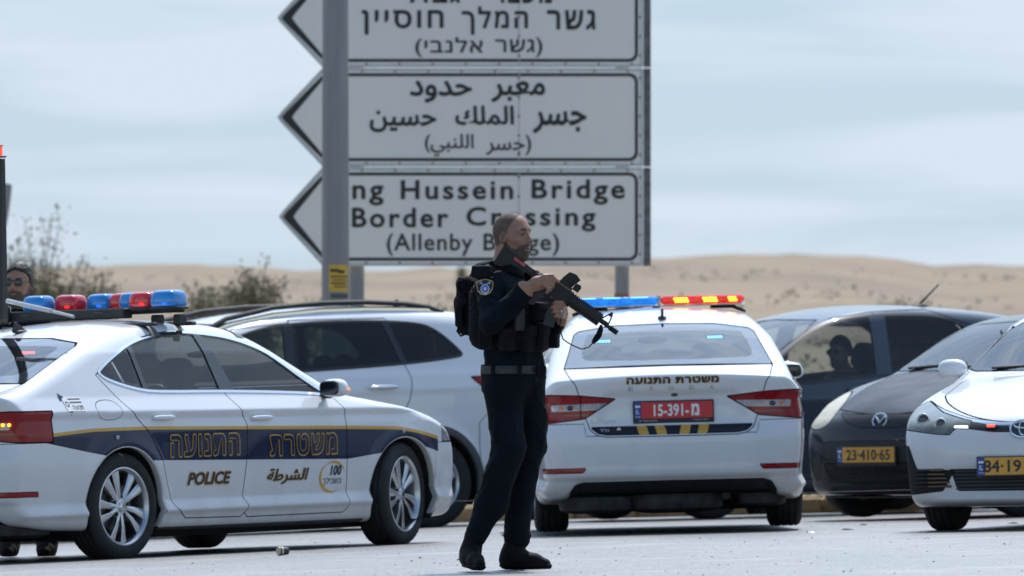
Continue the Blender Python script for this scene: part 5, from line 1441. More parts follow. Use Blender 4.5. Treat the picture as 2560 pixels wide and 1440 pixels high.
# cup lid / roll lying by the patrol car
x, y, z = ground_pt(708, 1389); Mx = Matrix.Translation((x, y, z + .0275)) @ Matrix.Rotation(rad(-63), 4, 'Z')
can = empty('canister'); tag(can, 'short cream and black canister lying on its side on the road', 'canister')
mb = MB(); mb.lathe([(0, -.032), (.020, -.032), (.022, -.028), (.0265, .005), (.0265, .014), (.0275, .014), (.0275, .034), (.025, .036), (.022, .034), (0, .033)], 24, 0, Mx @ Matrix.Rotation(rad(180), 4, 'Z'), mis=[0, 0, 0, 1, 0, 1, 1, 1, 1, 1][:9]); mb.build('canister_body', ['plastic', 'cream'], can, smooth=True)
mb = MB(); mb.lathe([(.0280, .020), (.0282, .024), (.0280, .028)], 24, 0, Mx @ Matrix.Rotation(rad(180), 4, 'Z')); mb.build('canister_band', 'plastic', can, smooth=True)

# ------------------------------------------------------------------ direction sign
SS = 266.0; SY = FPX / SS
M['sign_face'] = mat('sign_face', (.86, .88, .83), .6, col2=(.80, .79, .80), nscale=.9, stretch=(1, 1, .25))
M['sign_print'] = mat('sign_black_print', (.022, .025, .028), .5)
M['sign_rim'] = mat('sign_edge_metal', (.50, .52, .53), .45, metal=.6, noise=.1)
M['galv'] = mat('galvanised_post', (.25, .265, .285), .55, metal=.25, noise=.12, nscale=14, stretch=(1, 1, .1))
M['galv_dark'] = mat('weathered_steel_channel', (.15, .155, .16), .6, metal=.3, noise=.4, nscale=12)
M['rust'] = mat('rust', (.16, .08, .045), .9, noise=.4, nscale=40)
def sp(px, py, dy=0.0): return ((px - 1280) / SS, SY + dy, CAMH + (HOR - py) / SS)
sign = empty('direction_sign', sp(1160, 663)); sign.location = (sp(1160, 660)[0], SY, terrain_z(-.5, SY))
tag(sign, 'large white direction sign of three arrow boards with Hebrew, Arabic and English lettering', 'road sign')
inv = Matrix.Translation(-sign.location)
def flatmesh(name, polys, m, parent, depth, dy, rim=None):
    mb = MB()
    for poly in polys:
        V = [tuple(inv @ Vector(sp(a, b, dy))) for a, b in poly]; n_ = len(V)
        V2 = [(v[0], v[1] + depth, v[2]) for v in V]
        mb.add(V + V2, [tuple(range(n_)), tuple(range(2 * n_ - 1, n_ - 1, -1))] + [(i, n_ + i, n_ + (i + 1) % n_, (i + 1) % n_) for i in range(n_)])
    return mb.build(name, m, parent)
def stripmesh(name, A_, B_, m, parent, dy, depth=.0015):
    """closed band between two outlines"""
    n_ = len(A_); V = [tuple(inv @ Vector(sp(a, b, dy))) for a, b in A_] + [tuple(inv @ Vector(sp(a, b, dy))) for a, b in B_]
    mb = MB(); mb.add(V, [(i, (i + 1) % n_, n_ + (i + 1) % n_, n_ + i) for i in range(n_)])
    return mb.build(name, m, parent)
def outline(top, bot, tipx, x1, cx, d, rc, tipr):
    """arrow board outline inset by d: pointed to the left, rounded on the right"""
    my = (top + bot) / 2; half = (bot - top) / 2
    pts = []
    T, Bt = top + d, bot - d
    for q in np.linspace(-90, 0, 7): pts.append((x1 - d - rc + rc * math.cos(rad(q)), T + rc + rc * math.sin(rad(q))))
    for q in np.linspace(0, 90, 7): pts.append((x1 - d - rc + rc * math.cos(rad(q)), Bt - rc + rc * math.sin(rad(q))))
    k = (cx - tipx) / half
    tx = tipx + d * math.sqrt(1 + k * k)
    hx = tx + (half - d) * k
    pts.append((hx, Bt))
    for q in np.linspace(1, -1, 7): pts.append((tx + abs(q) * tipr * k + (1 - abs(q)) * tipr * .22 * k, my + q * tipr))
    pts.append((hx, T))
    return pts
boards = [(-78, 168, 690, 1), (170, 416, 690, 1), (418, 665, 694, 1)]
for bi, (t_, bt, tip, _) in enumerate(boards):
    panel = flatmesh('arrow_board', [outline(t_, bt, tip, 1608, 806, 0, 4, 14)], 'sign_face', sign, .05, 0)
    o1 = outline(t_, bt, tip, 1608, 806, 1, 4, 14); o2 = outline(t_, bt, tip, 1608, 806, 7, 4, 13)
    stripmesh('board_rim', o1, o2, 'sign_rim', panel, -.004)
    a_ = outline(t_, bt, tip - 7, 1608, 806, 13, 22, 12); b_ = outline(t_, bt, tip - 7, 1608, 806, 21, 15, 12)
    # the band widens towards the arrow tip
    my = (t_ + bt) / 2; b2 = []
    for (x_, y_) in b_:
        if x_ < 812:
            x_ = x_ + 12 * (1 - abs(y_ - my) / ((bt - t_) / 2)) + 3
        b2.append((x_, y_))
    stripmesh('border_print', a_, b2, 'sign_print', panel, -.0025)
    # the two vertical seams between the sheets
    flatmesh('sheet_seam', [[(1296, t_ + 8), (1298.5, t_ + 8), (1298.5, bt - 8), (1296, bt - 8)]], 'sign_rim', panel, .002, -.0035)
    mb = MB(); nr = 0
    for px in np.arange(905, 1590, 83.0):
        for py in (t_ + 8, bt - 8):
            c = inv @ Vector(sp(px + (11 if py > my else 0), py, -.004)); superell(mb, c, (.010, .008, .010), 2, 8)
    for py in np.arange(t_ + 25, bt - 10, 48.0):
        for px in (1297,): superell(mb, inv @ Vector(sp(px, py, -.006)), (.011, .008, .011), 2, 8)
        superell(mb, inv @ Vector(sp(1600, py, -.004)), (.008, .006, .014), 2, 8)
    r_ = mb.build('rivet', 'rust', panel, smooth=True); r_['kind'] = 'stuff'
    for (yy0, yy1, dk) in ((t_ + 10, bt, 0),): flatmesh('edge_channel', [[(1608.8, t_ + 1), (1627, t_ + 1), (1627, bt), (1608.8, bt)]], 'galv_dark', panel, .04, .0)

def sign_word(txt, x0, x1, y0, y1, bold, parent=None):
    V, F = text2d(txt, (x1 - x0) / SS, (y1 - y0) / SS, bold, res=5, space=1.0 if any(c in _AR for c in txt) else 1.22 if bold > .02 else 1.1)
    c = inv @ Vector(sp((x0 + x1) / 2, (y0 + y1) / 2, -.004)); mb = MB()
    mb.add([(c[0] + v[0], c[1] - v[2] * 3, c[2] + v[1]) for v in V], F); mb.build('lettering', 'sign_print', parent)
bd = [o for o in sign.children]
W1 = [('מעבר', 1232, 1380, -48, 8, .03), ('גבול', 1012, 1150, -52, 8, .03), ('גשר', 1367, 1489, 25, 75, .026), ('המלך', 1154, 1320, 16, 87, .026), ('חוסיין', 904, 1109, 25, 87, .026), ('(גשר', 1238, 1356, 93, 143, .014), ('אלנבי)', 1038, 1207, 93, 143, .014)]
W2 = [('معبر', 1228, 1363, 203, 256, .026), ('حدود', 1024, 1180, 201, 257, .026), ('جسر', 1332, 1466, 277, 334, .026), ('الملك', 1138, 1285, 264, 313, .026), ('حسين', 924, 1091, 276, 331, .026), ('(جسر', 1215, 1328, 337, 388, .014), ('اللنبي)', 1062, 1184, 335, 391, .014)]
W3 = [('Ki', 806, 866, 452, 498, .024), ('ng', 881, 959, 463, 514, .024), ('Hussein', 1002, 1283, 450, 499, .024), ('Bridge', 1329, 1562, 448, 512, .024), ('Border', 880, 1121, 519, 569, .024), ('Crossing', 1166, 1489, 517, 579, .024), ('(Allenby', 967, 1181, 583, 640, .014), ('Bridge)', 1209, 1398, 583, 640, .014)]
for W_, p in zip((W1, W2, W3), bd):
    for a in W_: sign_word(*a, parent=p)
def post(name, px0, px1, top, yy, parent, m='galv'):
    s = FPX / yy; x = ((px0 + px1) / 2 - 1280) / s; r = (px1 - px0) / 2 / s; zt = CAMH + (HOR - top) / s; zb = terrain_z(x, yy) - .3
    mb = MB(); P0 = Vector((x, yy, 0)) - (parent.location if parent else Vector())
    mb.tube([(P0[0], P0[1], zb - (parent.location.z if parent else 0)), (P0[0], P0[1], zt - (parent.location.z if parent else 0))], r, 0, 20)
    return mb.build(name, m, parent, smooth=True)
post('post', 873, 911, -60, SY + .16, sign); po = post('post', 1537, 1573, -60, SY + .16, sign)
mb = MB(); c = inv @ Vector(((1555 - 1280) / 266 , SY + .16, CAMH + (HOR - 741) / 266)); mb.lathe([(.071, -.0), (.073, .001), (.073, .025), (.071, .026)], 20, 0, Matrix.Translation(c) @ Matrix.Rotation(rad(90), 4, 'X')); mb.build('orange_band', mat('faded_orange_tape', (.42, .13, .05), .7, noise=.3, nscale=30), po, smooth=True)
mb = MB()
for (a_, e_) in ((75, -40), (330, -40), (590, -40)):
    c1 = inv @ Vector(sp(880, a_, .11)); c2 = inv @ Vector(sp(1570, a_, .11)); mb.box(((c1[0] + c2[0]) / 2, c1[1], c1[2]), (c2[0] - c1[0], .05, .06))
mb.build('cross_rail', 'galv', sign)
# lighting column standing in front of the sign
py_ = FPX / 276.0; px_ = (838.5 - 1280) / 276; zb = terrain_z(px_, py_) - .2
col = empty('lamp_post', (px_, py_, zb)); tag(col, 'tall grey steel lamp column rising in front of the direction sign', 'lamp post')
mb = MB(); mb.tube([(0, 0, 0), (0, 0, 2.2), (0, 0, 6.2), (0, 0, 9.0)], [.128, .125, .112, .10], 0, 32); shaft = mb.build('column', 'galv', col, smooth=True)
mb = MB(); mb.tube([(0, 0, 9.0), (-.3, -.1, 9.5), (-1.3, -.3, 9.8)], [.05, .045, .04], 0, 12); mb.build('lamp_arm', 'galv', col, smooth=True)
mb = MB(); superell(mb, (-1.6, -.35, 9.8), (.35, .14, .07), 3, 14); mb.build('lamp_head', 'galv', col, smooth=True)
def wrap(name, x0, x1, y0, y1, m, parent, r=.1275, off=0.0):
    zz = lambda py: CAMH + (HOR - py) / 276 - zb
    V = []; F = []; n_ = 10
    for i in range(n_ + 1):
        u = (x0 + (x1 - x0) * i / n_ - 838.5) / 276; u = max(-.124, min(.124, u)); a = math.asin(u / r)
        for yy in (y1, y0): V.append(((r + off) * math.sin(a), -(r + off) * math.cos(a), zz(yy)))
    F = [(2 * i, 2 * i + 2, 2 * i + 3, 2 * i + 1) for i in range(n_)]
    mb = MB(); mb.add(V, F); return mb.build(name, m, parent, smooth=True)
st = wrap('sticker', 823, 872.5, 663, 730, mat('yellow_sticker', (.62, .42, .05), .6, noise=.1, nscale=20), shaft, .1265)
for k, (a0, a1, b0, b1) in enumerate(((826, 848, 673, 681), (846, 862, 676, 684), (828, 868, 690, 694), (832, 868, 699, 702), (828, 866, 707, 711), (836, 868, 716, 719))):
    wrap('sticker_print', a0, a1, b0, b1, 'decal_dark', st, .1265, .0015)
wrap('grey_label', 828, 870, 735, 746, 'greyplastic', shaft, .1285)
# sign seen from the side at the left edge
s_ = 210.0; Y_ = FPX / s_
def qp(px, py, dy=0): return ((px - 1280) / s_, Y_ + dy, CAMH + (HOR - py) / s_)
rs = empty('road_sign', (qp(-20, 0)[0], Y_, terrain_z(-6, Y_))); tag(rs, 'grey back of a rounded traffic sign standing behind the black mast', 'road sign')
pts = chaikin([(-70, 457), (28, 457), (30, 470), (18, 560), (12, 572), (-70, 572)], 2)
mb = MB(); V = [Vector(qp(a, b)) - rs.location for a, b in pts]; n_ = len(V)
mb.add([tuple(v) for v in V] + [(v[0], v[1] + .03, v[2]) for v in V], [tuple(range(n_)), tuple(range(2 * n_ - 1, n_ - 1, -1))] + [(i, n_ + i, n_ + (i + 1) % n_, (i + 1) % n_) for i in range(n_)])
mb.build('sign_back', 'galv', rs); mb = MB(); mb.tube([(0, .06, -.2), (0, .06, qp(0, 480)[2] - rs.location.z)], .035, 0, 12); mb.build('post', 'galv', rs, smooth=True)

# ------------------------------------------------------------------ desert shrubs
M['leaf_a'] = mat('grey_green_leaves', (.19, .18, .11), .8, col2=(.28, .25, .16), nscale=6); M['twig'] = mat('dry_twigs', (.13, .105, .075), .9)
M['leaf_b'] = mat('dry_olive_leaves', (.27, .25, .15), .85, col2=(.19, .18, .105), nscale=5)
def shrub(px, pyb, w_, h_, s, nst, lab, leafm, seed, tall=None, group='desert shrubs on the slope'):
    r = np.random.default_rng(seed); y = FPX / s; x = (px - 1280) / s; z = CAMH + (HOR - pyb) / s; zt_ = terrain_z(x, y)
    root = empty('shrub', (x, y, zt_)); tag(root, lab, 'shrub', group)
    base = z - zt_; W, H = w_ / s, h_ / s; tw = MB(); V = []; F = []
    tw.tube([(0, 0, -.2), (0, 0, max(.05, base * .3))], .05, 0, 6)
    for k in range(nst):
        a = r.uniform(0, 6.28); ln = r.uniform(.55, 1.0); top = Vector((math.cos(a) * W / 2 * r.uniform(.2, 1), math.sin(a) * W / 2 * r.uniform(.2, 1) * .8, base + H * ln * r.uniform(.55, 1.0)))
        if tall and k < len(tall): tx, ty = tall[k]; top = Vector(((tx - px) / s, 0, CAMH + (HOR - ty) / s - zt_))
        p0 = Vector((r.normal(0, .04), r.normal(0, .04), 0)); mid = p0.lerp(top, .5) + Vector((r.normal(0, .12 * W), r.normal(0, .1), .05)); pts = []
        for i in range(8):
            t = i / 7; pts.append((1 - t) ** 2 * p0 + 2 * t * (1 - t) * mid + t * t * top)
        tw.tube([tuple(q) for q in pts], [.014 * (1 - .8 * i / 7) + .003 for i in range(8)], 0, 5)
        for i in range(95 if not (tall and k < len(tall)) else 130):
            t = r.uniform(.25, 1.02); c = (1 - t) ** 2 * p0 + 2 * t * (1 - t) * mid + t * t * top; sp_ = .16 * W * (1.25 - t) + .03
            c = c + Vector((r.normal(0, sp_), r.normal(0, sp_), r.normal(0, sp_ * .8)))
            if c.z < 0: c.z = abs(c.z) * .3
            L_ = r.uniform(.03, .085); q = Vector((r.normal(), r.normal(), r.normal() + .8)).normalized(); e = q.cross(Vector((r.normal(), r.normal(), r.normal()))).normalized() * L_ * .28; b = len(V)
            V += [tuple(c), tuple(c + q * L_ * .5 + e), tuple(c + q * L_), tuple(c + q * L_ * .5 - e)]; F.append((b, b + 1, b + 2, b + 3))
    tw.build('stem', 'twig', root); mb = MB(); mb.v = V; mb.f = F; mb.m = [0] * len(F); f_ = mb.build('foliage', leafm, root)
    return root
shrub(95, 850, 260, 240, 175, 70, 'tall wispy grey green shrub beyond the man in sunglasses', 'leaf_a', 3, [(130, 535), (150, 560), (62, 560), (45, 600), (200, 655), (28, 640), (110, 600)])
shrub(215, 850, 190, 190, 172, 34, 'low shrub right of the tall wispy one', 'leaf_b', 4)
shrub(645, 815, 170, 150, 180, 44, 'bushy olive shrub on the slope left of the lamp column', 'leaf_a', 5, [(665, 655), (600, 680)])
shrub(540, 815, 220, 105, 178, 30, 'low dry shrub between the lightbar domes and the bushy olive shrub', 'leaf_b', 6)
shrub(760, 815, 110, 60, 180, 12, 'small dry shrub right beside the lamp column', 'leaf_b', 16)
shrub(1156, 690, 34, 22, 95, 9, 'tiny dark shrub alone on the ridge below the sign', 'leaf_a', 8)
shrub(1090, 805, 120, 40, 170, 12, 'low scrub behind the roof of the white SUV', 'leaf_b', 9)
shrub(2240, 790, 170, 34, 150, 12, 'low dry scrub above the roof of the grey hatchback', 'leaf_b', 10)

# scattered dry scrub that speckles the slopes
V = []; F = []; r_ = np.random.default_rng(31)
for k in range(4600):
    y = 72 * (3.6 ** r_.random()); x = r_.uniform(-.15, .15) * y
    if math.sin(x * .5 + y * .05) + math.sin(x * .21 - y * .11) + r_.normal(0, .8) < .3: continue
    z = terrain_z(x, y); R0 = r_.uniform(.05, .20)
    for j in range(7):
        c = np.array([x, y, z + R0 * .3]) + r_.normal(0, .45, 3) * R0 * (1, 1, .6); q = r_.normal(size=3); q /= np.linalg.norm(q); e = np.cross(q, r_.normal(size=3)); e /= np.linalg.norm(e); L_ = R0 * r_.uniform(.3, .7); b = len(V)
        V += [tuple(c), tuple(c + q * L_ + e * L_ * .4), tuple(c + q * L_ - e * L_ * .4)]; F.append((b, b + 1, b + 2))
me = bpy.data.meshes.new('dry_scrub'); me.from_pydata(V, [], F); me.materials.append(mat('dry_scrub_leaves', (.20, .17, .115), .9, col2=(.27, .23, .165), nscale=1.2)); o = bpy.data.objects.new('dry_scrub', me); COL.objects.link(o); tag(o, kind='stuff')
# ------------------------------------------------------------------ light bars
def toworld(P): return Matrix(P.tolist())
# flat LED bar on the centre patrol car (its own thing, clamped on the roof)
MB_ = toworld(POSE['B'])
bar = empty('light_bar'); bar.matrix_world = MB_ @ Matrix.Translation((1.75, .02, 1.545))
tag(bar, 'slim light bar half blue half red, on the patrol car with the red plate', 'light bar')
M['blue_lens'] = mat('lit_blue_lens', (.005, .13, .55), .10, coat=1, emit=(0, .30, 1), estr=.45, noise=.5, nscale=22)
M['red_lens'] = mat('lit_red_lens', (.55, .015, .015), .10, coat=1, emit=(1, .03, .02), estr=.35, noise=.5, nscale=22)
M['blue_dome'] = mat('blue_dome_lens', (.003, .17, .50), .12, coat=1, emit=(0, .22, .7), estr=.12, noise=.25, nscale=9)
M['red_dome'] = mat('red_dome_lens', (.48, .008, .018), .12, coat=1, emit=(.6, .02, .02), estr=.10, noise=.25, nscale=9)
M['blue_reflector'] = mat('blue_reflector', (.02, .15, .55), .3, metal=.5, emit=(.01, .25, 1), estr=.35, noise=.4, nscale=50)
M['red_reflector'] = mat('red_reflector', (.5, .05, .03), .3, metal=.5, emit=(1, .04, .02), estr=.3, noise=.4, nscale=50)
M['led_blue2'] = mat('lit_blue_edge', (.2, .5, .9), .3, emit=(.15, .6, 1), estr=1.6)
M['glow_blue'] = mat('dim_blue_glow_patch', (.02, .08, .4), .3, metal=.5, emit=(.02, .15, 1), estr=.9)
M['glow_red'] = mat('dim_red_glow_patch', (.5, .02, .02), .3, metal=.5, emit=(1, .03, .03), estr=.9)
M['led_red_soft'] = mat('red_beacon_lens', (.6, .03, .02), .25, emit=(1, .05, .03), estr=1.6)
W = .585
mb = MB(); mb.box((0, 0, -.032), (.27, 2 * W + .01, .012), 0, None, .005); mb.build('base_rail', 'chrome', bar)
for y0, y1, m in ((-W, -.012, 'blue_lens'), (.012, W, 'red_lens')):
    mb = MB(); mb.box((0, (y0 + y1) / 2, .004), (.27, y1 - y0, .056), 0, None, .018); l_ = mb.build('lens', m, bar, smooth=True)
    mb = MB()
    for k in range(3):
        c = (y0 + y1) / 2 + (k - 1) * .18
        mb.box((.137, c, .006), (.004, .12, .03), 0, None, .002)
    mb.build('reflector_row', 'blue_reflector' if y0 < 0 else 'red_reflector', l_)
mb = MB(); mb.box((0, 0, .006), (.272, .022, .062), 0, None, .006); mb.build('centre_divider', 'clear_lamp', bar)
for c, nled in ((.145, 5), (.345, 5), (.50, 3)):
    mb = MB()
    for k in range(nled):
        for j in range(2): superell(mb, (.140, c + (k - nled / 2 + .5) * .020 + j * .008, .012 - j * .018), (.004, .0095, .0095), 2, 8)
    o = mb.build('lit_diode', 'led_amber', bar, smooth=True); o['kind'] = 'stuff'
mb = MB()
for c in (-.50, -.33, -.14): mb.box((.139, c, .028), (.006, .12, .006), 0, None, .002)
mb.build('lit_edge', 'led_blue2', bar)
for sg in (1, -1):
    mb = MB(); mb.prism([(-.10, -.036), (.10, -.036), (.12, -.06), (-.12, -.06)], sg * .36, sg * .52); mb.tube([(0, sg * .50, -.045), (0, sg * .60, -.085)], .012, 0, 6); mb.build('mounting_foot', 'plastic', bar)
mb = MB(); mb.box((.0, .02 - .04, -.045), (.04, .05, .02), 0, None, .004); mb.build('mounting_block', 'plastic', bar)
mb = MB(); mb.tube([(.10, -.10, -.036), (.13, -.2, -.045), (.14, -.32, -.050), (.13, -.45, -.06)], .004, 0, 5); mb.build('cable', 'plastic', bar)

# v-shaped bar of rotating domes on the left patrol car
MA_ = toworld(POSE['A'])
vb = empty('light_bar'); vb.matrix_world = MA_ @ Matrix.Translation((1.97, .06, 1.515))
tag(vb, 'v-shaped light bar with blue and red domes over the near patrol car roof', 'light bar')
doms = [(.53, .0, 'b', 1.12), (.34, .0, 'r', 1), (.17, -.11, 'b', 1), (.0, -.22, 'r', 1), (-.17, -.20, 'b', 1), (-.35, -.10, 'r', 1), (-.53, .0, 'b', 1)]
for y, x, c, k in doms:
    mb = MB(); superell(mb, (x, y, .098), (.082 * k, .088 * k, .055 * k), 4.6, 24, 0, None, lambda t: 1 - .12 * max(0, t) - .0 * t)
    d = mb.build('dome', 'blue_dome' if c == 'b' else 'red_dome', vb, smooth=True)
    mb = MB(); superell(mb, (x + .070 * k, y + .03, .075), (.014, .03 * k, .014), 2.4, 12)  # small emissive patch set in the opaque dome, imitating a glow from inside
    mb.build('glow_patch', 'glow_blue' if c == 'b' else 'glow_red', d)
    mb = MB(); superell(mb, (x, y, .045), (.088 * k, .100 * k, .014), 4, 18); mb.build('dome_base', 'plastic', d, smooth=True)
for a, b_ in (((0, .55), (-.22, 0)), ((-.22, 0), (0, -.55))):
    mb = MB(); x0, y0 = a; x1, y1 = b_; L_ = math.hypot(x1 - x0, y1 - y0); Mx = Matrix.Translation(((x0 + x1) / 2, (y0 + y1) / 2, .03)) @ Matrix.Rotation(math.atan2(y1 - y0, x1 - x0), 4, 'Z')
    mb.box((0, 0, 0), (L_ + .1, .15, .03), 0, Mx, .01); mb.build('bar_arm', 'plastic', vb)
mb = MB(); mb.box((.065, -.24, .022), (.10, .98, .066), 0, None, .008)
for k in range(3): mb.box((.117, -.55 + k * .3, .028), (.004, .07, .006), 1)
mb.build('message_box', ['plastic', 'greyplastic'], vb)
mb = MB(); mb.box((-.1, 0, -.055), (.05, 1.30, .025), 0, None, .006); mb.box((.25, 0, -.055), (.05, 1.24, .022), 0, None, .006)
for yy in (.42, .60): mb.box((-.02, yy, -.03), (.09, .05, .07), 0, None, .01)
mb.build('cross_bar', 'plastic', vb)
for xx in (2.19 - 1.97, 1.34 - 1.97):           # thin dark strips laid over the roof edge
    V = []; F = []
    ys_ = np.linspace(.48, .66, 12)
    for i, yy in enumerate(ys_):
        for dx in (-.04, .04):
            p = LB.b.top([xx + 1.97 + dx], [yy], .006)[0]; V.append((p[0] - 1.97, p[1] - .06, p[2] - 1.515))
    F = [(2 * i, 2 * i + 1, 2 * i + 3, 2 * i + 2) for i in range(11)]; mb = MB(); mb.add(V, F); mb.build('roof_strip', 'greyplastic', vb, smooth=True)
mb = MB(); Mx = Matrix.Translation((.145, -.70, .035)) @ Matrix.Rotation(rad(90), 4, 'Z'); mb.lathe([(0, .055), (.040, .055), (.044, .05), (.044, -.05), (.036, -.06), (0, -.06)], 20, 0, Mx @ Matrix.Rotation(rad(90), 4, 'X')); mb.build('loudspeaker', 'gloss', vb, smooth=True)
# raised black board with a red beacon, and the strut that holds it up
LZ = MA_.inverted() @ Vector(PXn(10, 800, 398)); vbm = (MA_ @ Matrix.Translation((1.97, .06, 1.515))).inverted()
def va(px, py, s=398): return vbm @ Vector(PXn(px, py, s))
a, b_ = va(6, 800), va(2, 397)
mb = MB(); mb.tube([tuple(a), tuple(b_)], [.036, .027], 0, 4); mast = mb.build('raised_board', 'plastic', vb)
mb = MB(); c = va(0, 392); mb.box(tuple(c), (.06, .06, .012), 0, None, .003); mb.tube([tuple(va(0, 390)), tuple(va(0, 366))], .016, 1, 10); mb.tube([tuple(va(0, 366)), tuple(va(0, 363))], .018, 0, 10); mb.build('beacon', ['plastic', 'led_red_soft'], vb)
mb = MB(); p = [va(18, 752, 401), va(60, 762, 402), va(130, 778, 403), va(185, 792, 404)]; mb.tube([tuple(q) for q in p[:3]], .014, 0, 8); mb.tube([tuple(p[2]), tuple(p[3])], .010, 0, 8); mb.build('strut', 'alloy', vb, smooth=True)

# small lamps behind the rear windows
def window_lamp(MX, y, z, m, lab_parent, name='window_flasher'):
    x = LB.b.end([y], [z], True)[0][0] - .10; mb = MB()
    mb.box((x, y, z), (.03, .13, .035), 0, None, .006)
    for k in range(5): superell(mb, (x + .018, y + (k - 2) * .021, z), (.005, .009, .008), 2.5, 8, 1)
    return mb.build(name, ['plastic', m], lab_parent)
window_lamp(None, -.42, 1.285, 'led_blue', Bc); window_lamp(None, .34, 1.295, 'led_blue', Bc)
window_lamp(None, .33, 1.30, 'led_red', A); window_lamp(None, .1, 1.22, 'led_red', A)
for yy in (.71, .76, .80):
    p = LB.b.end([yy], [.858], True, .004)[0]; mb = MB(); superell(mb, tuple(p), (.006, .012, .010), 2.2, 10); mb.build('lit_indicator', 'led_amber', A, smooth=True)
# ------------------------------------------------------------------ people
def cap(p, a, b, ra, rb):
    a = np.asarray(a, float); b = np.asarray(b, float); d = b - a
    t = np.clip(((p - a) @ d) / max(d @ d, 1e-9), 0, 1)
    return np.linalg.norm(p - a - t[:, None] * d, axis=1) - (ra + (rb - ra) * t)
def ell(p, c, R, r):
    q = (p - np.asarray(c, float)) @ np.asarray(R, float).T; r = np.asarray(r, float)
    k0 = np.linalg.norm(q / r, axis=1); k1 = np.maximum(np.linalg.norm(q / (r * r), axis=1), 1e-6)
    return k0 * (k0 - 1) / k1
def rbox(p, c, R, h, r):
    q = np.abs((p - np.asarray(c, float)) @ np.asarray(R, float).T) - (np.asarray(h, float) - r)
    return np.linalg.norm(np.maximum(q, 0), axis=1) + np.minimum(q.max(1), 0) - r
def frame(yaw, pitch=0.0, roll=0.0):
    """rows: forward, his right, up.  yaw measured in the ground plane from +X towards -Y (towards the camera)"""
    c, s_ = math.cos(rad(yaw)), math.sin(rad(yaw))
    f = np.array([c, -s_, 0.]); r = np.array([-s_, -c, 0.]); u = np.array([0, 0, 1.])
    if pitch:
        cp, sp_ = math.cos(rad(pitch)), math.sin(rad(pitch)); f, u = f * cp + u * sp_, u * cp - f * sp_
    if roll:
        cp, sp_ = math.cos(rad(roll)), math.sin(rad(roll)); r, u = r * cp + u * sp_, u * cp - r * sp_
    return np.stack([f, r, u])
_rs = np.random.default_rng(21); _K = _rs.normal(size=(9, 3)) * (1, 1, 1.5); _K /= np.linalg.norm(_K, axis=1, keepdims=True); _FQ = _rs.uniform(14, 60, 9); _PH = _rs.uniform(0, 6.28, 9)
def folds(p, amp):
    """creases of cloth: sharp ridges in several directions, broken up by one another"""
    r = 0
    w1 = np.sin(p @ np.array([9., 5, 7]) + 1) ; w2 = np.sin(p @ np.array([-6., 8, 11]) + 2.2)
    for i, (k, f, h_) in enumerate(zip(_K, _FQ, _PH)):
        q = (p @ k) * f * .5 + h_ + .9 * (w1 if i % 2 else w2)
        r = r + (1 - np.abs(np.sin(q))) ** 2.2 * (20 / (f + 12)) * (.5 + .5 * (w2 if i % 2 else w1))
    return (r * .55 - .35) * amp
def head_sdf(p, c, R, s=1.0, mouth=True):
    q = (p - np.asarray(c, float)) @ R.T / s; Z = np.eye(3)
    m = q.copy(); m[:, 1] = np.abs(m[:, 1])
    d = ell(m, (-.008, 0, .022), Z, (.099, .076, .092))
    d = smin(d, ell(m, (.034, 0, -.050), Z, (.060, .056, .072)), .03)
    d = smin(d, cap(m, (.060, .0, -.112), (.050, .018, -.110), .020, .020), .03)
    d = smin(d, cap(m, (.0, .052, -.072), (.052, .026, -.104), .014, .016), .03)
    d = smin(d, cap(m, (.078, .012, .028), (.068, .046, .022), .013, .011), .014)
    d = smin(d, cap(m, (.058, .046, -.028), (.035, .058, -.020), .016, .014), .02)
    d = smax(d, -ell(m, (.094, .032, .004), Z, (.018, .019, .013)), .012)
    d = smin(d, ell(m, (.072, .031, .004), Z, (.0135, .0135, .0125)), .003)
    d = smin(d, cap(m, (.086, 0, .012), (.109, 0, -.028), .008, .0125), .012)
    d = smin(d, cap(m, (.098, .010, -.033), (.094, .011, -.034), .0085, .008), .008)
    d = smin(d, cap(m, (.088, .0, -.060), (.077, .024, -.063), .009, .006), .008)
    d = smin(d, cap(m, (.084, .0, -.082 if mouth else -.075), (.075, .022, -.078 if mouth else -.073), .009, .006), .008)
    if mouth: d = smax(d, -ell(m, (.096, 0, -.071), Z, (.016, .016, .0065)), .004)
    e = ell(m, (-.006, .078, -.014), np.array([[.94, -.34, 0], [.34, .94, 0], [0, 0, 1]]), (.019, .009, .031))
    e = smax(e, -ell(m, (-.004, .088, -.012), Z, (.010, .007, .018)), .006)
    d = smin(d, e, .008)
    return d * s
def finger(p, pts, r0=.0095, r1=.0075):
    d = None
    n_ = len(pts) - 1
    for i in range(n_):
        c = cap(p, pts[i], pts[i + 1], r0 + (r1 - r0) * i / n_, r0 + (r1 - r0) * (i + 1) / n_); d = c if d is None else smin(d, c, .003)
    return d
M['skin'] = mat('skin', (.33, .18, .122), .45, noise=.10, nscale=30, spec=.4); M['skin_tan'] = mat('tanned_skin', (.30, .165, .11), .5, noise=.10, nscale=30, spec=.4)
M['stubble'] = mat('shaved_hair', (.115, .082, .067), .7, spec=.2, noise=.30, nscale=70); M['beard'] = mat('dark_beard', (.085, .055, .042), .8, noise=.4, nscale=90); M['hair'] = mat('black_hair', (.015, .012, .011), .6, noise=.5, nscale=90)
M['uniform'] = mat('navy_uniform_cloth', (.005, .0085, .0145), .9, spec=.15, noise=.35, nscale=14, bump=.35, bscale=90)
M['trousers'] = mat('navy_trouser_cloth', (.005, .0075, .0125), .9, spec=.15, noise=.3, nscale=10, bump=.3, bscale=70)
M['vest'] = mat('black_vest_nylon', (.005, .006, .009), .8, spec=.2, noise=.4, nscale=30, bump=.4, bscale=160)
M['boot'] = mat('black_boot_leather', (.006, .006, .007), .75, spec=.2, noise=.3, nscale=40, bump=.2)
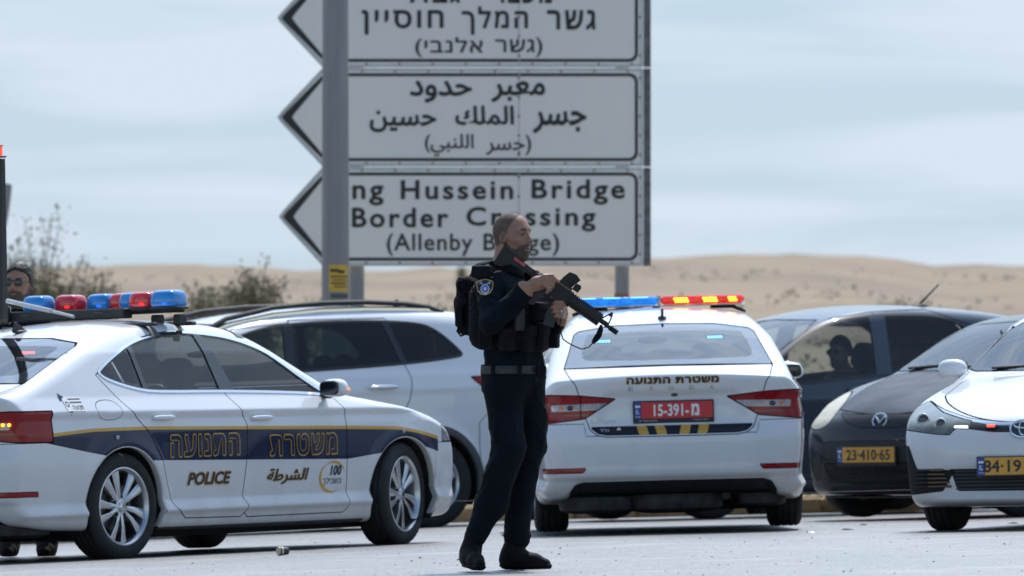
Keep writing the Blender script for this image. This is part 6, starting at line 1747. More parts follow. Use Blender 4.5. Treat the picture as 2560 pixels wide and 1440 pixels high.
M['gun'] = mat('black_anodised_metal', (.012, .013, .015), .38, metal=.4, noise=.3, nscale=40)
M['web'] = mat('grey_webbing', (.045, .05, .058), .8, noise=.2, nscale=60)
M['grip_brown'] = mat('brown_pistol_grip', (.10, .045, .03), .6)
M['patch_white'] = mat('patch_white_thread', (.55, .6, .7), .8); M['patch_blue'] = mat('patch_blue_thread', (.05, .10, .35), .8); M['dull_gold'] = mat('dull_gold_thread', (.22, .16, .07), .8)
M['boot_dusty'] = mat('dusty_black_boot', (.008, .008, .008), .9, spec=.1, noise=.4, nscale=25)
M['stubble_soft'] = mat('short_stubble_skin', (.18, .11, .082), .6, noise=.2, nscale=80); M['lip'] = mat('lips', (.26, .115, .09), .5); M['eye'] = mat('dark_eye', (.03, .02, .018), .15)

# ============ the armed officer
OD = 40.0
def op(px, py, dy=0.0): return np.array(PXn(px, py, FPX / (OD + dy)))
TF = frame(28); tf, tr_, tu = TF
hc = op(1281, 588, .0); HR = frame(33, 0, 0); hs = 1.0
chest = op(1268, 745, .02); waist = op(1283, 890, .02); pelvis = op(1285, 950, .02); neck = op(1266, 690, .02)
shR = chest + tr_ * .175 + tu * .055; shL = chest - tr_ * .175 + tu * .055
elR = op(1228, 806, -.27); wrR = op(1316, 719, -.30)
elL = op(1352, 852, .10); wrL = op(1402, 806, -.13)
def off_hand_R(p):
    B = lambda x, y, d: op(x, y, d)
    d = cap(p, wrR, B(1340, 710, -.30), .027, .030); d = smin(d, cap(p, B(1342, 704, -.31), B(1360, 698, -.31), .027, .024), .02)
    d = smin(d, cap(p, B(1340, 716, -.29), B(1362, 712, -.29), .024, .020), .02)
    for pts in (((1360, 690, -.315), (1380, 689, -.32), (1396, 705, -.315)), ((1366, 697, -.325), (1384, 701, -.325), (1383, 716, -.31)), ((1364, 704, -.33), (1380, 712, -.325), (1376, 725, -.31)), ((1360, 711, -.33), (1373, 721, -.325), (1367, 731, -.31))):
        d = smin(d, finger(p, [B(*q) for q in pts], .0105, .0085), .008)
    d = smin(d, finger(p, [B(1338, 700, -.26), B(1358, 690, -.245), B(1378, 694, -.245)], .012, .010), .012)
    return d
def off_hand_L(p):
    B = lambda x, y, d: op(x, y, d)
    d = cap(p, wrL, B(1404, 785, -.13), .026, .032); d = smin(d, cap(p, B(1404, 778, -.15), B(1408, 762, -.17), .028, .024), .02)
    for k, (y, x0) in enumerate(((757, 1384), (768, 1379), (779, 1381), (790, 1386))):
        d = smin(d, finger(p, [B(1414 - k, y + 2, -.19), B(1406 - k, y, -.285), B(x0 + 6, y - 1, -.300), B(x0, y + 1, -.275)], .0115, .009), .007)
    d = smin(d, finger(p, [B(1400, 770, -.14), B(1408, 752, -.16), B(1420, 742, -.20)], .012, .010), .01)
    return d
def officer_cloth(p):
    L_ = lambda a, b, ra, rb: cap(p, a, b, ra, rb)
    d = cap(p, chest + tr_ * .10, chest - tr_ * .10, .118, .118)
    d = smin(d, cap(p, shR - tr_ * .03, shL + tr_ * .03, .072, .072), .05)
    d = smin(d, cap(p, waist + tr_ * .06, waist - tr_ * .06, .118, .118), .10)
    d = smin(d, cap(p, pelvis + tr_ * .055, pelvis - tr_ * .055, .122, .122), .08)
    d = smin(d, cap(p, neck, neck + tu * .02, .075, .06), .04)
    d = smin(d, L_(shR, elR, .070, .058), .035); d = smin(d, L_(elR, wrR + (elR - wrR) * .08, .056, .040), .02)
    d = smin(d, L_(shL, elL, .068, .056), .035); d = smin(d, L_(elL, wrL + (elL - wrL) * .1, .054, .038), .02)
    # trousers
    hR = op(1255, 975, -.05); kR = op(1273, 1120, -.10); cR = op(1226, 1262, -.09); aR = op(1190, 1338, -.09)
    hL = op(1318, 975, .07); kL = op(1322, 1115, .06); cL = op(1301, 1235, .09); aL = op(1291, 1345, .10)
    d = smin(d, L_(hR, kR, .102, .084), .05); d = smin(d, L_(kR, cR, .082, .078), .04); d = smin(d, L_(cR, aR, .078, .062), .03)
    d2 = smin(L_(hL, kL, .098, .084), smin(L_(kL, cL, .082, .076), L_(cL, aL, .076, .068), .03), .04)
    d = smin(d, d2, .015 if False else .03)
    # gathered cuffs above the boots
    d = smin(d, ell(p, op(1196, 1322, -.09), np.eye(3), (.066, .062, .030)), .012); d = smin(d, ell(p, op(1293, 1338, .10), np.eye(3), (.074, .066, .030)), .012)
    # cargo pockets
    d = smin(d, rbox(p, op(1262, 1075, -.165), frame(80), (.018, .060, .075), .015), .02)
    return d - folds(p, .028) - .001
def officer(p):
    d = officer_cloth(p)
    n_ = cap(p, hc + HR @ np.zeros(3) - tu * .06 - HR[0] * .025, neck + tu * .01, .055, .060)
    h_ = smin(head_sdf(p, hc, HR, hs), n_, .035)
    h_ = smin(h_, cap(p, hc - HR[0] * .045 - tu * .05, neck - tf * .02 + tu * .02, .042, .055), .03)
    d = smin(d, h_, .012)
    d = smin(d, off_hand_R(p), .008); d = smin(d, off_hand_L(p), .008)
    return d
def put_person(name, F, lo, hi, h, regions, base, parent, thr=1.0):
    P = sdf_mesh(F, lo, hi, h, proj=2, thr=thr); return piece_obj(name, P, base, parent, regions)
def head_regions(c, R, s, hair='stubble', beard='beard', hairline=.062, skin='skin', mouth=False):
    loc = lambda P: (P.V - np.asarray(c, float)) @ R.T / s
    def hair_f(P):
        q = loc(P); a, b, u = q[:, 0], np.abs(q[:, 1]), q[:, 2]
        line = np.interp(a, [-.2, -.05, -.02, .005, .02, .045, .07, .12], [-.075, -.055, -.035, -.015, .035, .072, .10, .13]) + (.078 - b) * .35
        return np.maximum(line - u, b - .0775 - np.maximum(0, u - .015) * 3 - np.maximum(0, -.028 - a) * 3)
    def beard_f(P):
        q = loc(P); a, b, u = q[:, 0], np.abs(q[:, 1]), q[:, 2]
        up = np.interp(a, [-.02, .01, .03, .055, .075, .09], [-.03, -.045, -.066, -.076, -.056, -.050])
        return np.maximum(np.maximum(u - up, -.002 - a), -.150 - u)
    def lip_f(P):
        q = loc(P); return np.maximum(np.maximum(np.abs(q[:, 2] + .070) - (.011 if mouth else .006), np.abs(q[:, 1]) - .018), .078 - q[:, 0])
    def brow_f(P):
        q = loc(P); b = np.abs(q[:, 1]); return np.maximum(np.maximum(np.abs(q[:, 2] - .027 + (b - .03) ** 2 * 6) - .005, np.abs(b - .032) - .018), .06 - q[:, 0])
    def eye_f(P):
        q = loc(P); b = np.abs(q[:, 1]); return np.hypot((b - .031) * .62, q[:, 2] - .004) - .0065 + np.maximum(0, .07 - q[:, 0])
    hair_l = lambda P: hair_f(P) - .009
    beard_l = lambda P: beard_f(P) - .006
    return [(hair_l, 'stubble_soft' if hair == 'stubble' else hair), (hair_f, hair), (beard_l, 'stubble_soft'), (beard_f, beard), (lip_f, 'lip'), (brow_f, 'beard'), (eye_f, 'eye')]
off = empty('person', tuple(op(1262, 1425, 0))); off.location.z = gz(-.03)
tag(off, 'standing officer in dark navy uniform and tactical vest holding a rifle across the chest', 'person')
ofi = np.array(off.location)
def R_head(P): 
    q = P.V; return np.maximum(neck[2] + .030 - q[:, 2] + np.maximum(0, np.abs((q - hc)[:, 0]) - .14), -9)
def skin_regions(P):
    q = P.V; r = neck[2] + .035 + .25 * (q[:, 0] - hc[0]) - q[:, 2]
    f1 = cap(q, wrR + (wrR - elR) * .02, op(1392, 706, -.31), .052, .060); f2 = cap(q, wrL + (wrL - elL) * .02, op(1396, 768, -.25), .08, .105)
    f2 = np.maximum(f2, (elL - q) @ ((wrL - elL) / np.linalg.norm(wrL - elL)) + np.linalg.norm(wrL - elL) * .93)
    f1 = np.maximum(f1, (elR - q) @ ((wrR - elR) / np.linalg.norm(wrR - elR)) + np.linalg.norm(wrR - elR) * .93)
    f2 = np.maximum(f2, officer_cloth(q) * -1 + .006)
    return np.minimum(np.minimum(r, f1), f2)
P_ = sdf_mesh(officer, (ofi[0] - .32, OD - .48, -.02), (ofi[0] + .42, OD + .34, 1.86), .0058, proj=2, thr=.8)
sk, cl = split(P_, skin_regions(P_))
hd, hands = split(sk, neck[2] - .05 - sk.V[:, 2] + .0 * sk.V[:, 0])
parts = [(hd, 0)]; mats = ['skin']
for f, m in head_regions(hc, HR, hs, mouth=True):
    mats.append(m); nx = []
    for q, i in parts:
        if not len(q.T): continue
        a, b_ = split(q, f(q)); nx += [(a, len(mats) - 1), (b_, i)]
    parts = nx
mats += ['uniform', 'trousers']; a, b_ = split(cl, waist[2] - .10 - cl.V[:, 2]); parts += [(hands, 0), (a, len(mats) - 2), (b_, len(mats) - 1)]
V, N, T, mi = combine([q for q in parts if len(q[0].T)])
body = mesh_obj('body', V - ofi, T, mats, off, N, mi)
def child(name, F, lo, hi, h, m, thr=1.0, layers=()):
    P = sdf_mesh(F, lo, hi, h, proj=2, thr=thr); P.V = P.V - ofi; return piece_obj(name, P, m, off, layers)
def bb(c, r): c = np.array(c); return c - r, c + r
# boots
def boot_sdf(heel, ball, toe, ankle, shaft, r):
    def F(p):
        low = smin(cap(p, heel, ball, r, r * .95), cap(p, ball, toe, r * .95, r * .68), .02)
        d = smin(low, cap(p, heel * .55 + ball * .45 + np.array([0, 0, .02]), ankle, r * 1.02, r * 1.12), .045)
        d = smin(d, cap(p, ankle, shaft, r * 1.12, r * 1.28), .03); d = smax(d, (.020 if heel[0] > -1 else heel[2] - .05) - p[:, 2], .010)
        sole = smax(low - .007, np.abs(p[:, 2] - .012 - gz(0) if heel[0] > -1 else p[:, 2] - heel[2] + .05) - .013, .006)
        return smin(d, sole, .004) - folds(p, .005)
    return F
bootL = boot_sdf(op(1268, 1400, .10), op(1335, 1404, .07), op(1362, 1410, .06), op(1282, 1378, .10), op(1290, 1345, .10), .042)
bootR = boot_sdf(op(1168, 1396, -.04), op(1190, 1402, -.19), op(1200, 1410, -.25), op(1177, 1376, -.07), op(1187, 1340, -.09), .042)
child('boot', bootL, *bb(op(1316, 1385, .08), (.20, .12, .12)), .006, 'boot'); child('boot', bootR, *bb(op(1186, 1385, -.15), (.14, .24, .12)), .006, 'boot')
# vest with pouches and straps
def vest(p):
    a, b = op(1275, 735, .01), op(1283, 850, .01)
    d = rbox(p, (a + b) / 2 + tf * .005, TF, (.168, .205, .165), .07)
    d = smin(d, cap(p, shR - tr_ * .075 + tu * .03, shR - tr_ * .075 - tf * .09, .038, .04), .03); d = smin(d, cap(p, shL + tr_ * .075 + tu * .03, shL + tr_ * .075 + tf * .08, .038, .04), .03)
    d = np.maximum(d, -cap(p, shR + tr_ * .07, elR, .105, .085)); d = np.maximum(d, -cap(p, neck - tu * .01, neck + tu * .3, .07, .075)); d = np.maximum(d, -cap(p, shL - tr_ * .07, elL, .09, .08))
    d = smin(d, rbox(p, op(1214, 684, -.12), frame(28, 0, 10), (.055, .070, .034), .02), .02); d = smin(d, rbox(p, op(1318, 688, .10), frame(28), (.05, .06, .03), .02), .02)
    cl = np.abs(np.linalg.norm((p - neck)[:, :2], axis=1) - .080) - .012; d = smin(d, smax(cl, np.abs(p[:, 2] - neck[2] - .035 + (p[:, 0] - neck[0]) * .15) - .032, .01), .01)
    k = (p @ tu) * 2 * math.pi / .026
    return d - folds(p, .010) - .0015 * np.sin(k)
child('vest', vest, *bb(op(1280, 790, 0), (.30, .32, .28)), .007, 'vest')
def pouch(c, h, yaw, m='vest', flap=True, name='pouch'):
    R = frame(yaw)
    def F(p):
        d = rbox(p, c, R, h, .012)
        if flap: d = smin(d, rbox(p, c + R[0] * .010 + R[2] * h[2] * .55, R, (h[0], h[1] * 1.05, h[2] * .42), .010), .004)
        return d - folds(p, .006)
    child(name, F, *bb(c, tuple([max(h) + .05] * 3)), .006, m)
pouch(op(1352, 842, -.17), (.030, .034, .068), 28); pouch(op(1320, 846, -.21), (.028, .033, .066), 40); pouch(op(1383, 838, -.07), (.03, .033, .066), 15)
pouch(op(1268, 848, -.23), (.025, .040, .060), 70); pouch(op(1216, 846, -.19), (.022, .040, .058), 95, flap=False); pouch(op(1345, 780, -.16), (.024, .045, .05), 30)
def radio(p): return smin(rbox(p, op(1297, 800, -.235), frame(60), (.02, .028, .055), .008), cap(p, op(1290, 770, -.235), op(1288, 745, -.235), .007, .005), .004)
child('radio', radio, *bb(op(1294, 785, -.235), (.08, .08, .12)), .005, 'plastic')
# belt, holster
def belt(p):
    c = op(1285, 925, .02); d = cap(p, c + tr_ * .055, c - tr_ * .055, .138, .138)
    d = smax(d, np.abs(p[:, 2] - c[2]) - .021, .008); return d
child('belt', belt, *bb(op(1285, 925, .02), (.26, .26, .05)), .006, 'web')
for px, dy in ((1213, -.05), (1232, -.14), (1300, -.17), (1345, -.09), (1352, -.06), (1359, -.03)):
    mb = MB(); c = op(px, 925, dy) - ofi; mb.box(tuple(c), (.022, .03, .052), 0, None, .006); mb.build('belt_keeper', 'vest', off)
def holster(p): return smin(rbox(p, op(1216, 950, .0), frame(95, 0, 0), (.05, .022, .065), .014), rbox(p, op(1211, 926, -.03), frame(100), (.022, .016, .03), .008), .01)
child('holster', holster, *bb(op(1214, 945, .0), (.10, .12, .12)), .006, 'boot', layers=[(lambda P: np.maximum(op(0, 936, 0)[2] - ofi[2] - P.V[:, 2], 9 * 0 - 9), 'grip_brown')])
# shoulder patch
def onbody(px, py, offy=.003):
    o = np.array(PXn(px, py, FPX / (OD - .6))); t = 0.0; d = np.array([(px - 1280) / FPX, 1.0, (HOR - py) / FPX]); d /= np.linalg.norm(d)
    for _ in range(60):
        f = officer_cloth((o + d * t)[None])[0]; t += max(-.01, min(f * .7, .05))
        if abs(f) < 2e-4: break
    q = o + d * t; q[1] -= offy; return q - ofi
def patch(name, poly, m, off_, parent=body):
    V = [tuple(onbody(x, y, off_)) for x, y in poly]; mb = MB(); c = np.mean(V, 0); mb.add(V + [tuple(c + np.array([0, -.0006, 0]))], [(i, (i + 1) % len(V), len(V)) for i in range(len(V))]); return mb.build(name, m, parent)
shield = [(1190, 708), (1194, 702), (1204, 699), (1213, 697), (1222, 699), (1231, 702), (1234, 708), (1232, 722), (1226, 732), (1214, 738), (1202, 736), (1194, 728)]
cx_, cy_ = 1212.5, 716
sc = lambda k, P: [(cx_ + (x - cx_) * k, cy_ + (y - cy_) * k) for x, y in P]
patch('shoulder_patch', shield, 'gold', .003); patch('shoulder_patch', sc(.88, shield), 'navy', .0045)
patch('patch_print', [(1199, 704), (1226, 704), (1226, 710), (1199, 710)], 'patch_white', .006); patch('patch_print', [(1199, 706), (1226, 706), (1226, 708), (1199, 708)], 'patch_blue', .007)
circ = lambda r, n_=16: [(cx_ + r * math.cos(q) * .92, cy_ + 6 + r * math.sin(q)) for q in np.linspace(0, 2 * math.pi, n_ + 1)[:-1]]
patch('patch_print', circ(12), 'patch_white', .0062); patch('patch_print', circ(9.5), 'patch_blue', .0070)
patch('patch_print', [(cx_ + (7.5 if i % 2 == 0 else 3) * math.cos(q) * .92, cy_ + 6 + (7.5 if i % 2 == 0 else 3) * math.sin(q)) for i, q in enumerate(np.linspace(-math.pi / 2, 1.5 * math.pi, 17)[:-1])], 'patch_white', .0078)
for k in range(6): patch('patch_print', [(1193 + k * 7, 692 - math.sin(k / 5 * 3.14) * 2), (1197 + k * 7, 691.5 - math.sin(k / 5 * 3.14) * 2), (1197 + k * 7, 694 - math.sin(k / 5 * 3.14) * 2), (1193 + k * 7, 694.5 - math.sin(k / 5 * 3.14) * 2)], 'dull_gold', .004)
mb = MB(); q = op(1404, 778, -.305) - ofi; Rr = Matrix.Translation(tuple(q)) @ Matrix.Rotation(rad(80), 4, 'Z')
mb.tube([(0, .0112 * math.cos(a), .0112 * math.sin(a)) for a in np.linspace(0, 6.283, 13)], .0022, 0, 6, cap=False, Mx=Matrix.Translation(tuple(q + np.array([0, .012, 0])))); mb.build('finger_ring', 'chrome', off, smooth=True)

# backpack on his back
bp = empty('backpack', tuple(op(1170, 840, .12))); tag(bp, 'small black backpack with side loops on the back of the armed officer', 'backpack')
bpi = np.array(bp.location); bc = op(1190, 765, .13)
def pack(p):
    d = rbox(p, bc - tf * .010, TF, (.055, .12, .150), .04)
    d = smin(d, rbox(p, bc - tf * .055 - tu * .03, TF, (.03, .09, .085), .025), .012)
    return d - folds(p, .016)
def pch(name, F, lo, hi, h, m):
    P = sdf_mesh(F, lo, hi, h, proj=2); P.V = P.V - bpi; return piece_obj(name, P, m, bp)
pk = pch('pack_body', pack, *bb(bc - tf * .04, (.24, .24, .22)), .008, 'vest')
def lumps(p):
    d = rbox(p, op(1158, 712, .05), frame(20, 20), (.025, .03, .026), .012)
    d = smin(d, rbox(p, op(1152, 790, .04), frame(20, 0), (.022, .035, .055), .012), .01); return smin(d, rbox(p, op(1160, 748, .03), frame(10, 30), (.02, .03, .03), .01), .01)
pch('side_pocket', lumps, *bb(op(1155, 755, .04), (.09, .10, .16)), .006, 'vest')
mb = MB(); q = lambda x, y, d: tuple(op(x, y, d) - bpi)
mb.tube([q(1165, 700, .03), q(1148, 694, .02), (q(1143, 712, .02)), q(1152, 735, .03)], .006, 0, 6, flat=(1, .4)); mb.tube([q(1150, 812, .03), q(1143, 828, .02), q(1152, 840, .02), q(1170, 832, .03), q(1180, 815, .03)], .006, 0, 6)
mb.tube([q(1180, 690, -.08), q(1196, 662, -.05), q(1225, 655, -.02), q(1240, 668, .0)], .016, 0, 8, flat=(1.3, .5)); mb.build('strap', 'vest', bp, smooth=True)

# rifle held across the chest
RY = -.27
rf = empty('rifle', tuple(op(1400, 735, RY))); tag(rf, 'black assault rifle with optic and sling held muzzle down by the officer', 'rifle')
rfi = np.array(rf.location); A0, A1 = op(1262, 637, RY), op(1541, 832, RY); ua = (A1 - A0); Lr = np.linalg.norm(ua); ua /= Lr; va_ = np.cross(ua, np.array([0, -1., 0])) * -1
if va_[2] < 0: va_ = -va_
K = Lr / 340.4
RM = Matrix(((ua[0], 0, va_[0], A0[0] - rfi[0]), (ua[1], 1, va_[1], A0[1] - rfi[1]), (ua[2], 0, va_[2], A0[2] - rfi[2]), (0, 0, 0, 1)))
def pr(mb, poly, w_, mi=0, y0=0.0): mb.prism([(u * K, v * K) for u, v in poly], y0 - w_ / 2, y0 + w_ / 2, mi, RM)
def tb(mb, u0, u1, v, r, mi=0, n=14, y=0.0): mb.tube([(u0 * K, y, v * K), (u1 * K, y, v * K)], r * K, mi, n, Mx=RM)
mb = MB(); pr(mb, [(-12, 19), (10, 17), (45, 12), (92, 11), (92, -4), (60, -7), (26, -10), (6, -30), (-9, -33)], .030); tb(mb, 20, 112, 2, 8.5); pr(mb, [(-15, 22), (-9, 22), (-6, -34), (-12, -34)], .034); mb.build('stock', 'gun', rf)
mb = MB(); mb.prism([(u * K, v * K) for u, v in [(24, 3), (58, 3), (58, 10), (24, 10)]], -.0170, -.0160, 0, RM); mb.build('red_marking', mat('faded_red_marking', (.45, .09, .07), .6, noise=.4, nscale=90), rf)
mb = MB(); mb.prism([(u * K, v * K) for u, v in [(64, 1), (80, 1), (80, 7), (64, 7)]], -.0170, -.0162, 0, RM); mb.build('white_marking', 'web', rf)
mb = MB(); pr(mb, [(106, 12), (128, 15), (196, 15), (200, 8), (200, -8), (190, -17), (146, -18), (118, -14), (106, -6)], .032); pr(mb, [(128, 15), (198, 15), (198, 20), (128, 20)], .022)
for k in range(12): pr(mb, [(129 + k * 5.8, 20), (132 + k * 5.8, 20), (132 + k * 5.8, 22), (129 + k * 5.8, 22)], .022)
tb(mb, 100, 108, 4, 12); mb.box((150 * K, -.018, 2 * K), (30 * K, .006, 9 * K), 0, RM, .002); mb.build('receiver', 'gun', rf)
mb = MB(); pr(mb, [(118, -12), (139, -14), (131, -60), (122, -66), (106, -60)], .028); mb.build('pistol_grip', 'plastic', rf)
mb = MB(); mb.tube([(a * K, 0, b * K) for a, b in ((140, -16), (142, -27), (152, -30), (163, -27), (165, -16))], 1.6 * K, 0, 6, Mx=RM); mb.tube([(a * K, 0, b * K) for a, b in ((152, -16), (150, -22), (153, -26))], 1.5 * K, 0, 6, Mx=RM); mb.build('trigger_guard', 'gun', rf)
mb = MB(); pr(mb, [(164, -14), (190, -14), (193, -40), (199, -64), (204, -80), (178, -88), (170, -66), (165, -40)], .024)
for k in range(3): pr(mb, [(170 + k * 7, -25), (173 + k * 7, -25), (181 + k * 7, -76), (178 + k * 7, -74)], .028)
mb.build('magazine', 'plastic', rf)
mb = MB(); tb(mb, 199, 290, 1, 15.5, n=10); tb(mb, 196, 203, 1, 18, n=18); pr(mb, [(200, 15), (288, 15), (288, 18), (200, 18)], .020)
for k in range(15): pr(mb, [(202 + k * 5.8, 17.5), (205 + k * 5.8, 17.5), (205 + k * 5.8, 21), (202 + k * 5.8, 21)], .022)
for k in range(7):
    mb.box(((210 + k * 11.5) * K, -.031, 1 * K), (6 * K, .004, 5 * K), 0, RM, .001)
mb.build('handguard', 'gun', rf)
mb = MB(); tb(mb, 286, 322, 1, 4.6); tb(mb, 318, 343, 1, 6.6); tb(mb, 306, 310, 1, 6.5)
for k in range(3): tb(mb, 322 + k * 6, 324 + k * 6, 1, 7.4)
mb.build('barrel', 'gun', rf, smooth=True)
mb = MB(); mb.tube([(a * K, 0, b * K) for a, b in ((288, 5), (300, 30), (306, 32), (308, 26), (312, 5))], 2.0 * K, 0, 6, Mx=RM); pr(mb, [(299, 24), (306, 24), (306, 36), (300, 36)], .012); pr(mb, [(290, 1), (312, 1), (312, 9), (290, 9)], .018); mb.build('front_sight', 'gun', rf)
mb = MB(); pr(mb, [(148, 21), (188, 21), (188, 27), (148, 27)], .030); pr(mb, [(150, 27), (184, 27), (186, 36), (192, 56), (176, 62), (158, 58), (152, 40)], .036); pr(mb, [(186, 26), (204, 26), (205, 40), (200, 46), (188, 44)], .026); mb.box((172 * K, -.021, 40 * K), (14 * K, .008, 10 * K), 0, RM, .003); tb(mb, 176, 182, 34, 5, y=-.02); mb.build('optic', 'gun', rf)
mb = MB(); q = lambda x, y, d=0.0: tuple(op(x, y, RY + d) - rfi)
mb.tube([q(1503, 812), q(1502, 822), q(1497, 838), q(1488, 850), q(1481, 858)], [.006, .014, .017, .016, .008], 0, 8, flat=(1, .6)); mb.tube([q(1483, 856), q(1472, 868), q(1455, 873), q(1437, 866), q(1420, 857), q(1408, 848), q(1402, 832), q(1400, 812), q(1402, 795, .05)], .0065, 0, 6, flat=(1, .5)); mb.build('sling', 'vest', rf, smooth=True)

# ============ second officer beyond the patrol car
SD = FPX / 385
def sp2(px, py, dy=0.0): return np.array(PXn(px, py, FPX / (SD + dy)))
man = empty('person', tuple(sp2(48, 1390))); man.location.z = gz(-3.2); tag(man, 'man with dark beard and sunglasses standing behind the left patrol car', 'person'); mi_ = np.array(man.location)
H2 = frame(108); h2 = sp2(47, 708)
def second(p):
    T2 = frame(100); r = T2[1]; c = sp2(42, 830); w_ = sp2(42, 930); pe = sp2(42, 990)
    d = cap(p, c + r * .10, c - r * .10, .115, .115); d = smin(d, cap(p, c + r * .16 + T2[2] * .05, c - r * .16 + T2[2] * .05, .068, .068), .05)
    d = smin(d, cap(p, w_ + r * .07, w_ - r * .07, .12, .12), .1); d = smin(d, cap(p, pe + r * .07, pe - r * .07, .12, .12), .08)
    for s_ in (1, -1):
        sh = c + r * .17 * s_ + T2[2] * .05; e = sh + r * .08 * s_ - T2[2] * .28; wr = e - T2[2] * .24 + T2[0] * .06
        d = smin(d, cap(p, sh, e, .062, .05), .03); d = smin(d, cap(p, e, wr, .05, .034), .02); d = smin(d, cap(p, wr, wr - T2[2] * .09, .032, .026), .02)
    for px, k in ((22, 1), (118, -1)):
        hp = pe + r * .09 * k; an = sp2(px, 1352); kn = (hp + an) / 2 + T2[0] * .03
        d = smin(d, cap(p, hp, kn, .10, .08), .04); d = smin(d, cap(p, kn, an, .078, .06), .03)
    d = d - folds(p, .008)
    nk = smin(cap(p, h2 - np.array([0, -.02, .06]), c + T2[2] * .13, .055, .062), head_sdf(p, h2, H2, 1.07, False), .03)
    return smin(d, nk, .012)
P_ = sdf_mesh(second, mi_ + (-.42, -.3, .04), mi_ + (.45, .35, 1.86), .010, proj=2)
hd, cl = split(P_, h2[2] - .165 - P_.V[:, 2])
parts = [(hd, 0)]; mats = ['skin_tan']
for f, m in head_regions(h2, H2, 1.07, hair='hair'):
    mats.append(m); nx = []
    for q, i in parts:
        if not len(q.T): continue
        a, b_ = split(q, f(q)); nx += [(a, len(mats) - 1), (b_, i)]
    parts = nx
mats.append('uniform'); parts.append((cl, len(mats) - 1)); V, N, T, mi = combine([q for q in parts if len(q[0].T)]); b2 = mesh_obj('body', V - mi_, T, mats, man, N, mi)
def ch2(name, F, lo, hi, h, m, par=man, org=None):
    P = sdf_mesh(F, lo, hi, h, proj=2); P.V = P.V - (mi_ if org is None else org); return piece_obj(name, P, m, par)
def hairF(c, R, s=1.0, th=.014, front=.058):
    def F(p):
        q = (p - c) @ R.T / s; m = q.copy(); m[:, 1] = np.abs(m[:, 1])
        d = ell(m, (-.010, 0, .026), np.eye(3), (.104 + th * .4, .078 + th * .3, .094 + th))
        line = np.interp(q[:, 0], [-.2, -.03, .0, .03, .06, .10], [-.06, -.035, .0, .045, front, front + .02])
        return (smax(d, line - q[:, 2] + (.078 - m[:, 1]) * .2, .012) - folds(p * 4, .009)) * s
    return F
ch2('hair', hairF(h2, H2, 1.07), *bb(h2 + (0, 0, .03), (.14, .14, .14)), .006, 'hair')
def shades(c, R, s, par, org):
    X = Matrix(((R[0][0], -R[1][0], R[2][0], c[0] - org[0]), (R[0][1], -R[1][1], R[2][1], c[1] - org[1]), (R[0][2], -R[1][2], R[2][2], c[2] - org[2]), (0, 0, 0, 1)))
    X = X @ Matrix.Scale(s, 4)
    mb = MB()
    for k in (1, -1): superell(mb, (.095, k * .033, .002), (.006, .029, .022), 2.6, 16, 0, X); mb.tube([(.09, k * .06, .010), (.05, k * .078, .010), (-.005, k * .080, .004)], .003, 1, 6, Mx=X)
    mb.tube([(.100, -.01, .008), (.102, 0, .010), (.100, .01, .008)], .003, 1, 6, Mx=X); return mb.build('sunglasses', ['gloss', 'plastic'], par, smooth=True)
shades(h2, H2, 1.07, man, mi_)
for px in (24, 118):
    F = boot_sdf(sp2(px, 1374, .06), sp2(px - 4, 1378, -.10), sp2(px - 6, 1382, -.17), sp2(px, 1352, .04), sp2(px, 1325, .03), .058)
    F2 = lambda p, F=F, px=px: smax(F(p + np.array([0, 0, .0])), sp2(px, 1391)[2] - p[:, 2], .01)
    ch2('boot', F2, *bb(sp2(px, 1362, -.04), (.14, .30, .13)), .009, 'boot_dusty')

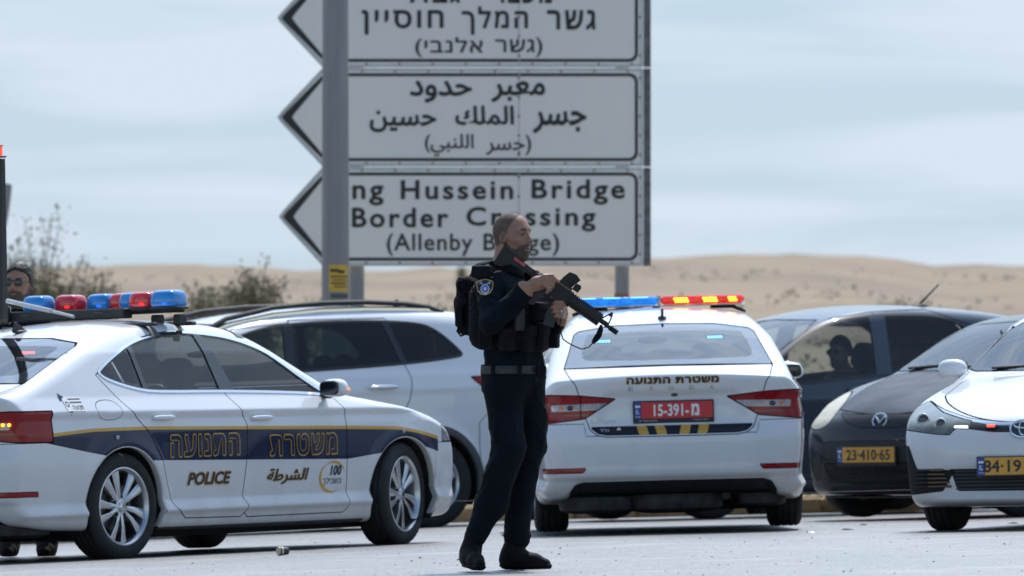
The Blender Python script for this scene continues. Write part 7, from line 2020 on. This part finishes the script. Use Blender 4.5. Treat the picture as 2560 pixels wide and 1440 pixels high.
# ============ driver of the tall hatchback
PD = POSE['D']; ld_ = lambda x, y, z: PD[:3, :3] @ np.array([x, y, z]) + PD[:3, 3]
dh = ld_(1.46, -.34, 1.235); drv = empty('person', tuple(ld_(1.45, -.34, .70))); tag(drv, 'driver in sunglasses with dark hair seated behind the wheel of the grey hatchback', 'person'); di = np.array(drv.location)
H3 = np.stack([-PD[:3, 0] * .93 - PD[:3, 1] * .36, -PD[:3, 0] * -.36 * -1 * -1 + PD[:3, 1] * .93, PD[:3, 2]]); H3[0] /= np.linalg.norm(H3[0]); H3[1] = np.cross(H3[2], H3[0]) * -1; H3[1] /= np.linalg.norm(H3[1])
def driver(p):
    u = PD[:3, 2]; r = PD[:3, 1]; f = -PD[:3, 0]
    c = ld_(1.50, -.34, .97); d = cap(p, c + r * .10, c - r * .10, .115, .115); d = smin(d, cap(p, c + r * .16 + u * .06, c - r * .16 + u * .06, .065, .065), .05); d = smin(d, cap(p, c, ld_(1.44, -.34, .72), .14, .14), .08)
    for s_ in (1, -1):
        sh = c + r * .18 * s_ + u * .04; e = sh + f * .16 - u * .20 + r * .04 * s_; wr = ld_(.98, -.34 + .15 * s_, .98)
        d = smin(d, cap(p, sh, e, .058, .048), .03); d = smin(d, cap(p, e, wr, .045, .03), .02); d = smin(d, ell(p, wr + f * .03, np.eye(3), (.05, .04, .04)), .02)
        kn = ld_(1.02, -.34 + .12 * s_, .80); hp = ld_(1.42, -.34 + .09 * s_, .70); d = smin(d, cap(p, hp, kn, .085, .065), .04)
    d = d - folds(p, .006)
    return smin(d, smin(cap(p, dh - u * .06, c + u * .13, .055, .06), head_sdf(p, dh, H3, .98, False), .03), .012)
P_ = sdf_mesh(driver, di + (-.75, -.7, -.15), di + (.55, .65, .70), .012, proj=2); hd, cl = split(P_, dh[2] - .15 - P_.V[:, 2])
parts = [(hd, 0), (cl, 1)]; mats = ['skin_tan', 'trim']
f, m = head_regions(dh, H3, .98, hair='hair')[3]; a, b_ = split(hd, f(hd)); parts = [(a, 2), (b_, 0), (cl, 1)]; mats.append('beard')
V, N, T, mi = combine(parts); mesh_obj('body', V - di, T, mats, drv, N, mi)
ch2('hair', hairF(dh, H3, .98, .028, .05), *bb(dh + (0, 0, .03), (.16, .16, .16)), .009, 'hair', drv, di); shades(dh, H3, 1, drv, di)
# ------------------------------------------------------------------ names and descriptions of the vehicles
tag(A, 'white and navy traffic police car seen side-on with bearded man behind it', 'police car', 'white traffic police liftbacks')
tag(Bc, 'white traffic police car seen from behind with red plate 15-391', 'police car', 'white traffic police liftbacks')
tag(SUV.root, 'white SUV with black roof rails parked behind the armed officer', 'suv')
tag(HAT.root, 'tall dark grey hatchback with a driver inside and a raked roof antenna', 'car')
tag(MIN.root, 'small black hatchback with sun-faded bonnet, yellowed headlamp and plate 23-410-65', 'car')
tag(SED.root, 'white sedan with lit red unit in its grille, cut by the picture edge', 'car')
